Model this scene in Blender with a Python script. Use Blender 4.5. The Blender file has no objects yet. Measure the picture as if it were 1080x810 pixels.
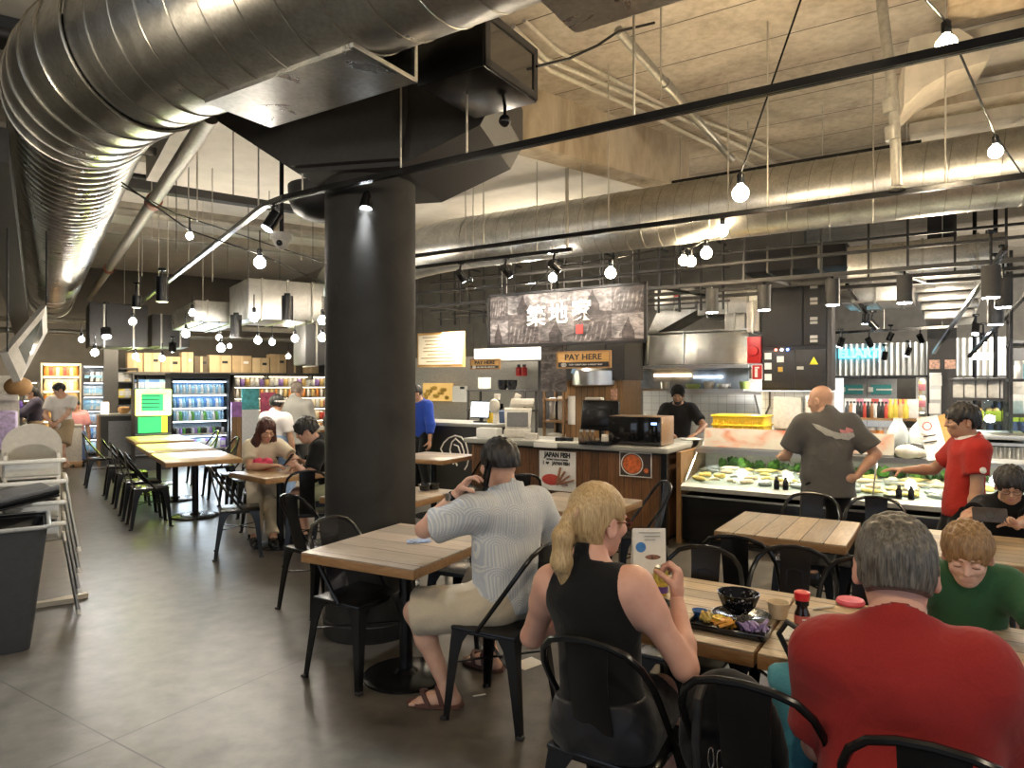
import bpy, bmesh, math, random
import numpy as np
from mathutils import Vector as V, Matrix, Euler, noise
random.seed(7); RNG = np.random.default_rng(7)
SC = bpy.context.scene; COL = SC.collection
PI = math.pi; R = math.radians
F = 720.0; EYE = 1.65
def P(px, py, d): return V(((px-540)/F*d, d, EYE+(405-py)/F*d))      # a point seen at a pixel, d metres deep
def G(px, py, z=0.0):
    return P(px, py, F*(EYE-z)/(py-405.0))
RU = V((-.843, .538, 0)); RW = V((.538, .843, 0))      # right wing axes: along the counters / towards them
LW = V((.821, .571, 0)); LD = V((-.571, .821, 0))      # left wing axes: along its back wall / towards it
def rp(a, b, z=0): v = RU*a + RW*b; v.z = z; return v
def lp(a, b, z=0): v = LW*a + LD*b; v.z = z; return v
def yaw_of(d): return math.atan2(-d[0], d[1])          # z rotation that turns local +Y to d
YR = yaw_of(RW)       # local +Y = RW, local +X = -RU
YL = yaw_of(LD)       # local +Y = LD, local +X = LW
# ------------------------------------------------------------------ materials
MATS = {}
class NT:
    def __init__(s, name):
        s.m = bpy.data.materials.new(name); s.m.use_nodes = True
        s.n = s.m.node_tree.nodes; s.l = s.m.node_tree.links
        s.b = s.n['Principled BSDF']
    def node(s, t, **k):
        n = s.n.new(t)
        for a, v in k.items():
            if a.startswith('i_'):
                n.inputs[a[2:].replace('_', ' ')].default_value = v
            else: setattr(n, a, v)
        return n
    def link(s, a, b): s.l.new(a, b)
    def coords(s, scale=(1,1,1), kind='Object', rot=(0,0,0)):
        t = s.node('ShaderNodeTexCoord'); m = s.node('ShaderNodeMapping')
        m.inputs['Scale'].default_value = scale; m.inputs['Rotation'].default_value = rot
        s.link(t.outputs[kind], m.inputs['Vector']); return m.outputs['Vector']
    def ramp(s, fac, stops):
        r = s.node('ShaderNodeValToRGB'); e = r.color_ramp.elements
        while len(e) < len(stops): e.new(.5)
        for x, (p, c) in zip(e, stops): x.position = p; x.color = (*c, 1) if len(c) == 3 else c
        s.link(fac, r.inputs['Fac']); return r.outputs['Color']
    def noise(s, vec, scale=5, detail=4, rough=.55, dist=0):
        n = s.node('ShaderNodeTexNoise'); n.inputs['Scale'].default_value = scale; n.inputs['Detail'].default_value = detail
        n.inputs['Roughness'].default_value = rough; n.inputs['Distortion'].default_value = dist
        s.link(vec, n.inputs['Vector']); return n.outputs['Fac']
    def mix(s, fac, a, b, mode='MIX'):
        m = s.node('ShaderNodeMix', data_type='RGBA', blend_type=mode)
        if isinstance(fac, (int, float)): m.inputs[0].default_value = fac
        else: s.link(fac, m.inputs[0])
        for k, c in ((6, a), (7, b)):
            if isinstance(c, tuple): m.inputs[k].default_value = (*c, 1) if len(c) == 3 else c
            else: s.link(c, m.inputs[k])
        return m.outputs[2]
    def math(s, op, a, b=None):
        m = s.node('ShaderNodeMath', operation=op)
        for k, c in ((0, a), (1, b)):
            if c is None: continue
            if isinstance(c, (int, float)): m.inputs[k].default_value = c
            else: s.link(c, m.inputs[k])
        return m.outputs[0]
    def bump(s, h, strength=.3, dist=.01):
        b = s.node('ShaderNodeBump'); b.inputs['Strength'].default_value = strength; b.inputs['Distance'].default_value = dist
        s.link(h, b.inputs['Height']); s.link(b.outputs['Normal'], s.b.inputs['Normal'])
    def base(s, c):
        if isinstance(c, tuple): s.b.inputs['Base Color'].default_value = (*c, 1)
        else: s.link(c, s.b.inputs['Base Color'])
    def set(s, **k):
        for a, v in k.items():
            s.b.inputs[a.replace('_', ' ')].default_value = v
def plain(name, col, rough=.5, metal=0, var=.12, scale=30, bump=0, spec=.5, coat=0):
    """A colour with a little procedural unevenness."""
    if name in MATS: return MATS[name]
    t = NT(name); v = t.coords()
    f = t.noise(v, scale, 3)
    t.base(t.ramp(f, [(.3, tuple(x*(1-var) for x in col)), (.7, tuple(min(1, x*(1+var)) for x in col))]))
    t.set(Roughness=rough, Metallic=metal); t.b.inputs['Specular IOR Level'].default_value = spec
    if coat: t.set(Coat_Weight=coat)
    if bump: t.bump(f, bump, .004)
    MATS[name] = t.m; return t.m
def emit(name, col, strength, base=(.8,.8,.8)):
    if name in MATS: return MATS[name]
    t = NT(name); t.base(base); t.set(Roughness=.4)
    t.b.inputs['Emission Color'].default_value = (*col, 1); t.b.inputs['Emission Strength'].default_value = strength
    MATS[name] = t.m; return t.m
def glass(name, tint=(.9,.95,.95), alpha=.14, rough=.03):
    if name in MATS: return MATS[name]
    t = NT(name); g = t.node('ShaderNodeBsdfGlossy'); g.inputs['Roughness'].default_value = rough
    tr = t.node('ShaderNodeBsdfTransparent'); tr.inputs['Color'].default_value = (*tint, 1)
    lw = t.node('ShaderNodeLayerWeight'); mx = t.node('ShaderNodeMixShader')
    a = t.math('ADD', t.math('MULTIPLY', t.math('POWER', lw.outputs['Facing'], 4), .5), .02+alpha*.12)
    t.link(a, mx.inputs[0]); t.link(tr.outputs[0], mx.inputs[1]); t.link(g.outputs[0], mx.inputs[2])
    out = t.n['Material Output']; t.link(mx.outputs[0], out.inputs['Surface'])
    MATS[name] = t.m; return t.m
def wood(name, light, dark, planks=0, axis=0, rough=.5, grain=(3, 40, 40), gap=(.05,.035,.02), coord='Object'):
    """Planked timber. planks: width in metres, seams across `axis`."""
    if name in MATS: return MATS[name]
    t = NT(name); v = t.coords(kind=coord)
    sx = t.node('ShaderNodeSeparateXYZ'); t.link(v, sx.inputs[0])
    g = t.coords(grain, kind=coord)
    f = t.noise(g, 1.6, 6, .6, 1.2)
    col = t.ramp(f, [(.28, dark), (.55, tuple((a+b)/2 for a, b in zip(light, dark))), (.75, light)])
    if planks:
        q = t.math('DIVIDE', sx.outputs[axis], planks)
        fl = t.math('FLOOR', q); fr = t.math('SUBTRACT', q, fl)
        wn = t.node('ShaderNodeTexWhiteNoise', noise_dimensions='1D'); t.link(fl, wn.inputs['W'])
        vb = t.ramp(wn.outputs['Value'], [(0, (.62,.62,.62)), (1, (1.12,1.08,1.04))])
        col = t.mix(1.0, col, vb, 'MULTIPLY')
        e = t.math('MINIMUM', fr, t.math('SUBTRACT', 1, fr))
        k = t.math('LESS_THAN', e, .0034/planks)
        col = t.mix(k, col, gap)
    t.base(col); t.set(Roughness=rough); t.bump(f, .12, .003)
    MATS[name] = t.m; return t.m
def fabric(name, col, rough=.85, wr=.35, scale=9, weave=0, var=.1):
    if name in MATS: return MATS[name]
    t = NT(name); v = t.coords(); f = t.noise(v, scale, 3, .5, .6); w = t.noise(v, 260, 2)
    t.base(t.ramp(w, [(.3, tuple(x*(1-var) for x in col)), (.7, tuple(x*(1+var) for x in col))]))
    t.set(Roughness=rough, Sheen_Weight=.12); t.b.inputs['Specular IOR Level'].default_value = .2
    t.bump(f, wr, .02); MATS[name] = t.m; return t.m
def hair_mat(name, dark, light, rough=.45):
    if name in MATS: return MATS[name]
    t = NT(name); v = t.coords((1, 1, .10)); f = t.noise(v, 190, 3, .6, .2); g = t.noise(t.coords(), 16, 2)
    c = t.ramp(f, [(.32, dark), (.68, light)]); c2 = t.mix(t.math('MULTIPLY', g, .5), c, dark)
    t.base(c2); t.set(Roughness=rough); t.bump(f, .3, .003); MATS[name] = t.m; return t.m
def skin(name, col):
    if name in MATS: return MATS[name]
    t = NT(name); v = t.coords(); f = t.noise(v, 22, 3); g = t.noise(v, 5, 2)
    c = t.ramp(f, [(.3, tuple(x*y for x, y in zip(col, (.9,.84,.82)))), (.7, col)])
    c = t.mix(t.math('MULTIPLY', g, .35), c, tuple(x*y for x, y in zip(col, (1.02,.78,.72))))
    t.base(c); t.set(Roughness=.5); t.b.inputs['Subsurface Weight'].default_value = .08
    t.b.inputs['Subsurface Radius'].default_value = (.01,.004,.002); t.bump(t.noise(v, 180, 2), .06, .002)
    MATS[name] = t.m; return t.m
# ------------------------------------------------------------------ mesh builder
KIDS = {}
def adopt(o, parent):
    o.parent = parent; KIDS.setdefault(parent.name, []).append(o)
class MB:
    def __init__(s): s.v = []; s.f = []; s.mi = []; s.cur = 0
    def mat(s, i): s.cur = i; return s
    def add(s, vs, fs, M=None):
        o = len(s.v)
        s.v.extend([tuple(M @ V(p)) for p in vs] if M is not None else [tuple(p) for p in vs])
        s.f.extend([tuple(i+o for i in f) for f in fs]); s.mi.extend([s.cur]*len(fs)); return s
    def box(s, c, d, rot=None, b=0.0, M=None):
        """box of size d centred on c, edges rounded by b, turned by rot (radians, xyz)."""
        hx, hy, hz = d[0]/2, d[1]/2, d[2]/2
        T = Matrix.Translation(V(c)) @ (Euler(rot).to_matrix().to_4x4() if rot else Matrix())
        if M is not None: T = M @ T
        b = min(b, hx*.95, hy*.95, hz*.95)
        if b <= 0:
            vs = [(x*hx, y*hy, z*hz) for z in (-1,1) for y in (-1,1) for x in (-1,1)]
            fs = [(0,2,3,1),(4,5,7,6),(0,1,5,4),(2,6,7,3),(0,4,6,2),(1,3,7,5)]
            return s.add(vs, fs, T)
        bm = bmesh.new(); bmesh.ops.create_cube(bm, size=1)
        for v in bm.verts: v.co = (v.co.x*d[0], v.co.y*d[1], v.co.z*d[2])
        bmesh.ops.bevel(bm, geom=bm.edges[:], offset=b, segments=2, profile=.5, affect='EDGES')
        bm.verts.index_update(); s.add([v.co[:] for v in bm.verts], [[v.index for v in f.verts] for f in bm.faces], T); bm.free(); return s
    def bar(s, a, b, w, h, up=(0,0,1)):
        """rectangular bar from a to b"""
        a, b = V(a), V(b); y = (b-a); L = y.length; y.normalize(); u = V(up)
        if abs(y.dot(u)) > .98: u = V((1,0,0)) if abs(y.x) < .9 else V((0,1,0))
        x = y.cross(u).normalized(); z = x.cross(y)
        M = Matrix((x, y, z)).transposed().to_4x4(); M.translation = (a+b)/2
        return s.box((0,0,0), (w, L, h), M=M)
    def cyl(s, a, b, r0, r1=None, n=16, cap=True):
        r1 = r0 if r1 is None else r1; a, b = V(a), V(b); z = (b-a).normalized()
        x = z.orthogonal().normalized(); y = z.cross(x); vs = []
        for p, r in ((a, r0), (b, r1)):
            for i in range(n):
                t = 2*PI*i/n; vs.append(p + x*(r*math.cos(t)) + y*(r*math.sin(t)))
        fs = [(i, (i+1) % n, n+(i+1) % n, n+i) for i in range(n)]
        if cap: fs += [tuple(range(n))[::-1], tuple(range(n, 2*n))]
        return s.add(vs, fs)
    def tube(s, pts, r, n=8, closed=False, flat=None, cap=True):
        pts = [V(p) for p in pts]; N = len(pts); rs = r if isinstance(r, (list, tuple)) else [r]*N
        vs = []; x = None
        for i, p in enumerate(pts):
            a = pts[i-1] if (i > 0 or closed) else p; b = pts[(i+1) % N] if (i < N-1 or closed) else p
            t = (b-a).normalized()
            if x is None: x = t.orthogonal().normalized()
            x = (x - t*x.dot(t)); x = x.normalized() if x.length > 1e-6 else t.orthogonal().normalized()
            y = t.cross(x)
            for k in range(n):
                q = 2*PI*k/n; vs.append(p + x*(rs[i]*math.cos(q)) + y*(rs[i]*math.sin(q)))
        fs = []
        for i in range(N if closed else N-1):
            j = (i+1) % N
            fs += [(i*n+k, i*n+(k+1) % n, j*n+(k+1) % n, j*n+k) for k in range(n)]
        if not closed and cap: fs += [tuple(range(n))[::-1], tuple(range((N-1)*n, N*n))]
        return s.add(vs, fs)
    def lathe(s, prof, n=24, M=None, c=(0,0,0)):
        """profile [(r, z)...] turned about z"""
        vs = []; fs = []; m = len(prof)
        for r, z in prof:
            for k in range(n):
                t = 2*PI*k/n; vs.append((c[0]+r*math.cos(t), c[1]+r*math.sin(t), c[2]+z))
        for i in range(m-1):
            fs += [(i*n+k, i*n+(k+1) % n, (i+1)*n+(k+1) % n, (i+1)*n+k) for k in range(n)]
        if prof[0][0] > 1e-5: fs.append(tuple(range(n))[::-1])
        if prof[-1][0] > 1e-5: fs.append(tuple(range((m-1)*n, m*n)))
        return s.add(vs, fs, M)
    def prism(s, poly, a, b, M=None):
        """polygon in xy, extruded from z=a to b"""
        n = len(poly); vs = [(x, y, a) for x, y in poly] + [(x, y, b) for x, y in poly]
        ar = sum(poly[i][0]*poly[(i+1) % n][1]-poly[(i+1) % n][0]*poly[i][1] for i in range(n))
        fs = [(i, (i+1) % n, n+(i+1) % n, n+i) for i in range(n)] + [tuple(range(n))[::-1], tuple(range(n, 2*n))]
        if ar < 0: fs = [f[::-1] for f in fs]
        return s.add(vs, fs, M)
    def ball(s, c, r, n=12, m=8, sc=(1,1,1)):
        prof = [(max(1e-6, math.sin(PI*i/m)*r), -math.cos(PI*i/m)*r) for i in range(m+1)]
        return s.lathe(prof, n, Matrix.Translation(V(c)) @ Matrix.Diagonal((*sc, 1)))
    def loft(s, rings, cap=True, closed=True):
        n = len(rings[0]); vs = [p for r in rings for p in r]; fs = []
        for i in range(len(rings)-1):
            fs += [(i*n+k, i*n+(k+1) % n, (i+1)*n+(k+1) % n, (i+1)*n+k) for k in range(n if closed else n-1)]
        if cap: fs += [tuple(range(n))[::-1], tuple(range((len(rings)-1)*n, len(rings)*n))]
        return s.add(vs, fs)
    def mesh(s, name, mats, smooth=35):
        me = bpy.data.meshes.new(name); me.from_pydata(s.v, [], s.f)
        for m in (mats if isinstance(mats, (list, tuple)) else [mats]): me.materials.append(m)
        if any(s.mi): me.polygons.foreach_set('material_index', s.mi)
        bm = bmesh.new(); bm.from_mesh(me); bmesh.ops.recalc_face_normals(bm, faces=bm.faces[:]); bm.to_mesh(me); bm.free()
        if smooth:
            me.polygons.foreach_set('use_smooth', [True]*len(me.polygons)); me.set_sharp_from_angle(angle=R(smooth))
        me.update(); return me
    def build(s, name, mats, parent=None, smooth=35, loc=None, rotz=0):
        o = bpy.data.objects.new(name, s.mesh(name, mats, smooth)); COL.objects.link(o)
        if parent is not None: adopt(o, parent)
        if loc is not None: o.location = loc
        if rotz: o.rotation_euler = (0, 0, rotz)
        return o
def tag(o, label=None, cat=None, group=None, kind=None):
    if label: o['label'] = label
    if cat: o['category'] = cat
    if group: o['group'] = group
    if kind: o['kind'] = kind
    return o
def thing(name, label, cat, loc=(0,0,0), rotz=0, group=None):
    o = bpy.data.objects.new(name, None); COL.objects.link(o); o.empty_display_size = .1
    o.location = loc; o.rotation_euler = (0,0,rotz); return tag(o, label, cat, group)
def struct(name, mb, mats, smooth=35, loc=None, rotz=0):
    return tag(mb.build(name, mats, None, smooth, loc, rotz), kind='structure')
def solo(name, mb, mats, label, cat, loc=None, rotz=0, group=None, smooth=35):
    return tag(mb.build(name, mats, None, smooth, loc, rotz), label, cat, group)
def copy_tree(o, parent=None):
    c = o.copy(); COL.objects.link(c)
    if parent is not None: adopt(c, parent)
    for ch in list(KIDS.get(o.name, [])): copy_tree(ch, c)
    return c
def dup(root, loc, rotz=0, label=None, group=None, scale=None, cat=None):
    r = copy_tree(root); r.location = loc; r.rotation_euler = (0,0,rotz)
    if scale: r.scale = (scale,)*3 if isinstance(scale, (int, float)) else scale
    return tag(r, label, cat, group)
def text_mb(body, size=.1, depth=.002, bold=0, align='CENTER', font=None, extrude_bevel=0, sx=1.0):
    """lettering as a mesh in the xz plane, facing -y, centred on the origin"""
    c = bpy.data.curves.new('lettering', 'FONT'); c.body = body; c.size = size; c.align_x = align; c.align_y = 'CENTER'
    c.extrude = depth; c.offset = bold; c.resolution_u = 3
    o = bpy.data.objects.new('lettering', c); COL.objects.link(o); bpy.context.view_layer.update()
    me = bpy.data.meshes.new_from_object(o.evaluated_get(bpy.context.evaluated_depsgraph_get()))
    mb = MB(); mb.add([(v.co.x*sx, -v.co.z, v.co.y) for v in me.vertices], [tuple(p.vertices) for p in me.polygons])
    bpy.data.objects.remove(o); bpy.data.curves.remove(c); bpy.data.meshes.remove(me); return mb
def light(name, kind, loc, energy, col=(1,1,1), target=None, **k):
    l = bpy.data.lights.new(name, kind); l.energy = energy; l.color = col
    for a, v in k.items(): setattr(l, a, v)
    o = bpy.data.objects.new(name, l); COL.objects.link(o); o.location = loc
    if target is not None: o.rotation_euler = (V(target)-V(loc)).to_track_quat('-Z', 'Y').to_euler()
    return o
ORD = ['first','second','third','fourth','fifth','sixth','seventh','eighth','ninth','tenth','eleventh','twelfth','thirteenth','fourteenth','fifteenth','sixteenth','seventeenth','eighteenth']
# ------------------------------------------------------------------ people: distance fields meshed by surface nets
class Pr:
    """one distance primitive: a tapered capsule (a, b, ra, rb) in a stretched local frame, or an ellipsoid"""
    def __init__(s, kind, a, b=None, ra=.05, rb=None, k=.03, Rm=None, sc=None, cuts=(), neg=False):
        s.kind = kind; s.a = np.array(a, float); s.b = np.array(b if b is not None else a, float)
        s.ra = ra; s.rb = ra if rb is None else rb; s.k = k; s.cuts = list(cuts); s.neg = neg; s.inf = 0.0
        s.Rm = np.eye(3) if Rm is None else np.array(Rm, float); s.sc = np.array(sc if sc is not None else (1,1,1), float)
    def bounds(s):
        if s.kind == 'ell':
            e = np.sqrt(((s.Rm*s.sc)**2).sum(1)); return s.a-e-s.inf, s.a+e+s.inf
        r = max(s.ra, s.rb)*max(1, s.sc.max())+s.inf
        return np.minimum(s.a, s.b)-r, np.maximum(s.a, s.b)+r
    def ev(s, X, Y, Z):
        if s.kind == 'ell':
            q = [X-s.a[0], Y-s.a[1], Z-s.a[2]]
            l = [sum(s.Rm[j, i]*q[j] for j in range(3)) for i in range(3)]
            k0 = np.sqrt(sum((l[i]/s.sc[i])**2 for i in range(3)))+1e-9
            k1 = np.sqrt(sum((l[i]/s.sc[i]**2)**2 for i in range(3)))+1e-9
            d = k0*(k0-1)/k1
        else:
            if s.sc.min() != 1 or s.sc.max() != 1:      # stretch space about a, across the frame's axes
                Mi = (s.Rm*(1/s.sc)) @ s.Rm.T
                q = [X-s.a[0], Y-s.a[1], Z-s.a[2]]
                p = [sum(Mi[i, j]*q[j] for j in range(3)) for i in range(3)]; ba = Mi @ (s.b-s.a); m = s.sc.min()
            else:
                p = [X-s.a[0], Y-s.a[1], Z-s.a[2]]; ba = s.b-s.a; m = 1
            L = max(ba @ ba, 1e-12)
            t = np.clip((p[0]*ba[0]+p[1]*ba[1]+p[2]*ba[2])/L, 0, 1)
            d = (np.sqrt((p[0]-t*ba[0])**2+(p[1]-t*ba[1])**2+(p[2]-t*ba[2])**2)-(s.ra+(s.rb-s.ra)*t))*m
        d = d-s.inf
        for c, n in s.cuts:
            d = np.maximum(d, (X-c[0])*n[0]+(Y-c[1])*n[1]+(Z-c[2])*n[2])
        return d
    def grown(s, t, cuts=(), k=None):
        q = Pr(s.kind, s.a, s.b, s.ra, s.rb, s.k if k is None else k, s.Rm, s.sc, s.cuts+list(cuts), s.neg); q.inf = s.inf+t; return q
def nets(prims, vox, clips=(), warp=None):
    """mesh of the smooth union of prims (neg ones carved), clipped by half-spaces (c, n): keeps the side n points away from"""
    lo = np.min([p.bounds()[0] for p in prims if not p.neg], 0)-3*vox; hi = np.max([p.bounds()[1] for p in prims if not p.neg], 0)+3*vox
    n = np.ceil((hi-lo)/vox).astype(int)+1
    ax = [lo[i]+vox*np.arange(n[i]) for i in range(3)]
    f = np.full(n, .12, np.float32)
    for p in prims:
        b0, b1 = p.bounds(); pad = p.k+3*vox
        i0 = np.clip(((b0-pad-lo)/vox).astype(int), 0, n-1); i1 = np.clip(((b1+pad-lo)/vox).astype(int)+2, 1, n)
        if (i1 <= i0).any(): continue
        sl = tuple(slice(a, b) for a, b in zip(i0, i1))
        X, Y, Z = ax[0][sl[0]][:, None, None], ax[1][sl[1]][None, :, None], ax[2][sl[2]][None, None, :]
        d = p.ev(X, Y, Z).astype(np.float32); a = f[sl]
        if p.neg:
            d = -d; h = np.maximum(p.k-np.abs(a-d), 0)/max(p.k, 1e-6); f[sl] = np.maximum(a, d)+h*h*p.k*.25
        else:
            h = np.maximum(p.k-np.abs(a-d), 0)/max(p.k, 1e-6); f[sl] = np.minimum(a, d)-h*h*p.k*.25
    X, Y, Z = ax[0][:, None, None], ax[1][None, :, None], ax[2][None, None, :]
    if warp is not None: f = f+warp(X, Y, Z).astype(np.float32)
    for c, m in clips: f = np.maximum(f, ((X-c[0])*m[0]+(Y-c[1])*m[1]+(Z-c[2])*m[2]).astype(np.float32))
    s = f < 0
    cn = n-1; cnt = np.zeros(cn, np.float32); acc = np.zeros((*cn, 3), np.float32)
    def sub(arr, o): return arr[o[0]:o[0]+cn[0], o[1]:o[1]+cn[1], o[2]:o[2]+cn[2]]
    corners = [(i, j, k) for i in (0,1) for j in (0,1) for k in (0,1)]
    for c in corners:
        for a in range(3):
            if c[a]: continue
            e = list(c); e[a] = 1
            A, B = sub(f, c), sub(f, e); m = (A < 0) != (B < 0)
            t = np.where(m, A/np.where(m, A-B, 1), 0); cnt += m
            for q in range(3): acc[..., q] += np.where(m, c[q]+(t if q == a else 0), 0)
    act = cnt > 0; idx = np.full(cn, -1, np.int64); ii = np.argwhere(act); idx[act] = np.arange(len(ii))
    vs = lo+vox*(ii+acc[act]/cnt[act][:, None])
    quads = []
    for a in range(3):
        b, c = (a+1) % 3, (a+2) % 3
        sl0 = [slice(1, -1)]*3; sl1 = [slice(1, -1)]*3; sl0[a] = slice(0, n[a]-1); sl1[a] = slice(1, n[a])
        s0, s1 = s[tuple(sl0)], s[tuple(sl1)]
        for (m, flip) in ((s0 & ~s1, False), (~s0 & s1, True)):
            w = np.argwhere(m)
            if not len(w): continue
            g = w.copy(); g[:, b] += 1; g[:, c] += 1
            def at(db, dc):
                h = g.copy(); h[:, b] -= db; h[:, c] -= dc; return idx[h[:, 0], h[:, 1], h[:, 2]]
            q = np.stack([at(1,1), at(0,1), at(0,0), at(1,0)], 1)
            quads.append(q[:, ::-1] if flip else q)
    q = np.concatenate(quads) if quads else np.zeros((0, 4), int)
    q = q[(q >= 0).all(1)]
    return vs, q
def cap(a, b, ra, rb=None, k=.03, **kw): return Pr('cap', a, b, ra, rb, k, **kw)
def ell(c, r, Rm=None, k=.03, **kw): return Pr('ell', c, sc=r, Rm=Rm, k=k, **kw)
def mesh_obj(name, pieces, mats, origin, parent=None, paint=None):
    """pieces: [(verts, quads, material index)] joined into one smooth mesh"""
    vs = np.concatenate([p[0] for p in pieces])-np.array(origin); fs = []; mi = []; o = 0
    for v, q, m in pieces:
        fs.append(q+o); mi += [m]*len(q); o += len(v)
    fs = np.concatenate(fs); me = bpy.data.meshes.new(name)
    me.vertices.add(len(vs)); me.vertices.foreach_set('co', vs.astype(np.float32).ravel())
    me.loops.add(fs.size); me.loops.foreach_set('vertex_index', fs.astype(np.int32).ravel())
    me.polygons.add(len(fs)); me.polygons.foreach_set('loop_start', (np.arange(len(fs))*4).astype(np.int32))
    for m in (mats if isinstance(mats, (list, tuple)) else [mats]): me.materials.append(m)
    mi = np.array(mi, np.int32)
    if paint is not None:
        cen = vs[fs].mean(1)+np.array(origin); mi = paint(cen, mi)
    me.update(calc_edges=True); me.polygons.foreach_set('material_index', mi.astype(np.int32))
    me.polygons.foreach_set('use_smooth', [True]*len(fs)); me.validate(); me.update()
    ob = bpy.data.objects.new(name, me); COL.objects.link(ob)
    if parent is not None: adopt(ob, parent)
    else: ob.location = origin
    return ob
def ik(a, t, l1, l2, hint):
    """middle joint of a two-bone limb from a to t bending toward hint; t is pulled in when out of reach"""
    a, t = np.array(a, float), np.array(t, float); d = t-a; L = np.linalg.norm(d); u = d/L
    if L > (l1+l2)*.995: L = (l1+l2)*.995; t = a+u*L
    x = (l1*l1-l2*l2+L*L)/(2*L); h = math.sqrt(max(l1*l1-x*x, 0))
    n = np.array(hint, float)-a; n = n-u*(n @ u); n /= np.linalg.norm(n)+1e-9
    return a+u*x+n*h, t
def unit(v): v = np.array(v, float); return v/(np.linalg.norm(v)+1e-12)
def rodr(v, ax, t):
    ax = unit(ax); v = np.array(v, float); return v*math.cos(t)+np.cross(ax, v)*math.sin(t)+ax*(ax @ v)*(1-math.cos(t))
def hand(wrist, d, palm, s=1.0, side=1, curl=.5, thumb=.4, spread=.05, curls=None):
    """palm, four bent fingers of different lengths, and a thumb off the side of the palm near its base.
    d: wrist to knuckles; palm: the way the palm faces; side: +1 right hand, -1 left"""
    w = np.array(wrist, float); d = unit(d); palm = unit(np.array(palm)-d*(np.array(palm) @ d)); out = np.cross(d, palm)*side   # thumb side
    Rm = np.stack([out, d, palm], 1); pr = []
    pr.append(ell(w+d*.05*s, (.041*s, .056*s, .0155*s), Rm, .012*s))
    pr.append(cap(w+d*.02*s+out*.0*s, w+d*.075*s, .02*s, .018*s, .014*s, Rm=Rm, sc=(1.45, 1, .75)))
    pr.append(cap(w-d*.03*s, w+d*.02*s, .023*s, .022*s, .015*s))
    pr.append(ell(w+d*.034*s+out*.024*s+palm*.006*s, (.019*s, .03*s, .015*s), Rm, .01*s))
    for i, (x, L, r) in enumerate(((.0285, .072, .0088), (.0095, .08, .009), (-.0095, .074, .0085), (-.027, .058, .0075))):
        c = curl if curls is None else curls[i]
        p = w+d*(.096-.004*abs(i-1.2))*s+out*x*s; q = d+out*spread*(1.5-i)*.7
        for j, f in enumerate((.44, .31, .25)):
            q = rodr(q, np.cross(d, palm), c*(1.0, 1.15, .7)[j]); e = p+unit(q)*L*f*s
            pr.append(cap(p, e, r*s*(1-.07*j), r*s*(.95-.09*j), .004*s)); p = e
    p = w+d*.03*s+out*.03*s; q = unit(d*.62+out*(.9-thumb*.6)+palm*thumb*.9)
    for j, f in enumerate((.036, .031, .025)):
        e = p+q*f*s; pr.append(cap(p, e, (.0125-.0012*j)*s, (.0113-.0015*j)*s, .006*s)); p = e
        q = unit(rodr(q, np.cross(q, palm-out*.6), .3*thumb+.1))
    return pr
def head_prims(c, Rh, s, ears=True, male=True):
    """head about its centre c; Rh columns right, forward, up; s = 1 for a head 23.5 cm high"""
    def w(x, y, z): return c+Rh @ (np.array((x, y, z))*s)
    m = 1.0 if male else .92
    pr = [ell(w(0,-.014,.032), (.0755*s,.0955*s,.088*s), Rh, .02*s), ell(w(0,.026,-.03), (.0605*s*m,.068*s,.083*s), Rh, .03*s),
          ell(w(0,.05,-.088), (.033*s*m,.032*s,.028*s), Rh, .03*s), ell(w(0,-.01,-.055), (.056*s*m,.062*s,.045*s), Rh, .03*s)]
    for x in (-1, 1):
        pr.append(ell(w(.036*x,.069,-.022), (.024*s,.02*s,.02*s), Rh, .02*s))                     # cheeks
        pr.append(cap(w(.012*x,.087,.021), w(.044*x,.074,.02), .009*s, .008*s, .014*s))           # brow
        pr.append(Pr('ell', w(.031*x,.098,.0), sc=(.017*s,.016*s,.012*s), Rm=Rh, k=.014*s, neg=True))   # sockets
        pr.append(ell(w(.031*x,.0805,.0), (.0135*s,.012*s,.011*s), Rh, .003*s))                   # lids
    pr += [cap(w(0,.089,.012), w(0,.108,-.026), .0075*s, .0115*s, .010*s), cap(w(-.012,.094,-.031), w(.012,.094,-.031), .008*s, .008*s, .006*s)]
    pr += [cap(w(-.02,.0855,-.056), w(.02,.0855,-.056), .0062*s, .0062*s, .008*s, ), cap(w(-.017,.085,-.067), w(.017,.085,-.067), .007*s, .007*s, .008*s)]
    pr.append(Pr('cap', w(-.021,.0965,-.0612), w(.021,.0965,-.0612), .0022*s, .0022*s, .004*s, neg=True))
    if ears:
        for x in (-1, 1):
            E = Rh @ np.array(Euler((0, 0, R(-24*x))).to_matrix())
            pr.append(ell(w(.082*x,-.014,-.012), (.0085*s,.0195*s,.032*s), E, .008*s))
            pr.append(ell(w(.079*x,-.010,-.034), (.009*s,.012*s,.013*s), E, .008*s))
            pr.append(Pr('ell', w(.093*x,-.008,-.008), sc=(.007*s,.011*s,.02*s), Rm=E, k=.006*s, neg=True))
    return pr
def basis(f, up):
    f = unit(f); up = np.array(up, float); up = unit(up-f*(up @ f)); return np.stack([np.cross(f, up), f, up], 1)
def wr_warp(amp, fr, seed=0):
    r = np.random.default_rng(seed); ks = r.normal(size=(5, 3))*fr; ks[:, 2] *= 1.6; ph = r.uniform(0, 6.28, 5)
    def w(X, Y, Z): return amp*sum(np.sin(k[0]*X+k[1]*Y+k[2]*Z+p+1.5*np.sin(k[1]*X*.5-k[0]*Z*.6)) for k, p in zip(ks, ph))/3
    return w
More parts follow.
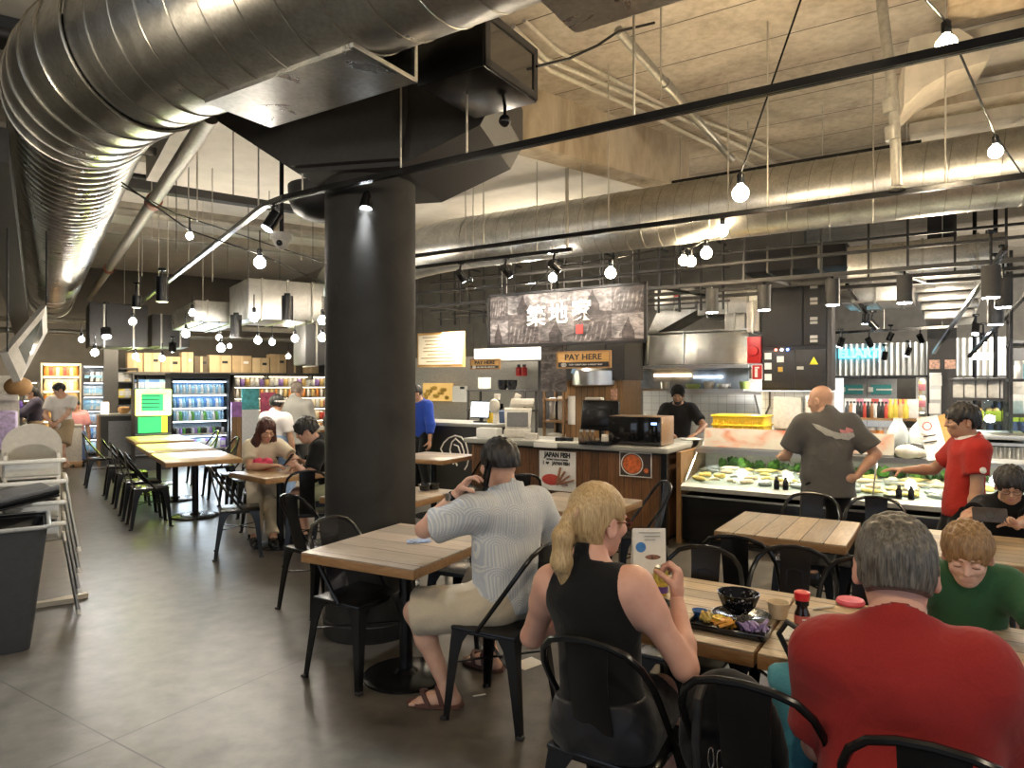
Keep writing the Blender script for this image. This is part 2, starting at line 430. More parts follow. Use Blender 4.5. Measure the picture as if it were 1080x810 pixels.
def person(label, cat='person', pel=(0,0,.95), f=(0,1,0), lean=0, side=0, H=1.75, w=1.0, belly=0.0, chest=1.0, head_f=None, head_up=(0,0,1), neck_fwd=.02,
           hands=None, elbows=None, palms=None, curls=(.45,.45), hdir=None, feet=None, knees=None, foot_dirs=None, thumb=(.4,.4), fingers=(None,None),
           skin_m=None, lip=(.45,.2,.17), brow=(.06,.04,.03), hair=None, top=None, bottom=None, shoes=None, vox=.012, hvox=.006, group=None, male=True, eyes_closed=False, hs=1.0, extra=None, torso=1.0, shw=1.0, name='person', no_ears=False, eye_w=None, iris=(.05,.03,.02), hand_s=1.0):
    """f: the way the body faces. hands/elbows/feet/knees: [right, left] targets in world space"""
    f = unit((f[0], f[1], 0)); r = np.array((f[1], -f[0], 0.)); up = np.array((0, 0, 1.)); pel = np.array(pel, float); k = H/1.75
    ut = rodr(up, r, -R(lean)); ut = rodr(ut, f, R(side)); ft = unit(np.cross(ut, r)); rt = np.cross(ft, ut)
    T = np.stack([rt, ft, ut], 1)
    def t(x, y, z): return pel+T @ (np.array((x, y, z*torso))*k)
    sh = [t(.174*w*shw, -.012, .460), t(-.174*w*shw, -.012, .460)]; hip = [pel+(r*.092*w-up*.02)*k, pel-(r*.092*w+up*.02)*k]
    neck = t(0, -.012, .525); hf = unit(head_f if head_f is not None else f); Rh = basis(hf, head_up); s = hs*.235*k/.235
    hc = neck+ut*.104*k+ft*neck_fwd*k+Rh @ np.array((0, .028, .05))*s
    # torso
    TB = [ell(t(0,-.005,.03), (.158*w*k,.108*k,.115*k), T, .06), ell(t(0,.0+.03*belly,.15), (.142*w*k,(.1+.06*belly)*k,.13*k), T, .06),
          ell(t(0,.0,.32), (.158*w*chest*k,.112*chest*k,.16*k), T, .07), ell(t(0,-.02,.43), (.16*w*k,.085*k,.085*k), T, .06),
          cap(sh[0]-rt*.03*k, sh[1]+rt*.03*k, .062*k, .062*k, .06)]
    TR = cap(t(0,-.03,.43), t(0,-.02,.56), .09*k, .058*k, .06)
    NK = cap(t(0,-.02,.46), hc+Rh @ np.array((0,-.022,-.045))*s, .062*k*(1 if male else .86), .053*s*(1 if male else .86), .03)
    body = TB+[TR, NK]; arms = []; A = []; L = []
    la, lf = .3*k, .262*k
    hands = hands or [None, None]; elbows = elbows or [None, None]
    hp = []
    for i, sg in ((0, 1), (1, -1)):
        tg = np.array(hands[i], float) if hands[i] is not None else sh[i]+rt*sg*.1*k-up*.55*k+f*.06*k
        hint = np.array(elbows[i], float) if elbows[i] is not None else sh[i]+rt*sg*.25*k-up*.3*k-f*.15*k
        el, wr = ik(sh[i], tg, la, lf, hint)
        ua = cap(sh[i], el, .054*k*(.8+.2*w), .042*k, .04); fa = cap(el, el+(wr-el)*.32, .042*k, .043*k, .02); fb = cap(el+(wr-el)*.32, wr, .043*k, .0255*k, .02, )
        dl = cap(sh[i], sh[i]+(el-sh[i])*.3, .060*k*(.85+.15*w), .053*k, .05)
        A.append((ua, fa, fb, dl, el, wr)); body += [dl, ua, fa, fb]
        hd = unit(hdir[i]) if hdir and hdir[i] is not None else unit(wr-el)
        pn = palms[i] if palms and palms[i] is not None else -rt*sg
        hp.append(hand(wr+hd*.01*k, hd, pn, k*.98*hand_s, sg, curls[i], thumb[i], curls=fingers[i]))
    feet = feet or [None, None]; knees = knees or [None, None]; fp = []
    for i, sg in ((0, 1), (1, -1)):
        tg = np.array(feet[i], float) if feet[i] is not None else hip[i]*np.array((1,1,0))+up*.085*k+r*sg*.02
        hint = np.array(knees[i], float) if knees[i] is not None else hip[i]+f*.6-up*.3
        kn, an = ik(hip[i], tg, .43*k, .42*k, hint)
        th = cap(hip[i], kn, .088*k*(.75+.25*w), .057*k, .05); ca = cap(kn, kn+(an-kn)*.35, .054*k, .055*k, .03); cb = cap(kn+(an-kn)*.35, an, .054*k, .036*k, .03)
        fd = unit(np.array(foot_dirs[i] if foot_dirs and foot_dirs[i] is not None else f)*np.array((1,1,0)))
        L.append((th, ca, cb, kn, an, fd)); body += [th, ca, cb]
        zf = an[2]-.085*k
        def ft_(x, y, z, fd=fd, an=an, zf=zf):
            sd = np.array((fd[1], -fd[0], 0)); return np.array((an[0], an[1], zf))+fd*y*k+sd*x*k+up*z*k
        body += [cap(an, ft_(0,-.02,.04), .04*k, .036*k, .03), cap(ft_(0,-.035,.034), ft_(0,.09,.034), .032*k, .034*k, .03), cap(ft_(0,.07,.03), ft_(0,.145,.02), .036*k, .022*k, .03, )]
        for x, y in ((-.03*-sg,.2),(-.012*-sg,.195),(.004*-sg,.188),(.018*-sg,.178),(.031*-sg,.165)):
            body.append(cap(ft_(x*1.0,.14,.017), ft_(x*1.1,y-.012,.013), .0125*k, .0105*k, .006))
        fp.append(ft_)
    pieces = [(*nets(body, vox), 0), (*nets(head_prims(hc, Rh, s, not no_ears, male)+[cap(hc+Rh @ np.array((0,-.022,-.03))*s, hc+Rh @ np.array((0,-.024,-.1))*s, .05*s*(1 if male else .86), .054*s*(1 if male else .86), .03)], hvox), 0)]
    for h_ in hp: pieces.append((*nets(h_, min(hvox, .0055) if vox < .02 else hvox), 0))
    org = np.array((pel[0], pel[1], 0.)); RhT = Rh.T
    def paint(cen, mi):
        q = (cen-hc) @ RhT.T/s
        m = (np.abs(q[:, 0]) < .021-.9*np.abs(q[:, 2]+.0615)) & (np.abs(q[:, 2]+.0615) < .0088) & (q[:, 1] > .083); mi[m] = 1
        for x in (-.031, .031):
            a = (np.abs(q[:, 0]-x) < .018) & (np.abs(q[:, 2]-(.0225-.1*np.abs(np.abs(q[:, 0])-.031))) < .0042) & (q[:, 1] > .06); mi[a] = 2
        return mi
    lipm = plain('lip_'+skin_m.name, lip, .45); brm = plain('brow_%d' % int(brow[0]*1000), brow, .8)
    B = mesh_obj(name, pieces, [skin_m, lipm, brm], org, None, paint); tag(B, label, cat, group)
    def W(x, y, z): return hc+Rh @ (np.array((x, y, z))*s)
    # eyes
    e = MB()
    for x in (-.031, .031):
        if eyes_closed:
            e.mat(1); p = [W(x-.014+.007*j, .0925-abs(j-2)*.0012, -.004-[0,.0022,.003,.0022,0][j]) for j in range(5)]; e.tube([V(q-org) for q in p], .0013*s, 5)
        else:
            M = Matrix.Translation(V(W(x,.0862,-.001)-org)) @ Matrix(Rh.tolist()).to_4x4()
            e.mat(0); e.lathe([(1e-6,-.0075*s)]+[(.0105*s*math.sin(PI*i/8), -.0075*s*math.cos(PI*i/8)) for i in range(1, 8)]+[(1e-6,.0075*s)], 12, M)
            e.mat(1); e.lathe([(1e-6,-.001),(.0048*s,0),(1e-6,.0012)], 10, Matrix.Translation(V(W(x,.0957,-.002)-org)) @ Matrix(Rh.tolist()).to_4x4() @ Matrix.Rotation(PI/2, 4, 'X'))
            e.mat(1); p = [W(x-.0125+.00625*j, .0935-abs(j-2)*.0016, .0035+[0,.0028,.0038,.0028,0][j]) for j in range(5)]; e.tube([V(q-org) for q in p], .0014*s, 5)
    e.build('eye', [plain('eye_white', (.75,.72,.68), .2), plain('eye_dark', iris, .15)], B)
    ctx = dict(B=B, org=org, T=T, t=t, sh=sh, hip=hip, neck=neck, hc=hc, Rh=Rh, s=s, W=W, A=A, L=L, k=k, f=f, r=r, up=up, ut=ut, fp=fp, TB=TB, TR=TR, NK=NK, vox=vox, hvox=hvox, rt=rt, ft=ft)
    if top: make_top(ctx, **top)
    if bottom: make_bottom(ctx, **bottom)
    if hair: make_hair(ctx, **hair)
    if shoes: make_shoes(ctx, **shoes)
    return ctx
def make_top(c, m, sleeve=.75, grow=.014, hem=-.03, neck=.50, fold=.004, name='shirt', fr=24, loose=0.0, vneck=0.0, tank=0.0, collar=None, seed=1, hemup=0):
    k = c['k']; t = c['t']; T = c['T']; g = grow*k
    nc = (t(0,.02,neck), unit(T @ np.array((0,-.35,1))))
    pr = [p.grown(g+loose*(1 if i < 2 else .4)) for i, p in enumerate(c['TB'])]
    pr.append(c['TR'].grown(g*.8))
    if hem < -.07: b0 = c['TB'][0]; pr.append(ell(t(0,-.005,hem), b0.sc*np.array((1,1,1.2)), T, .05).grown(g+loose))
    if tank:
        pr[4] = cap(c['sh'][0]-c['rt']*tank*k, c['sh'][1]+c['rt']*tank*k, .062*k, .062*k, .05).grown(g)
    if sleeve > 0:
        for ua, fa, fb, dl, el, wr in c['A']:
            a = ua.a; d = unit(el-a); L = np.linalg.norm(el-a)
            if sleeve <= 1:
                pr += [dl.grown(g, [(a+d*L*sleeve, d)]), cap(a, el, ua.ra+g*1.2, ua.rb+g*1.9, .03, cuts=[(a+d*L*sleeve, d)])]
            else:
                d2 = unit(wr-el); L2 = np.linalg.norm(wr-el)
                pr += [dl.grown(g), cap(a, el, ua.ra+g*1.1, ua.rb+g*1.4, .03), cap(el, wr, fa.ra+g*1.4, fb.rb+g*1.3, .03, cuts=[(el+d2*L2*(sleeve-1), d2)])]
    clips = []; pr.append(Pr('ell', t(0,.022+vneck*.5,neck+.062), sc=((.088+.03*(tank>0))*k,(.098+vneck)*k,(.062+vneck)*k), Rm=T, k=.016, neg=True))
    clips.append((t(0,0,hem), -unit(T @ np.array((0, hemup, 1.)))))
    if tank:
        for s in (0, 1):
            sg = 1-2*s; clips.append((t(sg*(.178-tank+.035),0,.4), unit(T @ np.array((sg, 0, .18)))))
    v, q = nets(pr, c['vox'], clips, wr_warp(fold, fr, seed))
    o = mesh_obj(name, [(v, q, 0)], m, c['org'], c['B']); o.location = (0,0,0)
    if collar is not None:
        b = MB(); pts = []
        for i in range(13):
            a = PI*2*i/12; pts.append(V(t(.076*math.sin(a), -.012+.078*math.cos(a), .532+.018*(-math.cos(a)))-c['org']))
        rings = [pts[:-1], [p+V(c['ut'])*.045*k+V(p-V(c['neck']-c['org']))*-.02 for p in pts[:-1]], [p+V(c['ut'])*.04*k+(p-V(c['neck']-c['org']))*.2 for p in pts[:-1]], [p-V(c['ut'])*.006*k+(p-V(c['neck']-c['org']))*.34 for p in pts[:-1]]]
        b.loft(rings, cap=False); b.build('collar', collar, c['B'], 60)
    return o
def make_bottom(c, m, length=1.0, grow=.014, rise=.10, fold=.004, name='trousers', flare=.3, seed=2, calf=.0, fr=20):
    """length: 0..1 hip to knee, 1..2 knee to ankle"""
    k = c['k']; g = grow*k; pr = [c['TB'][0].grown(g), c['TB'][1].grown(g*.8)]; clips = []
    for i, (th, ca, cb, kn, an, fd) in enumerate(c['L']):
        hp = c['hip'][i]; d = unit(kn-hp); Lh = np.linalg.norm(kn-hp)
        if length <= 1: pr.append(cap(hp, kn, th.ra+g, th.rb+g*(1+2*flare), .05, cuts=[(hp+d*Lh*length, d)]))
        else:
            d2 = unit(an-kn); L2 = np.linalg.norm(an-kn)
            pr += [cap(hp, kn, th.ra+g, th.rb+g, .05), cap(kn, an, ca.ra+g*(1+flare), cb.rb+g*(1+2.2*flare), .03, cuts=[(kn+d2*L2*(length-1), d2)])]
    v, q = nets(pr, c['vox'], [(c['t'](0,0,rise), c['ut'])], wr_warp(fold, fr, seed))
    o = mesh_obj(name, [(v, q, 0)], m, c['org'], c['B']); o.location = (0,0,0); return o
def make_hair(c, m, style='short', thick=.014, back=-.045, fringe=.052, extra=None, temple=.05, rough=.0035, fr=120, seed=5, name='hair', tilt=.35):
    s, W, Rh = c['s'], c['W'], c['Rh']; RT = Rh.T; hc = c['hc']; g = thick*s
    pr = [ell(W(0,-.014,.032), np.array((.0755*s,.0955*s,.088*s))+g, Rh, .02*s), ell(W(0,-.03,-.02), np.array((.066*s,.07*s,.075*s))+g*.7, Rh, .03*s)]
    pr.append(Pr('ell', W(0,.11,-.035), sc=(.072*s,.085*s,(.035+fringe)*s), Rm=Rh, k=.01*s, neg=True))
    for x in (-1, 1): pr.append(Pr('ell', W(.09*x,.008,-.045), sc=(.043*s,.05*s,.064*s), Rm=Rh, k=.008*s, neg=True))
    if extra: pr += extra(c)
    n0 = np.random.default_rng(seed).normal(size=(6, 3))*fr/s; ph = np.random.default_rng(seed).uniform(0, 6, 6)
    n0[:, 2] *= .45
    def warp(X, Y, Z): return rough*s*sum(np.sin(a[0]*(X-hc[0])+a[1]*(Y-hc[1])+a[2]*(Z-hc[2])+p) for a, p in zip(n0, ph))/2.2
    cl = [(W(0,-.06,back), -unit(Rh @ np.array((0,tilt,1))))] if style == 'short' else []
    v, q = nets(pr, min(c['hvox'], c['vox'])*.95, cl, warp)
    o = mesh_obj(name, [(v, q, 0)], m, c['org'], c['B']); o.location = (0,0,0); return o
def make_shoes(c, m, sole=None, high=0.0, name='shoe'):
    k = c['k']
    for i, ft_ in enumerate(c['fp']):
        pr = [cap(ft_(0,-.03,.05), ft_(0,.1,.045), .047*k, .05*k, .03), cap(ft_(0,.1,.04), ft_(0,.185,.03), .048*k, .034*k, .03), cap(ft_(0,-.02,.05), ft_(0,-.02,.1+high), .048*k, .05*k, .03)]
        z0 = ft_(0,0,0)[2]
        pieces = [(*nets(pr, max(.008, c['vox']*.8), [((0,0,z0+.012), (0,0,-1)), (ft_(0,0,.105+high), (0,0,1))]), 0), (*nets([cap(ft_(0,-.025,.02), ft_(0,.17,.02), .05*k, .046*k, .03)], max(.008, c['vox']*.8), [((0,0,z0+.002), (0,0,-1)), ((0,0,z0+.022), (0,0,1))]), 1)]
        o = mesh_obj(name, pieces, [m, sole or m], c['org'], c['B']); o.location = (0,0,0)
def glasses_on(c, m, lens=None, rim=.0016, rad=(.021,.016), B=None):
    W, s, org = c['W'], c['s'], c['org']; b = MB(); Lb = MB()
    for x in (-.031, .031):
        ring = [V(W(x+rad[0]*math.cos(a), .103-.05*abs(x+rad[0]*math.cos(a))**1.0*.3, -.002+rad[1]*math.sin(a))-org) for a in [2*PI*i/16 for i in range(16)]]
        b.tube(ring, rim*s, 6, closed=True); Lb.add(ring, [tuple(range(16))])
        sg = 1 if x > 0 else -1
        b.tube([V(W(x+sg*rad[0], .101, .003)-org), V(W(sg*.074,.085,.004)-org), V(W(sg*.081,.0,.004)-org), V(W(sg*.083,-.03,-.006)-org)], rim*s*1.2, 6)
    b.tube([V(W(-.0105,.103,.003)-org), V(W(0,.109,.006)-org), V(W(.0105,.103,.003)-org)], rim*s, 6)
    g = b.build('glasses', m, c['B']); Lb.build('lens', lens or glass('lens_glass', (.93,.93,.93), .1), g); return g
# ------------------------------------------------------------------ shared materials
M_black = plain('black_powder_coat', (.0065,.0065,.007), .24, .0, .2, spec=.4)
M_blackm = plain('black_paint', (.018,.017,.017), .55, .0, .2)
M_dark = plain('charcoal_paint', (.045,.043,.041), .6)
M_steel = plain('brushed_steel', (.55,.55,.53), .3, 1, .06, 60)
M_chrome = plain('chrome', (.7,.7,.7), .12, 1, .03)
M_white = plain('white_plastic', (.62,.58,.5), .4)
M_offwhite = plain('off_white_card', (.56,.53,.47), .6)
M_paper = plain('paper', (.82,.8,.74), .7, 0, .04)
M_red = plain('red_paint', (.5,.02,.02), .4)
M_yellow = plain('yellow_plastic', (.78,.5,.02), .4)
M_counterstone = plain('grey_stone', (.3,.3,.27), .35, 0, .12, 50)
M_tile = None
def tiles(name, col, grout, size, rough=.2):
    if name in MATS: return MATS[name]
    t = NT(name); v = t.coords(); sx = t.node('ShaderNodeSeparateXYZ'); t.link(v, sx.inputs[0]); k = None
    for a in (0, 2):
        q = t.math('DIVIDE', sx.outputs[a], size); fr = t.math('FRACT', q)
        e = t.math('LESS_THAN', t.math('ABSOLUTE', t.math('SUBTRACT', fr, .5)), .478)
        k = e if k is None else t.math('MULTIPLY', k, e)
    t.base(t.mix(k, grout, col)); t.set(Roughness=rough); MATS[name] = t.m; return t.m
M_top1 = wood('weathered_plank_top', (.70,.57,.39), (.42,.32,.20), .105, 1, .42, (4, 34, 34))
M_top2 = wood('weathered_plank_top_across', (.70,.57,.39), (.42,.32,.20), .125, 0, .42, (34, 4, 34))
M_top3 = wood('pale_plank_top', (.68,.58,.46), (.48,.38,.28), .185, 1, .34, (3, 26, 26))
M_top4 = wood('warm_table_top', (.60,.42,.22), (.42,.27,.12), .2, 1, .3, (3, 26, 26))
M_edge = wood('orange_table_edge', (.42,.24,.10), (.24,.12,.045), 0, 0, .45, (5, 30, 30))
M_counterwood = wood('vertical_board_cladding', (.30,.15,.06), (.09,.035,.014), .098, 0, .45, (40, 40, 3))
M_postwood = wood('light_board_cladding', (.46,.27,.11), (.22,.11,.04), .085, 0, .45, (40, 40, 3))
# ------------------------------------------------------------------ chairs
def leg_mb(sx, sy):
    mb = MB(); rings = []
    for z, w, t in ((.452,.105,0),(.425,.088,.08),(.385,.066,.2),(.32,.052,.36),(.16,.04,.7),(.012,.031,1.0),(0,.031,1.02)):
        cx, cy = sx*(.178+.032*t), sy*(.172+(.032 if sy > 0 else .055)*t); a = .009
        rings.append([V((cx, cy, z)), V((cx-sx*w, cy, z)), V((cx-sx*w, cy-sy*a, z)), V((cx-sx*a, cy-sy*a, z)), V((cx-sx*a, cy-sy*w, z)), V((cx, cy-sy*w, z))])
    mb.loft(rings); return mb
def make_chair():
    r = thing('metal_chair', 'black metal cafe chair', 'chair')
    s = MB(); s.box((0,0,.448), (.37,.36,.02), b=.009); s.box((0,0,.432), (.35,.34,.02), b=.008)
    s.cyl((0,0,.4585), (0,0,.4595), .012, n=10); s.build('seat', M_black, r)
    for sx in (-1, 1):
        for sy in (-1, 1):
            l = leg_mb(sx, sy).build('leg', M_black, r, 25)
            g = MB(); g.box((sx*.205, sy*.2-(0 if sy > 0 else .022), .008), (.034,.034,.016), b=.005); g.build('foot_cap', M_blackm, l)
    h = MB(); pts = []
    for x, y, z in ((.186,.03,.45),(.19,-.01,.50),(.193,-.075,.585),(.194,-.135,.665),(.189,-.185,.735),(.168,-.223,.795),(.13,-.245,.835),(.07,-.256,.855),(0,-.259,.861)): pts.append((x,y,z))
    pts = pts + [(-x,y,z) for x, y, z in pts[-2::-1]]
    h.tube(pts, .0115, 8); h.build('back_hoop', M_black, r)
    b = MB(); rings = []
    for i in range(9):
        u = i/8; z = .45+.405*u; y = -.168-.088*math.sin(u*PI/2)**1.1; w = .072-.006*math.sin(u*PI)
        rings.append([V((-w,y,z)), V((-w*.5,y-.004,z)), V((w*.5,y-.004,z)), V((w,y,z)), V((w,y+.006,z)), V((-w,y+.006,z))])
    b.loft(rings); bp = b.build('backrest', M_black, r, 40)
    e = MB()
    for x in (-.036, .036): e.tube([(x, -.168-.088*math.sin(u*PI/2)**1.1+.004, .45+.405*u) for u in (.12,.4,.62,.74)], .0035, 6)
    e.tube([(x, -.168-.088*math.sin(.74*PI/2)**1.1+.004, .45+.405*.74+.012*(1-abs(x)/.036)) for x in (-.036,-.02,0,.02,.036)], .0035, 6)
    e.build('embossed_rib', M_black, bp)
    st = MB(); st.bar((-.165,-.165,.27), (.165,.165,.27), .016, .006); st.bar((-.165,.165,.276), (.165,-.165,.276), .016, .006); st.build('cross_brace', M_black, r)
    return r
CHAIR0 = make_chair(); CH_USED = [0]
def chair(x, y, d, label, group='black metal cafe chairs'):
    """d: the way a sitter would face"""
    rz = yaw_of(d)
    if not CH_USED[0]:
        CH_USED[0] = 1; CHAIR0.location = (x,y,0); CHAIR0.rotation_euler = (0,0,rz); return tag(CHAIR0, label, 'chair', group)
    return dup(CHAIR0, (x,y,0), rz, label, group)
# ------------------------------------------------------------------ tables
def table(c, ax, w, d, label, top=M_top1, h=.75, base='disc', group='plank topped cafe tables', edge=M_edge, th=.045, pole=(0,0), name='cafe_table', basers=.24):
    """c centre on the floor, ax: direction of the table's width (local X)"""
    rz = math.atan2(ax[1], ax[0]); r = thing(name, label, 'table', (c[0], c[1], 0), rz, group)
    t = MB(); t.box((0,0,h-.004), (w-.004,d-.004,.008), b=.002); t.build('tabletop', top, r)
    e = MB(); e.box((0,0,h-th/2-.008), (w,d,th), b=.004); e.build('edge_band', edge, r)
    p = MB(); p.cyl((pole[0],pole[1],.02), (pole[0],pole[1],h-th-.02), .038, n=20); p.build('pole', M_black, r)
    sp = MB(); sp.box((pole[0],pole[1],h-th-.012), (.36,.05,.012)); sp.box((pole[0],pole[1],h-th-.013), (.05,.36,.01)); sp.build('support_bracket', M_black, r)
    b = MB(); b.lathe([(basers,0),(basers,.012),(basers-.02,.02),(.07,.028),(.045,.05)], 40, c=(pole[0],pole[1],0)); b.build('base', M_black, r)
    return r
# ------------------------------------------------------------------ the room
def on_r(px, py, m): q = (px-540)/F; return P(px, py, m/(.538*q+.843))       # on the vertical plane m metres along RW
def on_l(px, py, b): q = (px-540)/F; return P(px, py, b/(.821-.571*q))       # on the vertical plane b metres along LD
def span(fr, px0, px1, pt, pb, m):
    """front-bottom-centre, rotation, width, height of something on that plane between two pixel columns"""
    fn = on_r if fr == 'r' else on_l
    a, b = fn(px0, pb, m), fn(px1, pb, m); c = (a+b)/2; q = (px0+px1)/2
    zt, zb = fn(q, pt, m).z, fn(q, pb, m).z
    w = math.hypot(b.x-a.x, b.y-a.y); return V((c.x, c.y, zb)), (YR if fr == 'r' else YL), w, zt-zb
# floor
t = NT('polished_concrete'); v = t.coords(kind='Object')
f1 = t.noise(v, 1.1, 6, .6); f2 = t.noise(v, 7, 5, .6); f3 = t.noise(v, 70, 3)
c = t.ramp(f1, [(.3, (.04,.035,.027)), (.5, (.09,.079,.062)), (.7, (.155,.139,.114))])
c = t.mix(.45, c, t.ramp(f2, [(.3, (.024,.021,.017)), (.7, (.15,.135,.112))]))
sx = t.node('ShaderNodeSeparateXYZ'); t.link(v, sx.inputs[0]); k = None
for off, ax, per in ((3.26, (-.843, .538), 5.2), (1.67, (.538, .843), 5.2)):
    u = t.math('ADD', t.math('MULTIPLY', sx.outputs[0], ax[0]), t.math('MULTIPLY', sx.outputs[1], ax[1]))
    fr = t.math('FRACT', t.math('ADD', t.math('DIVIDE', t.math('SUBTRACT', u, off), per), .5))
    e = t.math('LESS_THAN', t.math('ABSOLUTE', t.math('SUBTRACT', fr, .5)), .0042/per)
    k = e if k is None else t.math('MAXIMUM', k, e)
c = t.mix(k, c, (.035,.03,.025)); t.base(c)
rg = t.ramp(t.noise(v, 2.2, 5), [(.2, (.285,.285,.285)), (.9, (.38,.38,.38))]); t.link(rg, t.b.inputs['Roughness'])
t.b.inputs['Specular IOR Level'].default_value = .45
t.bump(f2, .05, .004); M_floor = t.m
mb = MB(); mb.box((-3,10,-.1), (46,36,.2)); struct('floor', mb, M_floor, 0)
# ceiling: precast planks along RU
CZ = 4.35
t = NT('precast_ceiling'); v = t.coords(); f1 = t.noise(v, 1.3, 7, .65, .8); f2 = t.noise(v, 14, 5, .6)
c = t.ramp(f1, [(.3, (.34,.285,.215)), (.5, (.54,.47,.37)), (.7, (.68,.62,.51))]); c = t.mix(.3, c, t.ramp(f2, [(.35, (.2,.165,.12)), (.6, (.56,.5,.42))]))
sx = t.node('ShaderNodeSeparateXYZ'); t.link(v, sx.inputs[0])
u = t.math('ADD', t.math('MULTIPLY', sx.outputs[0], .538), t.math('MULTIPLY', sx.outputs[1], .843))
fr = t.math('FRACT', t.math('DIVIDE', u, .62)); e = t.math('LESS_THAN', fr, .022); c = t.mix(e, c, (.12,.1,.075)); t.base(c); t.set(Roughness=.85); t.bump(f2, .2, .01); M_ceil = t.m
mb = MB(); mb.box((-3,10,CZ+.15), (46,36,.3)); struct('ceiling', mb, M_ceil, 0)
M_conc = None
t = NT('shuttered_concrete'); v = t.coords(); f1 = t.noise(t.coords((1,1,.25)), 5, 7, .65, .6); f2 = t.noise(v, 1.2, 4)
c = t.ramp(f1, [(.3, (.25,.19,.12)), (.52, (.42,.34,.235)), (.72, (.54,.46,.34))]); c = t.mix(t.ramp(f2, [(.45,(0,0,0)),(.7,(.6,.6,.6))]), c, (.5,.45,.36)); t.base(c); t.set(Roughness=.9); t.bump(f1, .25, .01); M_conc = t.m
M_whitewash = plain('white_ceiling_paint', (.74,.70,.62), .8, 0, .08, 4)
M_joist = plain('painted_joist', (.42,.38,.31), .8, 0, .2, 6)
M_pillar = None
t = NT('dark_pillar_paint'); v = t.coords(); f1 = t.noise(v, 3, 6, .6, .7); f2 = t.noise(t.coords((1,1,.3)), 26, 4)
c = t.ramp(f1, [(.3, (.02,.019,.0172)), (.7, (.038,.036,.032))]); c = t.mix(t.ramp(f2, [(.66,(0,0,0)),(.75,(.5,.5,.5))]), c, (.05,.048,.044)); t.base(c); t.set(Roughness=.72); t.b.inputs['Specular IOR Level'].default_value = .25; M_pillar = t.m
PC = V((-.956, 4.62, 0))
mb = MB(); mb.lathe([(.31,0),(.31,.1),(.30,.105),(.30,3.06)], 64, c=PC); struct('pillar', mb, M_pillar)
# capital: black haunched bracket on the pillar, running across
cb = MB(); ax = V((.93,-.2,0)).normalized(); ay = V((-ax.y, ax.x, 0)); 
def cpt(x, y, z): p = PC+ax*x+ay*y; return V((p.x, p.y, z))
prof = [(-.98,3.48),(-.9,3.36),(-.34,2.99),(.34,2.99),(.86,3.2),(.95,3.36),(.95,3.62),(-.98,3.9)]
cb.loft([[cpt(x, -.36, z) for x, z in prof], [cpt(x, .5, z) for x, z in prof]])
cb.loft([[cpt(x, -.42, z) for x, z in ((-.36,3.02),(.36,3.02),(.4,3.3),(.4,4.36),(-.4,4.36),(-.4,3.3))], [cpt(x, .42, z) for x, z in ((-.36,3.02),(.36,3.02),(.4,3.3),(.4,4.36),(-.4,4.36),(-.4,3.3))]])
struct('pillar_capital', cb, M_blackm, 20)
mb = MB(); mb.lathe([(1e-4,0),(.12,.01),(.2,.06),(.235,.14),(.24,.24)], 24); o = solo('dome_speaker', mb, M_blackm, 'black rounded dome fixture tucked against the left of the dark pillar under its capital', 'fixture', (PC.x-.43, PC.y+.36, 2.84))
# drop beam right of the pillar, deep concrete, along LW
a0 = P(567,87,6.1); a1 = P(727,150,7.6)
bm_ = MB(); d_ = V((LW.x, LW.y, 0)); n_ = V((-LW.y, LW.x, 0)); s0 = V((a0.x, a0.y, 0))-d_*2.2; s1 = V((a1.x, a1.y, 0))
bm_.loft([[s0+V((0,0,3.82)), s0+V((0,0,CZ)), s0+n_*.28+V((0,0,CZ)), s0+n_*.28+V((0,0,3.82))], [s1+V((0,0,3.82)), s1+V((0,0,CZ)), s1+n_*.28+V((0,0,CZ)), s1+n_*.28+V((0,0,3.82))]])
struct('ceiling_beam', bm_, M_conc, 20)
bm_ = MB(); e0, e1 = s0+n_*.28-d_*.5, s1+n_*.28+d_*.0
bm_.loft([[e0+V((0,0,3.86)), e0+V((0,0,CZ)), e0+n_*3.2+V((0,0,CZ)), e0+n_*3.2+V((0,0,3.86))], [e1+V((0,0,3.86)), e1+V((0,0,CZ)), e1+n_*3.2+V((0,0,CZ)), e1+n_*3.2+V((0,0,3.86))]])
struct('ceiling_panel', bm_, M_whitewash, 20)
# joists of the left wing, along LW
for i, b in enumerate((6.2, 7.3, 8.5, 9.9, 11.4, 13.0)):
    j = MB(); j.bar(lp(-3.4, b, CZ-.11), lp(4.6 if b > 8.6 else 2.4+.35*i, b, CZ-.11), .16 if i % 2 else .24, .22); struct('ceiling_beam', j, M_joist if i % 3 else M_dark, 20)
bm_ = MB(); bm_.box((0,0,0), (9.4,13.0,.06)); o = struct('ceiling_panel', bm_, M_whitewash, 20, lp(.6, 11.6, CZ-.035), YL)
# perimeter walls
M_wall = plain('dim_wall', (.15,.14,.122), .8, 0, .15, 5); M_wallL = plain('shop_back_wall', (.10,.088,.072), .8, 0, .1, 5)
mb = MB(); mb.bar(lp(-5.5,18.3,2.2), lp(7.5,18.3,2.2), .2, 4.4); struct('wall_back', mb, M_wallL, 0)
mb = MB(); mb.bar(lp(-2.9,4.9,2.2), lp(-5.2,18.3,2.2), .2, 4.4); struct('wall_left', mb, M_wall, 0)
mb = MB(); mb.bar(rp(11.5,11.6,2.2), rp(1.9,11.6,2.2), .2, 4.4); struct('wall_kitchen', mb, M_wall, 0)
mb = MB(); mb.bar(rp(3,19,2.2), rp(-16,19,2.2), .2, 4.4); struct('wall_far', mb, M_wall, 0)
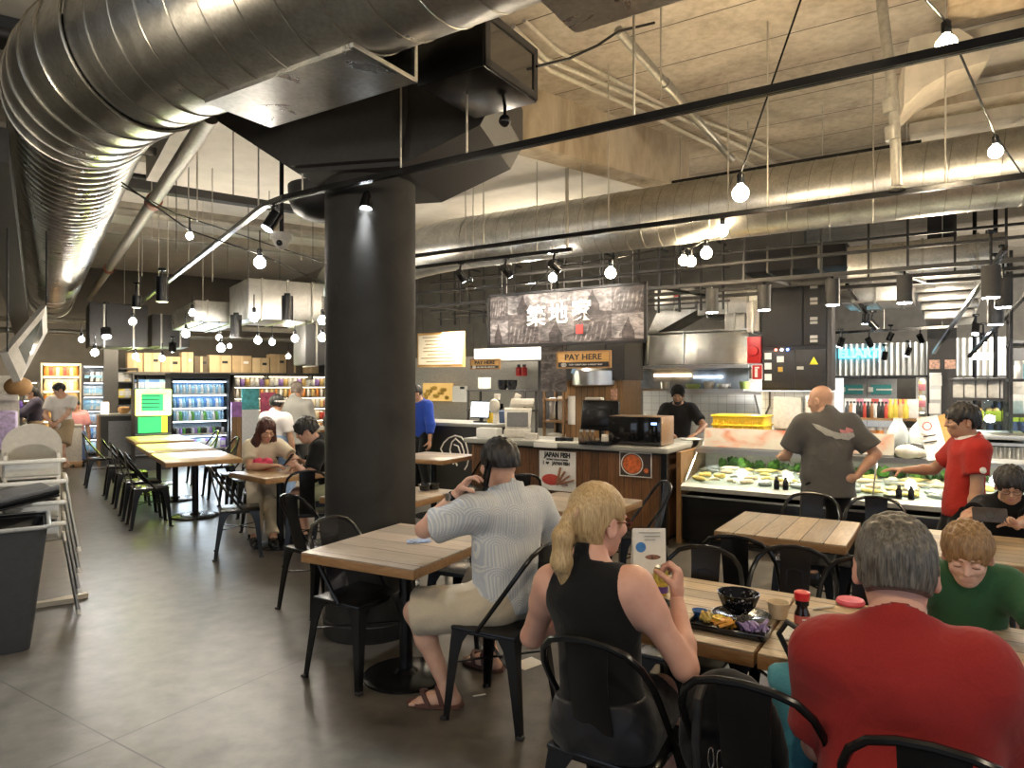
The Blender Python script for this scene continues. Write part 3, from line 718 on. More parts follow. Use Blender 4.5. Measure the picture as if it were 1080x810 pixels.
# ------------------------------------------------------------------ galvanised ducts
def galv(name, tone=1.0, sc=1.0, rough=.32):
    t = NT(name); v = t.coords((1,1,1)); f = t.noise(v, 5*sc, 6, .6, .6); g = t.noise(v, 55*sc, 3)
    c = t.ramp(f, [(.3, (.30*tone,.295*tone,.27*tone)), (.7, (.52*tone,.51*tone,.47*tone))]); c = t.mix(.25, c, t.ramp(g, [(.35,(.25*tone,)*3),(.7,(.62*tone,)*3)]))
    t.base(c); t.set(Metallic=1.0); r = t.ramp(f, [(.3,(rough+.1,)*3),(.7,(rough-.06,)*3)]); t.link(r, t.b.inputs['Roughness']); t.bump(f, .12, .02); return t.m
M_galv = galv('galvanised_spiral', .95); M_galv2 = galv('galvanised_sheet', 1.15, .7, .3); M_galv3 = galv('warm_galvanised', 1.35, 1, .36); M_seam = plain('seam_metal', (.34,.33,.29), .35, 1, .1)
def ring(c, ax, r, n=48, up=V((0,0,1))):
    ax = ax.normalized(); x = ax.cross(up).normalized(); y = x.cross(ax); return [c+x*(r*math.cos(2*PI*i/n))+y*(r*math.sin(2*PI*i/n)) for i in range(n)]
def helix(a, b, r, pitch, rad=.004, n=28, lean=0):
    ax = (b-a); L = ax.length; ax.normalize(); x = ax.cross(V((0,0,1))).normalized(); y = x.cross(ax); T_ = int(L/pitch*n); mb = MB()
    mb.tube([a+ax*(pitch*i/n)+x*(r*math.cos(2*PI*i/n))+y*(r*math.sin(2*PI*i/n)) for i in range(T_+1)], rad, 5); return mb
ZD, RD = 3.45, .41
ELB = V((-2.49, 4.0, ZD)); eA = ELB-RU*.62; eB = ELB+LD*.42
duct = thing('spiral_duct', 'huge shiny galvanised spiral duct bending across the upper left corner', 'duct', (ELB.x, ELB.y, ZD)); dO = ELB
def rel(p): return p-dO
s0 = eA-RU*6.2
mb = MB(); mb.loft([[rel(q) for q in ring(s0, RU, RD, 64)], [rel(q) for q in ring(eA, RU, RD, 64)]], cap=False); mb.build('straight_run', M_galv, duct)
helix(rel(eA), rel(s0), RD+.001, .205, .0045, 48).build('spiral_seam', M_seam, duct)
mb = MB(); pts = []; N_ = 5
for i in range(N_+1):
    u = i/N_; p = eA*(1-u)**2+ELB*2*u*(1-u)+eB*u*u; tdir = (RU*(1-u)+LD*u).normalized(); pts.append((p, tdir))
rr = [[rel(q) for q in ring(p, d, RD+.012, 64)] for p, d in pts]; mb.loft(rr, cap=False); el = mb.build('elbow', M_galv2, duct, 20)
for p, d in pts:
    g = MB(); g.tube([rel(q) for q in ring(p, d, RD+.014, 64)], .008, 6, closed=True); g.build('gore_joint', M_seam, el)
mb = MB(); rings = []; Lr = 9.2; n_r = int(Lr/.02)
for i in range(n_r+1):
    ph = i*.02/.16; rings.append([rel(q) for q in ring(eB+LD*(i*.02), LD, RD-.03+.028*abs(math.cos(PI*ph))**.6, 48)])
mb.loft(rings, cap=False); mb.build('ribbed_run', M_galv2, duct, 60)
e2 = eB+LD*Lr; mb = MB(); mb.loft([[rel(q) for q in ring(e2-LD*.05, LD, RD*.96, 48)], [rel(q) for q in ring(e2+LD*3.6, LD, RD*.92, 48)]], cap=True); mb.build('far_run', M_galv2, duct)
mb = MB()
for k in range(4): mb.tube([rel(q) for q in ring(e2+LD*(.1+k*1.05), LD, RD*.965, 40)], .012, 6, closed=True)
mb.build('far_flange', M_seam, duct)
def register(a0, a1, nm, label):
    r = thing(nm, label, 'vent', rp((a0+a1)/2, 2.19, 3.02), YR); L = abs(a1-a0); b = MB()
    for x in (-L/2, L/2): pass
    b.box((0,0,.004), (L,.38,.008)); b.box((0,.19,.09), (L,.006,.18)); b.box((0,-.19,.05), (L,.006,.09)); b.box((-L/2,0,.08), (.006,.38,.16)); b.build('casing', M_galv2, r, 20)
    f = MB(); f.box((L/2,0,.01), (.02,.4,.02)); f.box((L/2,.19,.1), (.02,.02,.2)); f.build('flange', M_galv3, r, 20)
register(3.05, 2.045, 'duct_register', 'rectangular galvanised register under the big spiral duct, in front of the black capital')
register(1.224, .25, 'duct_register', 'grey sheet metal register at the top edge, right end of the big spiral duct')
# right wing duct
rd = thing('spiral_duct', 'long dull galvanised round duct running above the hanging food stall sign', 'duct', rp(0,6.61,3.34)); dO = rp(0,6.61,3.34)
kA, kB = rp(4.75,6.61,3.34), rp(-4.4,6.61,3.34)
mb = MB(); mb.loft([[rel(q) for q in ring(kB, RU, .30, 48)], [rel(q) for q in ring(kA, RU, .30, 48)]], cap=False); mb.build('straight_run', M_galv3, rd)
helix(rel(kA), rel(kB), .301, .17, .0035, 30).build('spiral_seam', M_seam, rd)
mb = MB(); rr = []
for i in range(6):
    u = i/5; A_, C_ = kA+RU*.5, kA+RU*.5+LD*.45; p = kA*(1-u)**2+A_*2*u*(1-u)+C_*u*u; rr.append([rel(q) for q in ring(p, (RU*(1-u)+LD*u), .305, 48)])
mb.loft(rr, cap=False); mb.build('elbow', M_galv3, rd, 20)
C_ = kA+RU*.5+LD*.45; mb = MB(); mb.loft([[rel(q) for q in ring(C_, LD, .3, 48)], [rel(q) for q in ring(C_+LD*3.2, LD, .3, 48)]], cap=True); mb.build('far_run', M_galv3, rd)
# flattened duct of the left wing, boxes, pipes
def flat_duct(fr, px0, px1, pt, pb, m, depth, label, mat=M_galv3, name='rectangular_duct', cat='duct', seams=4):
    loc, rz, w, h = span(fr, px0, px1, pt, pb, m); r = thing(name, label, cat, loc, rz); b = MB(); b.box((0,depth/2,h/2), (w,depth,h), b=.02); b.build('casing', mat, r)
    for i in range(seams):
        x = -w/2+w*(i+.5)/seams; s = MB(); s.box((x,-.008,h/2), (.025,.02,h+.02)); s.box((x,depth/2,-.008), (.025,depth,.02)); s.build('flange', M_seam, r, 20)
    return r
flat_duct('l', 262, 342, 296, 338, 9.4, 1.1, 'boxy galvanised duct left of the dark pillar above the drinks wall', seams=3)
o = flat_duct('l', 205, 258, 318, 340, 10.6, 2.0, 'wide low galvanised duct over the middle of the left aisle', mat=M_galv2, seams=2)
flat_duct('l', 94, 156, 320, 366, 12.2, .9, 'black air handling box hanging at the far end of the left aisle', M_blackm, 'air_handler', 'box', 2)
flat_duct('l', 160, 200, 332, 366, 13.2, .9, 'dark ceiling box beside the far air handler', M_dark, 'air_handler', 'box', 2)
flat_duct('l', 322, 345, 342, 385, 8.6, .5, 'dark brown ceiling box touching the left edge of the pillar', M_dark, 'air_handler', 'box', 1)
def pipe(nm, label, pts, r, mat, cat='pipe', group=None, couplings=(), cm=None):
    pts = [V(p) for p in pts]; o0 = pts[0]; t_ = thing(nm, label, cat, o0, 0, group); m = MB(); m.tube([p-o0 for p in pts], r, 12); m.build('run', mat, t_)
    for u in couplings:
        a, b = pts[0], pts[-1]; p = a.lerp(b, u)-o0; d = (b-a).normalized(); c_ = MB(); c_.cyl(p-d*r*1.3, p+d*r*1.3, r*1.3, n=14); c_.build('coupling', cm or mat, t_)
    return t_
pA, pB = on_l(222,122,4.1), None
M_pipe = plain('grey_pipe', (.36,.34,.29), .45, .6, .15); M_pipew = plain('cream_pipe', (.62,.56,.45), .5, 0, .1); M_cop = plain('red_coupling', (.30,.07,.035), .5); M_rod = plain('hanger_rod', (.55,.52,.45), .4, .8)
z_ = 3.55; pA = P(222,122,F*(z_-EYE)/(405-122)); pB = P(94,315,F*(z_-EYE)/(405-315))
pipe('sprinkler_main', 'thick grey sprinkler pipe with red couplings running beside the big duct', [pA, pB], .062, M_pipe, couplings=(.22,.62), cm=M_cop)
for i, (b, z, r, mt, lb, a1) in enumerate(((5.75,4.02,.045,M_blackm,'black pipe across the left ceiling nearest the pillar capital',2.0),(6.4,3.98,.05,M_blackm,'second black pipe across the left ceiling behind the nearest one',2.3),(7.6,3.96,.04,M_joist,'brown pipe across the middle of the left ceiling',2.6),(8.6,3.96,.028,M_blackm,'thin dark pipe across the left ceiling, past the brown pipe',3.2),(10.4,3.97,.03,M_joist,'thin brown pipe across the far left ceiling',4.2),(14.6,2.78,.05,M_pipew,'cream pipe running along over the left shop shelves',4.8),(15.2,2.62,.05,M_pipe,'grey pipe just under the cream one over the left shelves',4.8))):
    pipe('ceiling_pipe', lb, [lp(-3.3,b,z), lp(a1,b,z)], r, mt)
# thin pipes in the centre / right ceiling
def cz(px, py, z): return P(px, py, F*(z-EYE)/(405-py))
pipe('conduit', 'upper of the three pale conduits beside the concrete beam', [cz(553,22,4.3), cz(590,55,4.3), cz(702,112,4.3), cz(855,172,4.3)], .016, M_pipew, 'pipe')
pipe('conduit', 'middle of the three pale conduits beside the concrete beam', [cz(541,28,4.28), cz(575,62,4.28), cz(690,112,4.28), cz(825,175,4.28)], .02, M_pipew, 'pipe')
pipe('conduit', 'lowest of the three pale conduits beside the concrete beam', [cz(541,38,4.27), cz(580,74,4.27), cz(690,124,4.27), cz(800,178,4.27)], .02, M_pipew, 'pipe')
pipe('drain_pipe', 'slanting grey pipe crossing above the front lighting track', [cz(652,32,4.2), cz(772,168,3.9)], .035, M_pipe, couplings=(.35,))
pipe('cable', 'black cable sagging from the black box to the ceiling hook', [P(566,70,3.7), P(600,62,3.9), P(630,48,4.0), P(652,33,4.1), P(690,24,4.3)], .008, M_black, 'cable')
pv = 4.6
pipe('sprinkler_drop', 'vertical grey sprinkler drop pipe ending above the fish counter', [P(927,-25,pv), P(932,20,pv), P(943,112,pv), P(946,196,pv)], .035, M_pipe, couplings=(.62,.75))
mb = MB(); p0 = P(946,198,pv); mb.lathe([(.02,.03),(.02,0),(.055,-.004),(.055,-.012),(.012,-.02)], 16, c=p0); sp_ = [o for o in COL.objects if o.name.startswith('sprinkler_drop')][0]; mb.v = [tuple(V(q)-sp_.location) for q in mb.v]; mb.build('sprinkler_head', M_pipe, sp_)
mb = MB(); q = [P(x, y, 4.6) for x, y in ((1004,30),(1012,30),(1046,52),(1042,64),(1002,76),(974,92),(958,108),(953,112),(955,62),(960,40))]; n_ = V((.4,.9,0)).normalized()*.5
q = [p-V((0,0,0)) for p in q]; mb.loft([q, [p+n_ for p in q]]); solo('haunch_bracket', mb, M_joist, 'curved dark haunch of the ceiling beam in the top right corner', 'beam', smooth=20)
for i, (p0, p1, w_, z_, lb) in enumerate((((1000,0),(1085,-10),.5,4.2,'first'),((985,62),(1090,28),.45,4.15,'second'),((955,120),(1095,80),.4,4.1,'third'),((960,140),(1095,112),.3,4.0,'fourth'))):
    j = MB(); a_, b_ = cz(p0[0], p0[1], z_), cz(p1[0], p1[1], z_); d_ = RU*-1; j.bar(a_, a_+d_*4, w_, .12); struct('ceiling_beam', j, M_joist if i % 2 else M_conc, 20)
# right-hand rectangular ducts
flat_duct('r', 893, 1062, 252, 292, 8.6, .9, 'wide shiny rectangular duct at the upper right behind the black frame', M_galv2, seams=3)
flat_duct('r', 886, 962, 292, 318, 9.2, 1.0, 'grey rectangular duct right of the electrical cabinet', M_galv3, seams=3)
loc, rz, w, h = span('r', 960, 1044, 288, 336, 10.2); r = thing('stepped_duct', 'bright stepped metal duct narrowing downwards at the upper right', 'duct', loc, rz)
for i in range(5):
    b = MB(); b.box((0,.6,h*(1-i*.2)-h*.1), (w*(1-.09*i),1.2,h*.19), b=.015); b.build('stepped_section', M_galv2 if i % 2 else M_galv3, r, 25)
# ------------------------------------------------------------------ tracks, rods, frame
def track(label, pts, w=.036, h=.034, name='lighting_track', rods=(), zc=CZ):
    pts = [V(p) for p in pts]; o0 = pts[0]; t_ = thing(name, label, 'track', o0)
    for a, b in zip(pts, pts[1:]):
        m = MB(); m.bar(a-o0, b-o0, w, h); m.bar(a-o0-V((0,0,h*.5)), b-o0-V((0,0,h*.5)), w*.35, .004); m.build('rail', M_black, t_, 20)
    L = [(b-a).length for a, b in zip(pts, pts[1:])]
    for u in rods:
        s = u*sum(L); i = 0
        while i < len(L)-1 and s > L[i]: s -= L[i]; i += 1
        p = pts[i].lerp(pts[i+1], s/L[i])-o0; m = MB(); m.cyl(p, p+V((0,0,zc-p.z-o0.z)), .006, n=6); m.build('hanger_rod', M_rod, t_)
    return t_
TZ = 2.863; tA, tB = rp(-1.9,2.95,TZ), rp(3.64,2.95,TZ); tC = P(60,383,F*(TZ-EYE)/22.)
tBmid = tB+RU*.14+LD*.14
track('long black lighting track passing before the dark pillar and bending into the left aisle', [tA, tB, tBmid, tBmid+LD*11.5], rods=(.18,.235,.262,.31,.345,.50,.62,.74,.86))
track('black lighting track running in front of the long round duct', [rp(-3.6,5.31,2.95), rp(5.0,5.31,2.95)], rods=(.3,.42,.55,.7,.85))
track('short black track with three spots left of the hanging sign', [rp(3.05,5.85,2.95), rp(5.0,5.85,2.95)], rods=(.2,.6))
track('black track lying above the long round duct', [rp(.2,7.2,3.84), rp(2.55,7.2,3.84)], rods=(.05,.35,.65,.95))
for i, (px, pt, pb, d) in enumerate(((697,12,105,4.6),(920,30,235,5.2),(907,0,48,3.6),(922,-5,110,4.8),(768,60,275,6.0),(750,135,280,7.0),(757,150,280,7.2),(614,105,262,6.8),(498,180,262,7.0),(600,175,255,6.4))):
    pass
rods = MB()
def rod(label, px, pt, pb, d, r=.006):
    a, b = P(px, pb, d), P(px, pt, d); b.z = CZ; o = MB(); o.cyl((0,0,0), b-a, r, n=6); return solo('hanger_rod', o, M_rod, label, 'rod', a)
rod('thin pale hanger rod reaching the front track, right of the black box', 697, 12, 105, 4.4)
rod('thin hanger rod right of the string bulb over the round duct', 768, 60, 225, 6.1)
rod('thin hanger rod hanging left of the drop pipe', 921, 30, 235, 5.6)
rod('thin hanger rod holding the round duct above the sign', 614, 105, 262, 6.75)
rod('thicker hanger rod on the round duct beside the pillar', 598, 178, 262, 7.0, .018)
rod('thin hanger rod at the bend of the round duct', 491, 180, 275, 7.6)
for i, (px, b) in enumerate(((208,6.1),(246,6.3),(224,7.5),(186,7.7),(160,8.7),(262,8.4),(177,10.2),(284,8.0),(214,10.6),(240,11.6),(150,11.8),(295,10.0),(318,7.4),(330,9.2))):
    a = on_l(px, 300, b); o = MB(); zb = (3.0,3.3,2.7)[i % 3]; o.cyl((0,0,0), (0,0,CZ-zb), .005, n=6); solo('hanger_rod', o, M_dark if i % 2 else M_rod, 'thin hanger rod under the left ceiling, '+ORD[i]+' of the scattered ones', 'rod', (a.x,a.y,zb), 0, 'hanger rods of the left ceiling')
# black hanging frame above the counters
fr_ = thing('suspended_grid', 'black steel frame of bars and uprights hanging over the stall counters', 'frame', rp(0,7.5,2.75), YR)
def fbar(x0, y0, z0, x1, y1, z1, w=.03, nm='bar'):
    m = MB(); m.bar((x0,y0,z0), (x1,y1,z1), w, w); return m.build(nm, M_dark if w > .03 else M_blackm, fr_, 20)
for y in (0, .55, 1.1): fbar(-6.6,y,0,3.4,y,0,.04); 
fbar(-6.6,0,.2,3.4,0,.2,.028); fbar(-6.6,.55,.42,3.4,.55,.42,.026); fbar(-6.6,0,.62,3.4,0,.62,.024); fbar(-6.6,.55,.8,3.4,.55,.8,.022)
for i in range(26):
    x = -6.4+i*.38; y = (0,.55)[i % 2]; fbar(x,y,0,x,y,(1.1 if i % 3 == 0 else .85),.022,'upright')
for i in range(9): x = -6.2+i*1.15; fbar(x,0,0,x+.25,1.1,0,.03,'cross_bar')
trl = thing('trellis', 'dense black trellis of thin bars behind the hanging stall sign', 'trellis', rp(4.0,8.3,2.55), YR)
for i in range(17):
    m = MB(); x = -2.6+i*.27; m.bar((x,0,0), (x,0,1.0), .022, .022); m.build('upright', M_blackm, trl, 20)
for i in range(5):
    m = MB(); m.bar((-2.65,0,.1+i*.2), (1.8,0,.1+i*.2), .02, .02); m.build('bar', M_blackm, trl, 20)
for i in range(6):
    m = MB(); m.bar((-2.5+i*.8,0,.95), (-2.5+i*.8,.9,.95), .03, .03); m.build('cross_bar', M_blackm, trl, 20)
# black box with a glass front on the capital
r = thing('black_box', 'black box with a glass end hanging right of the pillar under the duct', 'box', rp(0,0,0)); A_, B_, C_, D_ = P(565,110,3.78), P(497,127,4.01), P(440,88,3.52), P(515,70,3.33)
c_ = (A_+B_+C_+D_)/4; r.location = c_; r.rotation_euler = (0,0,YR)
m = MB(); m.box((0,0,.15), (.42,.52,.30), b=.008); m.build('case', M_black, r)
m = MB()
for z in (.03,.27): m.box((.214,0,z), (.012,.5,.04))
for y in (-.23,.23): m.box((.214,y,.15), (.012,.04,.28))
m.build('front_frame', M_blackm, r, 20)
m = MB(); m.box((.211,0,.15), (.004,.44,.22)); m.build('glass_front', plain('dark_glass', (.03,.03,.03), .06, 0, .1, 8, spec=.9), r, 0)
m = MB(); m.cyl((.05,.18,-.06), (.05,.18,0), .01, n=8); m.ball((.05,.18,-.09), .035, 12, 8); m.build('hanging_sensor', M_black, r)
# ------------------------------------------------------------------ helpers for the stalls
def unit_r(nm, label, cat, px0, px1, pt, pb, m, fr='r', group=None):
    """Empty standing on the plane, local x to the right, y away, z up; returns it with its width and height"""
    loc, rz, w, h = span(fr, px0, px1, pt, pb, m); return thing(nm, label, cat, loc, rz, group), w, h
def part(r, nm, mat, fn, smooth=35):
    m = MB(); fn(m); return m.build(nm, mat, r, smooth)
def lettering(r, body, size, mat, x, y, z, sx=1.0, bold=0, depth=.003, nm='lettering', rot=None):
    m = text_mb(body, size, depth, bold, sx=sx); o = m.build(nm, mat, r, 0); o.location = (x, y, z)
    if rot: o.rotation_euler = rot
    return o
M_signblack = plain('sign_black', (.02,.018,.017), .5); M_signwhite = plain('sign_white', (.85,.82,.74), .5); M_signwood = wood('sign_board', (.62,.36,.12), (.45,.24,.07), 0, 0, .5, (4,20,30))
M_ink = plain('black_ink', (.02,.02,.02), .6)
def photo_panel(name, tone=(.5,.42,.38)):
    """dusky market photographs: blurred shapes in brown greys"""
    if name in MATS: return MATS[name]
    t = NT(name); v = t.coords(); f = t.noise(t.coords((2.2,1,5)), 2.4, 5, .6, 1.6); g = t.noise(v, 9, 4, .6, .8)
    c = t.ramp(f, [(.36, tuple(x*.10 for x in tone)), (.52, tuple(x*.42 for x in tone)), (.64, tone)]); c = t.mix(.4, c, t.ramp(g, [(.4,tuple(x*.1 for x in tone)),(.7,tuple(x*.8 for x in tone))]))
    t.base(c); t.set(Roughness=.5); MATS[name] = t.m; return t.m
# hanging sign with the three characters
r, w, h = unit_r('hanging_sign', 'long hanging stall sign of brown market photographs with three white Chinese characters', 'sign', 516, 681, 304, 364, 6.6)
part(r, 'frame', M_signblack, lambda m: [m.box((0,.03,h/2), (w,.05,h)), m.box((0,0,h-.015), (w+.03,.03,.03)), m.box((0,0,.015), (w+.03,.03,.03)), m.box((-w/2,0,h/2), (.03,.03,h)), m.box((w/2,0,h/2), (.03,.03,h))], 20)
pnm = [photo_panel('market_photo_dark', (.30,.25,.235)), photo_panel('market_photo_mid', (.48,.42,.40)), photo_panel('market_photo_light', (.68,.60,.58))]
pi_ = 0
for row in range(2):
    xs = [-w/2, -w*.365, -w*.155, w*.075, w*.305, w/2]
    for j in range(5):
        k = (j+row) % 2; x0, x1 = xs[j], xs[j+1]; z0 = h/2*(1-row)
        pp = part(r, 'photo_panel', pnm[(0,2)[k] if j != 2 else 1+k*0], lambda m: m.box(((x0+x1)/2,.002,z0+h/4), (x1-x0,.006,h/2)), 0)
        q = MB(); rg = random.Random(row*7+j); cxm = (x0+x1)/2; czm = z0+h/4; W_ = (x1-x0)
        if k:     # shop front figure under a pale sky
            q.mat(0); q.prism([(cxm-W_*.16,czm-h*.25),(cxm-W_*.2,czm-h*.05),(cxm-W_*.07,czm+h*.1),(cxm,czm+h*.19),(cxm+W_*.06,czm+h*.08),(cxm+W_*.18,czm-h*.06),(cxm+W_*.2,czm-h*.25)], -.0015, .0015, Matrix.Rotation(PI/2,4,'X'))
            q.prism([(x0,czm-h*.25),(x0,czm-h*.15),(x1,czm-h*.19),(x1,czm-h*.25)], -.001, .001, Matrix.Rotation(PI/2,4,'X'))
        else:     # rows of pale fish
            q.mat(1)
            for n in range(7):
                x = x0+W_*(.1+.13*n); z = czm+h*(.12-.035*(n % 3)); q.prism([(x,z),(x+W_*.05,z+.02),(x+W_*.03,z-.05),(x-W_*.03,z-.09),(x-W_*.02,z-.04)], -.0015, .0015, Matrix.Rotation(PI/2,4,'X'))
                x2 = x0+W_*(.06+.13*n); z2 = czm-h*(.08+.02*(n % 2)); q.prism([(x2,z2),(x2+W_*.04,z2+.012),(x2+W_*.02,z2-.035),(x2-W_*.03,z2-.06)], -.0015, .0015, Matrix.Rotation(PI/2,4,'X'))
        o = q.build('printed_shape', [photo_panel('market_photo_deep', (.20,.16,.15)), pnm[2]], pp, 0); o.location = (0,-.003,0)
for i, ch in enumerate('築地家'): lettering(r, ch, h*.40, M_signwhite, -w*.168+w*.146*i, -.008, h*(.52+.025*i), 1.0, .006)
part(r, 'seal', plain('seal_red', (.55,.06,.05), .5), lambda m: m.box((w*.113,-.008,h*.27), (.085,.006,.1)))
for x in (-w*.42, w*.42):
    part(r, 'hanger_rod', M_blackm, lambda m: m.cyl((x,.03,h), (x,.03,3.035-r.location.z), .006, n=6))
# PAY HERE boards
def pay_board(px0, px1, pt, pb, m, label, sub=True, blur=False):
    r, w, h = unit_r('pay_here_sign', label, 'sign', px0, px1, pt, pb, m, group='pay here boards')
    part(r, 'board', M_signwood, lambda q: q.box((0,.015,h/2), (w,.03,h), b=.003)); part(r, 'border', M_edge, lambda q: [q.box((0,-.002,h-.008), (w,.01,.016)), q.box((0,-.002,.008), (w,.01,.016)), q.box((-w/2+.008,-.002,h/2), (.016,.01,h)), q.box((w/2-.008,-.002,h/2), (.016,.01,h))], 0)
    lettering(r, 'PAY HERE', h*.48, M_ink, 0, -.003, h*.64, 1.12, .001)
    part(r, 'black_strip', M_signblack, lambda q: q.box((0,-.002,h*.21), (w*.93,.008,h*.3), b=.002)); 
    lettering(r, 'CASH • CREDIT CARD • E-WALLET ONLY', h*.115, M_signwhite, w*.05, -.008, h*.21, 1.0)
    part(r, 'card_emblem', M_signwhite, lambda q: [q.tube([(-w*.355+.03*math.cos(a), -.008, h*.21+.018*math.sin(a)) for a in [PI*2*i/14 for i in range(14)]], .004, 5, closed=True), q.box((-w*.355,-.008,h*.21), (.03,.004,.012))], 0)
    for x in (-w*.4, w*.4): part(r, 'hanger_chain', M_blackm, lambda q: q.cyl((x,.015,h), (x,.015,h+.5), .004, n=6))
    return r
pay_board(587, 644, 370, 388.5, 6.62, 'wooden PAY HERE board hanging right under the long stall sign')
pay_board(496, 527, 378.5, 389.5, 8.0, 'smaller wooden PAY HERE board farther back, left of the big one')
# stall counter with brown boards
r = thing('stall_counter', 'food stall counter clad in brown vertical boards with a grey stone top', 'counter', rp(3.69,6.72), YR); cw = 2.52
part(r, 'cladding', M_counterwood, lambda m: m.box((0,.36,.48), (cw-.1,.62,.9)), 0)
part(r, 'plinth', M_blackm, lambda m: m.box((0,.38,.02), (cw-.12,.6,.04)), 0)
part(r, 'countertop', M_counterstone, lambda m: m.box((0,.37,.965), (cw+.06,.78,.055), b=.006))
part(r, 'end_post', M_black, lambda m: m.box((cw/2-.015,.02,.47), (.06,.06,.94)), 0); part(r, 'shelf_edge', M_blackm, lambda m: m.box((0,.05,.925), (cw,.02,.03)), 0)
# posters
def poster(px0, px1, pt, pb, m, label): return unit_r('poster', label, 'poster', px0, px1, pt, pb, m)
r, w, h = poster(569, 607.5, 476, 517.5, 6.75, 'white poster with a red fish and the words JAPAN FISH on the board cladding')
part(r, 'sheet', M_paper, lambda m: m.box((0,-.002,h/2), (w,.004,h)), 0)
lettering(r, 'JAPAN FISH', h*.17, M_ink, 0, -.006, h*.90, .86, .0035); lettering(r, 'EATING TODAY IS JAPAN', h*.06, M_ink, 0, -.006, h*.785, .9, .001)
lettering(r, 'I', h*.12, M_ink, -w*.38, -.006, h*.69, .9, .002); lettering(r, 'JAPAN FISH', h*.12, M_ink, w*.10, -.006, h*.69, .82, .002)
hm = MB(); hp_ = [(.5*math.sin(a)**3*.5, .42*(13*math.cos(a)-5*math.cos(2*a)-2*math.cos(3*a)-math.cos(4*a))/16*.55) for a in [2*PI*i/20 for i in range(20)]]
hm.prism([(-w*.27+x*h*.2, h*.69+y*h*.2) for x, y in hp_], 0, .003, Matrix.Rotation(PI/2,4,'X')); o = hm.build('heart', M_ink, r, 0); o.location = (0,-.003,0)
fm = MB(); fm.ball((-w*.17,-.004,h*.27), w*.26, 16, 8, (1,.02,.52)); fm.prism([(w*.02,h*.2),(w*.2,h*.3),(w*.3,h*.14),(w*.16,h*.1)], 0, .004, Matrix.Rotation(PI/2,4,'X')); fm.build('red_fish', plain('fish_red', (.55,.07,.05), .5), r)
fm = MB()
for i in range(4): a = .5+.23*i; fm.bar((w*.0,-.005,h*.16), (w*(.10+.12*i),-.005,h*(.60-.10*i)), .018, .05, (0,1,0))
fm.build('printed_hand', plain('print_brown', (.34,.16,.09), .6), r, 0)
r, w, h = poster(653.5, 687.5, 477, 503, 6.75, 'square photo poster of an orange-red crab dish on dark boards')
part(r, 'sheet', M_paper, lambda m: m.box((0,-.002,h/2), (w,.004,h)), 0); part(r, 'photo_ground', plain('print_dark', (.05,.035,.03), .5), lambda m: m.box((0,-.005,h/2), (w*.94,.003,h*.92)), 0)
part(r, 'printed_dish', plain('print_orange', (.62,.14,.04), .4, 0, .5, 26), lambda m: [m.ball((-w*.1,-.006,h*.52), w*.3, 20, 8, (1,.02,.95)), m.ball((w*.33,-.006,h*.28), w*.09, 12, 6, (1,.03,1))]); part(r, 'printed_rim', M_paper, lambda m: m.tube([(-w*.1+w*.33*math.cos(a),-.006,h*.52+w*.31*math.sin(a)) for a in [PI*2*i/24 for i in range(24)]], .006, 5, closed=True))
# things on the counter: placed on the stone top at z
CT = .993
def on_ct(px, u2, z=CT): p = on_r(px, 470, u2); return V((p.x, p.y, z))
r = thing('microwave', 'black microwave oven with a blue display on the right end of the counter', 'microwave', on_ct(669,6.83), YR); mw_, mh_ = .60, .30
part(r, 'case', plain('copper_steel', (.42,.29,.2), .35, .8), lambda m: m.box((0,.2,mh_/2+.012), (mw_,.38,mh_), b=.006)); part(r, 'door', plain('black_gloss', (.006,.006,.007), .08, spec=.8), lambda m: m.box((-.06,-.002,mh_/2+.012), (mw_-.14,.03,mh_-.01), b=.004))
part(r, 'control_panel', plain('black_gloss', (.006,.006,.007), .08), lambda m: m.box((mw_/2-.075,-.002,mh_/2+.012), (.14,.03,mh_-.01), b=.004)); part(r, 'display', emit('blue_display', (.15,.3,1.0), 2.0), lambda m: m.box((mw_/2-.075,-.018,mh_*.80), (.06,.003,.025)), 0); part(r, 'foot', M_black, lambda m: [m.cyl((x,y,0), (x,y,.014), .014, n=8) for x in (-.24,.24) for y in (.06,.34)])
r = thing('till_monitor', 'black till monitor seen from behind on the counter left of the microwave', 'monitor', on_ct(631,7.0), YR)
part(r, 'screen_back', M_black, lambda m: [m.box((0,.05,.30), (.46,.04,.34), (R(-8),0,0), b=.012), m.box((0,.03,.28), (.3,.05,.2), (R(-8),0,0), b=.01)]); part(r, 'stand', M_black, lambda m: [m.box((0,.08,.01), (.22,.18,.02), b=.006), m.bar((0,.1,.01), (0,.07,.2), .06, .03)]); part(r, 'paper_roll', M_offwhite, lambda m: m.box((-.08,.07,.49), (.2,.1,.03), b=.01))
for i, (px, sc, lab) in enumerate(((613,1.,'left condiment bottle beside the till monitor'),(619.5,1.1,'middle condiment bottle below the till monitor'),(625,1.1,'right condiment bottle below the till monitor'))):
    m = MB(); m.lathe([(.03,0),(.033,.01),(.033,.07),(.014,.1),(.012,.125),(.017,.13),(.017,.145),(0.001,.147)], 14); r = thing('condiment_bottle', lab, 'bottle', on_ct(px,6.8), 0, 'condiment bottles by the till'); m.build('body', plain('sauce_brown', (.10,.06,.03), .2), r); part(r, 'cap', M_steel, lambda q: q.lathe([(.018,.128),(.018,.15),(.001,.152)], 12))
r = thing('jar', 'white lidded jar beside the microwave', 'jar', on_ct(638,6.78)); part(r, 'body', M_offwhite, lambda m: m.lathe([(.038,0),(.04,.01),(.04,.08),(.03,.09)], 16)); part(r, 'lid', M_paper, lambda m: m.lathe([(.036,.088),(.036,.11),(.001,.112)], 16))
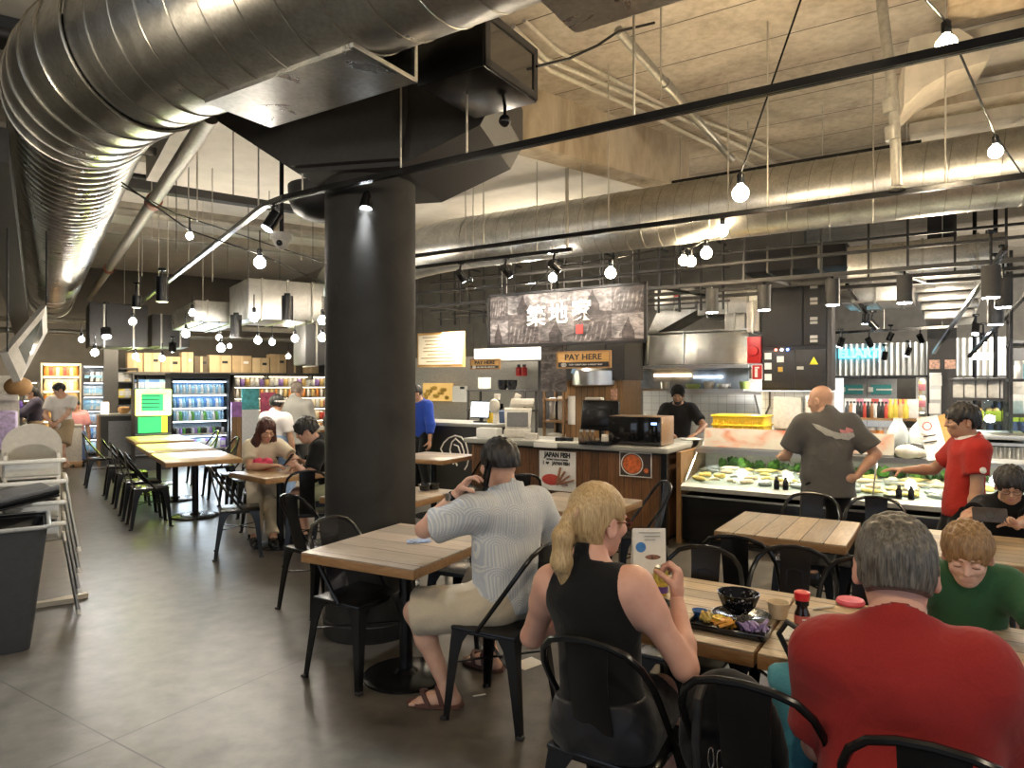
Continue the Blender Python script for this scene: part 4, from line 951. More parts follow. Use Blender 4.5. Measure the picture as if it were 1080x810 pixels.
m = MB(); m.box((0,.05,.012), (.36,.2,.02), b=.005); m.box((.02,.05,.03), (.28,.16,.018), (0,0,.2), b=.005); solo('black_tray', m, M_black, 'stack of black trays on the counter left of the microwave', 'tray', on_ct(628,6.7), YR)
def scale_machine(px, label, u2):
    r = thing('till_machine', label, 'till', on_ct(px,u2), YR+.5)
    part(r, 'body', M_white, lambda m: [m.box((0,.1,.05), (.34,.36,.1), b=.02), m.loft([[V((-.15,-.05,.1)),V((.15,-.05,.1)),V((.15,.12,.1)),V((-.15,.12,.1))],[V((-.17,.02,.34)),V((.17,.02,.34)),V((.17,.14,.36)),V((-.17,.14,.36))]])]); part(r, 'screen', plain('screen_grey', (.16,.16,.16), .2), lambda m: m.box((0,-.035,.22), (.26,.008,.18), (R(-16),0,0))); part(r, 'customer_display', M_white, lambda m: [m.box((.05,.2,.42), (.3,.16,.05), (R(25),0,0), b=.015), m.cyl((0,.12,.1), (.03,.18,.42), .025)])
scale_machine(546, 'beige till machine on the left end of the counter, behind the man on the phone', 7.15)
for px, lab, mt, sz in ((559,'cream paper packet beside the beige till',M_offwhite,(.15,.1,.08)),(514,'white printed carton at the left counter end',M_paper,(.28,.16,.12)),(590,'black card reader on the counter',M_black,(.1,.14,.05)),(597,'black stapler beside the card reader',M_black,(.13,.05,.05))):
    m = MB(); m.box((0,.04,sz[2]/2), sz, (0,0,.15), b=.008); solo({'cream paper packet beside the beige till':'paper_packet','white printed carton at the left counter end':'carton','black card reader on the counter':'card_reader'}.get(lab,'stapler'), m, mt, lab, lab.split()[-1] if False else {'c':'packet','w':'carton','b':'gadget'}[lab[0]], on_ct(px,6.85), YR)
m = MB(); m.box((0,.0,-.03), (.30,.004,.055), b=.001); m.box((0,.05,.002), (.27,.1,.003)); solo('paper_sheet', m, M_paper, 'white paper sheet folded over the counter edge above the fish poster', 'paper', on_ct(575,6.62)+V((0,-.0,.004)), YR)
m = MB(); m.box((0,.2,.004), (.7,.2,.006), (0,0,.05)); solo('paper_sheet', m, M_paper, 'pale place sheets lying along the counter top', 'paper', on_ct(572,6.66), YR)
# wood clad kitchen pier behind the counter
r, w, h = unit_r('wooden_pier', 'board clad pier behind the till with papers pinned to it', 'pier', 596, 657, 340, 480, 8.1); r.location.z = 0; h = 2.6
part(r, 'cladding', M_postwood, lambda m: m.box((0,.3,.85), (w,.6,1.7)), 0); part(r, 'dark_box', M_blackm, lambda m: m.box((0,.27,2.1), (w+.08,.62,.8)), 0)
part(r, 'steel_band', M_steel, lambda m: m.lathe([(.30,0),(.33,.02),(.33,.2),(.30,.24)], 30, c=(0,.12,1.62)))
part(r, 'pinned_paper', M_paper, lambda m: m.box((-w/2+.1,-.004,1.3), (.11,.006,.38)), 0); part(r, 'small_picture', plain('print_pink', (.6,.35,.25), .5, 0, .5, 40), lambda m: m.box((w/2-.12,-.004,1.52), (.09,.006,.14)), 0)
part(r, 'blue_card', plain('card_blue', (.25,.4,.6), .5), lambda m: m.box((-.16,-.22,1.86), (.05,.01,.16), (0,.4,0)))
r, w, h = unit_r('photo_banner', 'dark vertical photo banner hanging left of the big PAY HERE board', 'banner', 570.5, 597, 364, 413, 7.6); part(r, 'print', photo_panel('market_photo_dark'), lambda m: m.box((0,.01,h/2), (w,.02,h)), 0); part(r, 'top_bar', M_blackm, lambda m: m.box((0,.01,h), (w+.04,.03,.03)), 0)
# rack behind: shelves with crockery
def open_rack(nm, label, px0, px1, pt, pb, m_, depth, levels, mat=M_blackm, fr='r', back=None, floor=True):
    r, w, h = unit_r(nm, label, 'rack', px0, px1, pt, pb, m_, fr)
    if floor: h = h+r.location.z; r.location.z = 0
    for x in (-w/2+.02, w/2-.02):
        for y in (.02, depth-.02): part(r, 'post', mat, lambda m: m.box((x,y,h/2), (.03,.03,h)), 0)
    for z in levels: part(r, 'shelf', mat, lambda m: m.box((0,depth/2,z*h), (w,depth,.03)), 0)
    if back: part(r, 'back_panel', back, lambda m: m.box((0,depth+.01,h/2), (w,.02,h)), 0)
    return r, w, h
r, w, h = open_rack('kitchen_rack', 'dark kitchen rack with bowls behind the left counter', 492, 554, 411, 455, 9.3, .4, (.02,.5,.78,.99), M_dark)
for i, (x, z, mt, lab, kd) in enumerate(((-.35,.99,M_offwhite,'white pot on top of the kitchen rack','pot'),(.02,.99,M_black,'left black bowl stack on top of the kitchen rack','bowl'),(.2,.99,M_black,'right black bowl stack on top of the kitchen rack','bowl'),(-.1,.78,M_black,'black pan on the middle of the kitchen rack','pan'),(.28,.78,M_steel,'steel pan at the right of the kitchen rack','pan'))):
    m = MB()
    for k in range(3 if kd == 'bowl' else 1): m.lathe([(.06,0+k*.03),(.085,.06+k*.03),(.09,.1+k*.03),(.084,.1+k*.03),(.055,.012+k*.03)] if kd == 'bowl' else [(.09,0),(.11,.02),(.11,.2 if kd == 'pot' else .09),(.104,.2 if kd == 'pot' else .09),(.1,.03),(.001,.02)], 18)
    solo(kd if kd != 'bowl' else 'bowl_stack', m, mt, lab, kd, r.matrix_world @ V((0,0,0)) if False else r.location+Matrix.Rotation(YR,3,'Z') @ V((x,.2,z*h+.016)), 0)
r2, w2, h2 = open_rack('order_rack', 'tall narrow rack of packets left of the wooden pier', 572, 595, 402, 462, 8.0, .35, (.45,.68,.85), wood('rack_wood',(.3,.17,.08),(.15,.08,.03)), back=M_dark)
for i, (x, z, s, mt, lab) in enumerate(((-.08,.68,(.1,.12,.3),M_steel,'left shiny packet on the top of the order rack'),(.06,.68,(.12,.12,.32),M_offwhite,'right shiny packet on the top of the order rack'),(0,.45,(.28,.2,.2),M_offwhite,'white box on the bottom shelf of the order rack'),(-.06,.45+.23,(0,0,0),None,''))):
    if mt: m = MB(); m.box((0,0,s[2]/2), s, b=.012); solo('packet' if i < 2 else 'storage_box', m, mt, lab, 'packet' if i < 2 else 'box', r2.location+Matrix.Rotation(YR,3,'Z') @ V((x,.18,z*h2+.016)), YR)
# left stall: dark counter with a white outline drawing, monitor, menu board
r = thing('dark_counter', 'long black stall counter with a white outline drawing, left of the wooden counter', 'counter', rp(7.1,8.35), YR); dw = 2.9
part(r, 'front', M_signblack, lambda m: m.box((0,.35,.5), (dw,.7,1.0)), 0); part(r, 'countertop', M_counterstone, lambda m: m.box((0,.35,1.03), (dw+.1,.8,.05), b=.006))
dm = MB(); cx_, cz_ = .72, .62
def arc(pts): dm.tube([(cx_+x, -.004, cz_+z) for x, z in pts], .012, 6)
arc([(-.26,.02),(-.2,.12),(-.1,.2),(.02,.24),(.14,.22),(.22,.14),(.26,.02),(.27,-.12),(.25,-.2),(.2,-.27)]); arc([(-.26,.02),(-.22,-.04),(-.12,-.1),(-.02,-.14),(.06,-.2)]); arc([(-.08,.02),(-.04,.14),(.04,.2)]); arc([(-.08,.02),(-.06,-.05),(0,-.12),(.06,-.22)]); arc([(.0,.1),(.08,.08),(.12,-.02),(.1,-.1),(.04,-.1)]); arc([(.02,.2),(.14,.12),(.19,0),(.18,-.08)]); arc([(-.02,-.2),(.06,-.1),(.11,-.1)])
dm.build('outline_drawing', M_signwhite, r)
DC = lambda x, y, z=1.056: r.location+Matrix.Rotation(YR,3,'Z') @ V((x,y,z))
q = thing('order_screen', 'lit white order screen standing on the black counter', 'screen', DC(1.0,.3), YR); part(q, 'panel', M_black, lambda m: m.box((0,0,.2), (.36,.03,.27), (R(-6),0,0), b=.008)); part(q, 'display', emit('screen_white', (.85,.92,1.0), 1.6), lambda m: m.box((0,-.018,.2), (.33,.004,.23), (R(-6),0,0)), 0); part(q, 'stand', M_black, lambda m: [m.box((0,.02,.01), (.2,.14,.02)), m.box((0,.03,.06), (.05,.03,.1))])
m = MB(); m.box((0,0,.09), (.36,.2,.18), b=.01); solo('tool_crate', m, plain('crate_blue', (.05,.09,.2), .5), 'dark blue crate right of the order screen', 'crate', DC(1.42,.45), YR)
for i in range(2):
    m = MB(); m.cyl((0,0,0), (0,0,.18), .05, .04); m.ball((.0,-.05,.26), .1, 14, 8, (1,.5,1.1)); m.box((0,.03,.4), (.1,.04,.09), (0,.4*i,0), b=.01); solo('counter_scale', m, M_white, ('white weighing scale head on the black counter end','second white weighing scale head near the order screen')[i], 'scale', DC(1.36+.3*i,.2+.12*i), YR+.4*i)
for i in range(2):
    m = MB(); m.box((0,0,.075), (.17,.03,.15), b=.004); solo('ticket_board', m, M_yellow, ('yellow ticket board above the till','smaller yellow ticket board farther left')[i], 'sign', DC(1.22+.2*(1-i),.55-.25*i,1.057), YR)
r3, w3, h3 = unit_r('menu_board', 'lit wooden framed menu board hanging right of the pillar', 'menu', 440, 489, 350.5, 387, 9.4); part(r3, 'frame', M_signwood, lambda m: m.box((0,.03,h3/2), (w3,.04,h3)), 0)
part(r3, 'panel', emit('menu_glow', (1.0,.86,.6), .08, (.5,.43,.3)), lambda m: m.box((0,.0,h3/2), (w3*.92,.02,h3*.86)), 0)
part(r3, 'menu_lines', plain('menu_ink', (.25,.18,.1), .6), lambda m: [m.box((-.02+.05*math.sin(i*3),-.012,h3*(.86-.1*i)), (w3*(.7-.08*(i % 3)),.003,.018)) for i in range(8)], 0)
for x in (-w3*.4, w3*.4): part(r3, 'hanger_rod', M_blackm, lambda m: m.cyl((x,.03,h3), (x,.03,h3+.6), .005, n=6))
r3, w3, h3 = unit_r('food_picture', 'glowing yellow picture of fried food behind the black counter', 'picture', 446, 477, 404, 423, 10.9); part(r3, 'panel', emit('fried_glow', (1.0,.6,.18), .2, (.6,.38,.12)), lambda m: m.box((0,.02,h3/2), (w3,.04,h3)), 0)
part(r3, 'printed_food', plain('print_fried', (.75,.42,.08), .5, 0, .5, 30), lambda m: [m.ball((-w3*.4+w3*.8*((i*7) % 10)/10,-.004,h3*(.2+.6*((i*3) % 7)/7)), .06, 10, 6, (1,.15,.7)) for i in range(14)])
r3, w3, h3 = unit_r('white_notice', 'white upright notice board right of the fried food picture', 'notice', 477, 492, 407, 424, 10.4); part(r3, 'panel', M_paper, lambda m: m.box((0,.02,h3/2), (w3,.03,h3)), 0); part(r3, 'black_mark', M_ink, lambda m: m.box((w3*.2,0,h3*.88), (w3*.3,.006,h3*.16)), 0)
# stall rear walls
mb = MB(); mb.bar(rp(11,11.2,1.1), rp(4.35,11.2,1.1), .1, 2.2); struct('wall_stall', mb, plain('stall_back', (.42,.4,.36), .6), 0)
mb = MB(); mb.bar(rp(5.9,10.1,1.55), rp(4.2,10.1,1.55), .06, 1.3); struct('wall_dark', mb, M_signblack, 0)
r3, w3, h3 = unit_r('steel_canopy', 'grey steel canopy strip above the kitchen rack', 'canopy', 500, 571, 367, 380, 9.6); part(r3, 'panel', plain('dull_steel', (.34,.34,.33), .5, .3), lambda m: m.box((0,.3,h3/2), (w3,.6,h3)), 0); part(r3, 'lip', M_steel, lambda m: m.box((0,-.01,.01), (w3+.04,.03,.03)), 0)
for i, (px, lab) in enumerate(((547,'left'),(553,'right'))):
    q, w4, h4 = unit_r('fire_extinguisher', lab+' of two red fire extinguishers on the dark kitchen wall', 'extinguisher', px-2.6, px+2.6, 385, 397, 9.98, group='fire extinguishers'); part(q, 'cylinder', M_red, lambda m: m.lathe([(.001,0),(.05,.01),(.05,h4*.75),(.02,h4*.86),(.02,h4*.9)], 14)); part(q, 'valve', M_black, lambda m: m.box((0,0,h4*.95), (.04,.05,.04)))
# ------------------------------------------------------------------ kitchen: hood, tiles, shelf
mb = MB(); mb.bar(rp(3.9,9.85,.85), rp(1.15,9.85,.85), .1, 1.75); struct('wall_tiled', mb, tiles('white_tiles', (.66,.68,.66), (.32,.33,.33), .105), 0)
r, w, h = unit_r('extractor_hood', 'large shiny stainless steel extractor hood over the kitchen', 'hood', 655, 789, 350, 387, 8.7)
t = NT('hood_steel'); v = t.coords((2.2,1,.12)); f = t.noise(v, 1.1, 2, .5, .3); t.base(t.ramp(f, [(.3,(.38,.37,.34)),(.7,(.62,.6,.55))])); t.set(Metallic=1, Roughness=.22); t.bump(f, .35, .03); M_hood = t.m
part(r, 'canopy', M_hood, lambda m: m.loft([[V((-w/2,0,0)),V((w/2,0,0)),V((w/2,1.1,0)),V((-w/2,1.1,0))],[V((-w/2,.05,h)),V((w/2,.05,h)),V((w/2,1.1,h)),V((-w/2,1.1,h))]]), 20); part(r, 'drip_lip', M_steel, lambda m: [m.box((0,-.01,.0), (w+.02,.04,.04)), m.box((0,.0,h), (w,.03,.02))], 0)
part(r, 'filter', M_dark, lambda m: m.box((0,.55,-.01), (w*.9,.9,.02)), 0); [part(r, 'seam', M_steel, lambda m: m.box((x,.02,h/2), (.012,.03,h*.98)), 0) for x in (-w*.28,w*.02)]
r, w, h = unit_r('pass_window', 'long glazed kitchen pass under the hood, reflecting lamps', 'window', 655, 788, 390, 410, 9.4); part(r, 'glass', plain('pass_glass', (.22,.25,.28), .08, 0, .5, 3, spec=.9), lambda m: m.box((0,.1,h/2), (w,.02,h)), 0); part(r, 'sill', M_steel, lambda m: m.box((0,-.05,-.015), (w,.3,.03)), 0)
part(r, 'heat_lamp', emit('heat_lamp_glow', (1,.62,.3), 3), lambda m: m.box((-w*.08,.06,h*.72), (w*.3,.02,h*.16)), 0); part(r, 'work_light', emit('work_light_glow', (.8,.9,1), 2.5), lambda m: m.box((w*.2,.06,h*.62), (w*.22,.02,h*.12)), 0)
RZ = Matrix.Rotation(YR,3,'Z'); wl = r.location
for i, x in enumerate((-.2,.2,.42,.62,.9)):
    m = MB(); m.lathe([(.07,0),(.1,.03),(.1,.07),(.001,.06)] if i % 2 else [(.06,0),(.075,.1),(.07,.1),(.001,.01)], 14); solo('kitchen_container', m, (M_steel, plain('tub_green',(.3,.4,.12),.5), M_offwhite)[i % 3], ORD[i]+' container from the left on the ledge of the kitchen pass', 'container', wl+RZ @ V((x,-.08,0)), 0, 'containers on the kitchen pass')
r, w, h = unit_r('wall_shelf', 'steel wall shelf with triangle brackets behind the chef', 'shelf', 703, 802, 412, 416, 9.1); part(r, 'board', M_steel, lambda m: m.box((0,.3,.02), (w,.5,.04)), 0)
for x in (-w*.43, w*.43): part(r, 'bracket', M_steel, lambda m: m.prism([(0.05,0),(.5,0),(.5,-.42)], -.01, .01, Matrix.Translation((x,0,0)) @ Matrix(((0,0,1,0),(1,0,0,0),(0,1,0,0),(0,0,0,1)))), 0)
# ducts over the hood
flat_duct('r', 690, 733, 301, 326, 8.9, .8, 'boxy fan casing with a red mark above the hood', M_galv3, 'fan_casing', 'box', 1)
q, w4, h4 = unit_r('red_mark', 'small red maker mark on the fan casing', 'mark', 711, 716, 307, 313, 8.87); part(q, 'plate', plain('mark_red',(.6,.05,.05),.5), lambda m: m.prism([(-w4/2,0),(w4/2,0),(w4*.4,h4*.7),(0,h4),(-w4*.4,h4*.7)], 0, .006, Matrix.Rotation(PI/2,4,'X')))
q, w4, h4 = unit_r('fan_transition', 'sloping duct piece beneath the fan casing', 'duct', 683, 735, 326, 350, 9.0); part(q, 'shell', M_galv3, lambda m: m.loft([[V((-w4/2,0,0)),V((-w4*.3,0,0)),V((-w4*.3,.6,0)),V((-w4/2,.6,0))],[V((-w4*.3,0,h4*.9)),V((w4*.5,0,h4*.9)),V((w4*.5,.6,h4*.9)),V((-w4*.3,.6,h4*.9))],[V((-w4*.3,0,h4)),V((w4*.5,0,h4)),V((w4*.5,.6,h4)),V((-w4*.3,.6,h4))]]), 20)
flat_duct('r', 735, 800, 304, 332, 9.0, .7, 'quilted galvanised duct left of the electrical cabinet', M_galv2, seams=3); flat_duct('r', 764, 786, 330, 350, 8.95, .5, 'short vertical duct dropping into the hood', M_galv3, seams=1)
flat_duct('r', 787, 801, 318, 350, 8.3, .3, 'narrow white riser between hood and cabinet', M_offwhite, 'riser', 'duct', 1)
flat_duct('r', 784, 892, 258, 284, 9.6, .8, 'black rectangular duct high behind the frame bars', M_blackm, seams=2)
# electrical cabinet
r, w, h = unit_r('electrical_cabinet', 'tall black electrical cabinet with gauges, lamps and labels', 'cabinet', 803, 873, 293, 412, 8.25)
part(r, 'case', M_blackm, lambda m: m.box((0,.32,h/2), (w,.6,h), b=.006)); 
part(r, 'upper_door', M_blackm, lambda m: m.box((-w*.17,.008,h*.69), (w*.6,.03,h*.58), b=.004)); part(r, 'label_door', M_blackm, lambda m: m.box((w*.32,.008,h*.69), (w*.33,.03,h*.58), b=.004)); part(r, 'gauge_door', M_blackm, lambda m: m.box((-w*.23,.008,h*.19), (w*.5,.03,h*.34), b=.004)); ld = part(r, 'warning_door', M_blackm, lambda m: m.box((w*.25,.008,h*.19), (w*.46,.03,h*.34), b=.004))
for z in (.94,.80,.63,.47): part(r, 'label_plate', M_offwhite, lambda m: [m.box((w*.3,-.009,h*z), (w*.11,.006,.035)), m.box((w*.3,-.009,h*z-.045), (w*.11,.006,.03))], 0)
for z in (.31,.22,.12): part(r, 'gauge', M_paper, lambda m: m.box((-w*.39,-.012,h*z), (.075,.012,.075)), 0)
part(r, 'gauge', M_paper, lambda m: m.box((-w*.2,-.012,h*.28), (.075,.012,.07)), 0); part(r, 'selector', plain('selector_amber', (.6,.35,.05), .5), lambda m: m.box((-w*.2,-.012,h*.19), (.05,.012,.055)), 0)
for x, c in ((-.27,(1,.1,.05)),(-.18,(1,.95,.85)),(-.09,(.1,.25,1))): part(r, 'indicator_lamp', emit('lamp_%d%d' % (c[0]*9, c[2]*9), c, 4), lambda m: m.ball((w*x,-.012,h*.365), .016, 10, 6))
part(r, 'warning_triangle', plain('warn_yellow', (.8,.6,.02), .5), lambda m: m.prism([(w*.3-.045,h*.23),(w*.3+.045,h*.23),(w*.3,h*.23+.085)], .008, .014, Matrix.Rotation(PI/2,4,'X')), 0); part(r, 'label_plate', M_offwhite, lambda m: m.box((w*.1,-.01,h*.2), (w*.1,.006,.035)), 0)
part(r, 'door_post', M_dark, lambda m: m.box((w/2+.02,.02,h/2), (.05,.05,h)), 0)
r, w, h = unit_r('tiled_pier', 'pale pier under the electrical cabinet with papers and boxes on it', 'pier', 803, 873, 412, 470, 8.3); r.location.z = 0; h = 1.56
part(r, 'body', tiles('white_tiles',(.66,.68,.66),(.32,.33,.33),.105), lambda m: m.box((0,.3,h/2), (w,.56,h)), 0); part(r, 'wall_box', M_offwhite, lambda m: m.box((-w*.08,-.03,h-.24), (w*.42,.08,.36), b=.006)); part(r, 'lower_box', M_offwhite, lambda m: m.box((-w*.1,-.03,h-.6), (w*.3,.08,.26), b=.006)); part(r, 'conduit', M_dark, lambda m: m.tube([(-w*.36,-.03,h),(-w*.36,-.03,h-.16),(-w*.42,-.03,h-.26),(-w*.42,-.03,h-.7)], .012, 8)); part(r, 'paper_block', M_paper, lambda m: m.box((w*.33,-.03,h-.14), (w*.28,.06,.2), b=.004))
q, w4, h4 = unit_r('fire_hose_box', 'red fire alarm box with a bell on the riser left of the cabinet', 'alarm', 788, 802.5, 355, 383, 8.22); part(q, 'box', M_red, lambda m: m.box((0,.1,h4/2), (w4,.2,h4), b=.006)); part(q, 'bell', M_red, lambda m: m.lathe([(.001,-.05),(.05,-.045),(.06,0)], 18, Matrix.Translation((0,-.002,h4*.45)) @ Matrix.Rotation(-PI/2,4,'X')))
q, w4, h4 = unit_r('extinguisher_sign', 'red fire extinguisher sign below the fire alarm box', 'sign', 793, 804, 384.5, 400.5, 8.22); part(q, 'plate', M_red, lambda m: m.box((0,.01,h4/2), (w4,.012,h4)), 0); part(q, 'white_border', M_signwhite, lambda m: [m.box((x,.0,h4/2), (.006,.006,h4)) for x in (-w4/2,w4/2)]+[m.box((0,0,z), (w4,.006,.006)) for z in (.003,h4-.003)], 0); part(q, 'pictogram', M_signwhite, lambda m: [m.box((-.01,0,h4*.45), (.03,.006,.1)), m.box((-.002,0,h4*.8), (.05,.006,.016))], 0)
# ------------------------------------------------------------------ fish counter
fc = thing('fish_counter', 'long black refrigerated fish counter with slanted glass and lit interior', 'counter', rp(.17,6.88), YR); FW = 4.3
M_lit = plain('display_white', (.5,.5,.45), .3); M_ice = None
t = NT('crushed_ice'); v = t.coords(); f = t.noise(v, 60, 4, .7); t.base(t.ramp(f, [(.3,(.26,.32,.30)),(.7,(.50,.56,.52))])); t.set(Roughness=.35); t.bump(f, .8, .02); M_ice = t.m
part(fc, 'base', M_black, lambda m: m.box((0,.5,.27), (FW,.94,.46), b=.01)); part(fc, 'plinth', M_blackm, lambda m: m.box((0,.52,.025), (FW-.1,.86,.05)), 0)
part(fc, 'bumper_rail', M_steel, lambda m: m.box((0,.015,.50), (FW,.03,.018), b=.004)); part(fc, 'front_sill', M_lit, lambda m: m.loft([[V((-FW/2,-.0,.555)),V((-FW/2,-.02,.60)),V((-FW/2,.06,.63)),V((-FW/2,.1,.555))],[V((FW/2,0,.555)),V((FW/2,-.02,.60)),V((FW/2,.06,.63)),V((FW/2,.1,.555))]]), 20)
part(fc, 'well', M_lit, lambda m: [m.loft([[V((-FW/2,.06,.56)),V((-FW/2,.06,.61)),V((-FW/2,.82,.72)),V((-FW/2,.82,.56))],[V((FW/2,.06,.56)),V((FW/2,.06,.61)),V((FW/2,.82,.72)),V((FW/2,.82,.56))]])], 0)
part(fc, 'ice_bed', M_ice, lambda m: m.loft([[V((-FW/2+.03,.08,.61)),V((-FW/2+.03,.08,.625)),V((-FW/2+.03,.8,.735)),V((-FW/2+.03,.8,.7))],[V((FW/2-.03,.08,.61)),V((FW/2-.03,.08,.625)),V((FW/2-.03,.8,.735)),V((FW/2-.03,.8,.7))]]), 0)
part(fc, 'back_wall', M_lit, lambda m: m.box((0,.86,.755), (FW,.04,.40)), 0)
part(fc, 'top_shelf', M_steel, lambda m: [m.box((0,.68,.942), (FW,.42,.03), b=.004), m.box((0,.47,.93), (FW,.02,.05))])
part(fc, 'light_strip', emit('cold_strip', (1.0,.93,.78), 3), lambda m: m.box((0,.56,.920), (FW-.1,.05,.012)), 0)
gl = part(fc, 'slanted_glass', glass('counter_glass', (.96,.985,.97), .2), lambda m: m.loft([[V((-FW/2,.045,.63)),V((-FW/2,.05,.63)),V((-FW/2,.475,.915)),V((-FW/2,.47,.915))],[V((FW/2,.045,.63)),V((FW/2,.05,.63)),V((FW/2,.475,.915)),V((FW/2,.47,.915))]]), 0)
part(fc, 'end_glass', glass('counter_glass'), lambda m: m.prism([(.05,.63),(.84,.63),(.84,.93),(.47,.93)], -.004, .004, Matrix.Translation((-FW/2,0,0)) @ Matrix(((0,0,1,0),(1,0,0,0),(0,1,0,0),(0,0,0,1)))), 0)
for x in (-FW/2+.02, -.4, 1.1): part(fc, 'glass_post', M_chrome, lambda m: m.cyl((x,.055,.63), (x,.475,.915), .008, n=8))
part(fc, 'end_panel', M_postwood, lambda m: m.box((-FW/2-.035,.45,.47), (.05,.85,.94)), 0)
FCL = lambda x, y, z: fc.location+RZ @ V((x,y,z))
def ice_z(y): return .625+.11*(y-.08)/.72+.0
# seafood on the ice
M_fish = [plain('fish_pale', (.72,.58,.40), .35, 0, .3, 40), plain('fish_silver', (.42,.45,.45), .25, .3, .3, 30), plain('fish_cream', (.8,.72,.5), .35, 0, .25, 40), plain('prawn_yellow', (.78,.62,.2), .4, 0, .3, 40)]
def fish_mesh(kind):
    m = MB()
    if kind == 0:
        rings = []
        for i, (x, a, b) in enumerate(((-.13,.004,.006),(-.1,.018,.02),(-.03,.024,.034),(.05,.02,.026),(.1,.01,.012),(.118,.005,.012),(.15,.003,.035))): rings.append([V((x, b*math.cos(q), .022+a*math.sin(q))) for q in [2*PI*k/10 for k in range(10)]])
        m.loft(rings)
    elif kind == 1: m.box((0,0,.018), (.13,.075,.034), b=.015); m.box((.02,.01,.036), (.08,.05,.016), b=.007)
    elif kind == 2: m.lathe([(.05,0),(.075,.004),(.08,.014),(.072,.016),(.05,.012),(.03,.034),(.001,.042)], 16)
    else:
        m.tube([(-.05,0,.015),(-.03,.03,.018),(.005,.04,.02),(.04,.025,.018),(.05,-.01,.014)], [.008,.014,.016,.013,.006], 8)
    return m
FN = ['whole fish','fish fillet','shellfish plate','prawn']; cats = ['fish','fillet','plate','prawn']; rg = random.Random(4)
protos = {}
for k in range(4):
    for c in range(4): protos[k, c] = None
rows_ = ((.2,'front'),(.36,'middle'),(.52,'upper'),(.66,'rear'))
for iy, (y, rn) in enumerate(rows_):
    for ix in range(26 if iy < 2 else 22):
        x = -FW/2+.14+ix*(FW-.3)/(25 if iy < 2 else 21)+rg.uniform(-.02,.02); k = rg.choice((0,1,1,2,3)); c = rg.randrange(4)
        if protos[k, c] is None: protos[k, c] = fish_mesh(k).mesh('seafood', M_fish[c])
        nm = FN[k].replace(' ', '_'); o = bpy.data.objects.new(nm, protos[k, c]); COL.objects.link(o); o.location = FCL(x, y+rg.uniform(-.03,.03), ice_z(y)); o.rotation_euler = (0,0,YR+rg.uniform(-.8,.8))
        tag(o, '%s %s lying in the %s row on the ice of the fish counter' % (('pale orange','silvery','cream','yellow')[c], FN[k], rn), cats[k], '%s %ss in the %s row of the fish counter' % (('pale orange','silvery','cream','yellow')[c], FN[k], rn))
M_leaf = plain('lettuce_green', (.10,.28,.04), .5, 0, .5, 20); M_leaf2 = plain('parsley_green', (.04,.14,.025), .5, 0, .4, 20)
def leaf_clump(n, s, seed):
    m = MB(); q = random.Random(seed)
    for i in range(n):
        a = q.uniform(0, 6.28); e = q.uniform(.3,1.2); L = s*q.uniform(.6,1.1); d = V((math.cos(a)*math.cos(e), math.sin(a)*math.cos(e), math.sin(e))); n_ = d.cross(V((0,0,1))).normalized(); b = V((q.uniform(-.03,.03), q.uniform(-.03,.03), 0))
        u = d.cross(n_); m.loft([[b+n_*-.006, b+n_*.006], [b+d*L*.4+n_*-.03*s/.09+u*.01, b+d*L*.4+n_*.03*s/.09+u*.008], [b+d*L*.75+n_*-.026*s/.09-u*.01, b+d*L*.75+n_*.028*s/.09], [b+d*L+n_*-.006-u*.02, b+d*L+n_*.006-u*.025]], cap=False, closed=False)
    return m
lm = [leaf_clump(16,.10,i).mesh('leaf_bunch', (M_leaf, M_leaf2)[i % 2], 60) for i in range(4)]
for i in range(30):
    x = -FW/2+.2+i*(FW-.3)/30; o = bpy.data.objects.new('leaf_bunch', lm[i % 4]); COL.objects.link(o); o.location = FCL(x, .77+.03*math.sin(i*2.1), .735); o.rotation_euler = (0,0,i*1.3); s = 1.25 if i in (1,2) else .85+.3*((i*7) % 5)/5; o.scale = (s,s,s)
    tag(o, 'green leaf bunch in the garnish row at the back of the fish counter', 'leaves', 'leaf garnish bunches in the fish counter')
for i, (px, lab) in enumerate(((717,'leftmost black sauce bottle'),(819,'left of two black sauce bottles before the bald man'),(828.5,'right of two black sauce bottles before the bald man'),(948,'left of two dark bottles before the boy in red'),(961,'right of two dark bottles before the boy in red'))):
    p = on_r(px, 510, 6.96); q = thing('sauce_bottle', lab+' inside the fish counter glass', 'bottle', (p.x, p.y, .628), 0, 'sauce bottles on the fish counter sill'); part(q, 'body', M_black, lambda m: m.lathe([(.024,0),(.026,.01),(.026,.075),(.014,.1)], 14)); part(q, 'cap', M_dark, lambda m: m.lathe([(.016,.098),(.016,.125),(.001,.127)], 12))
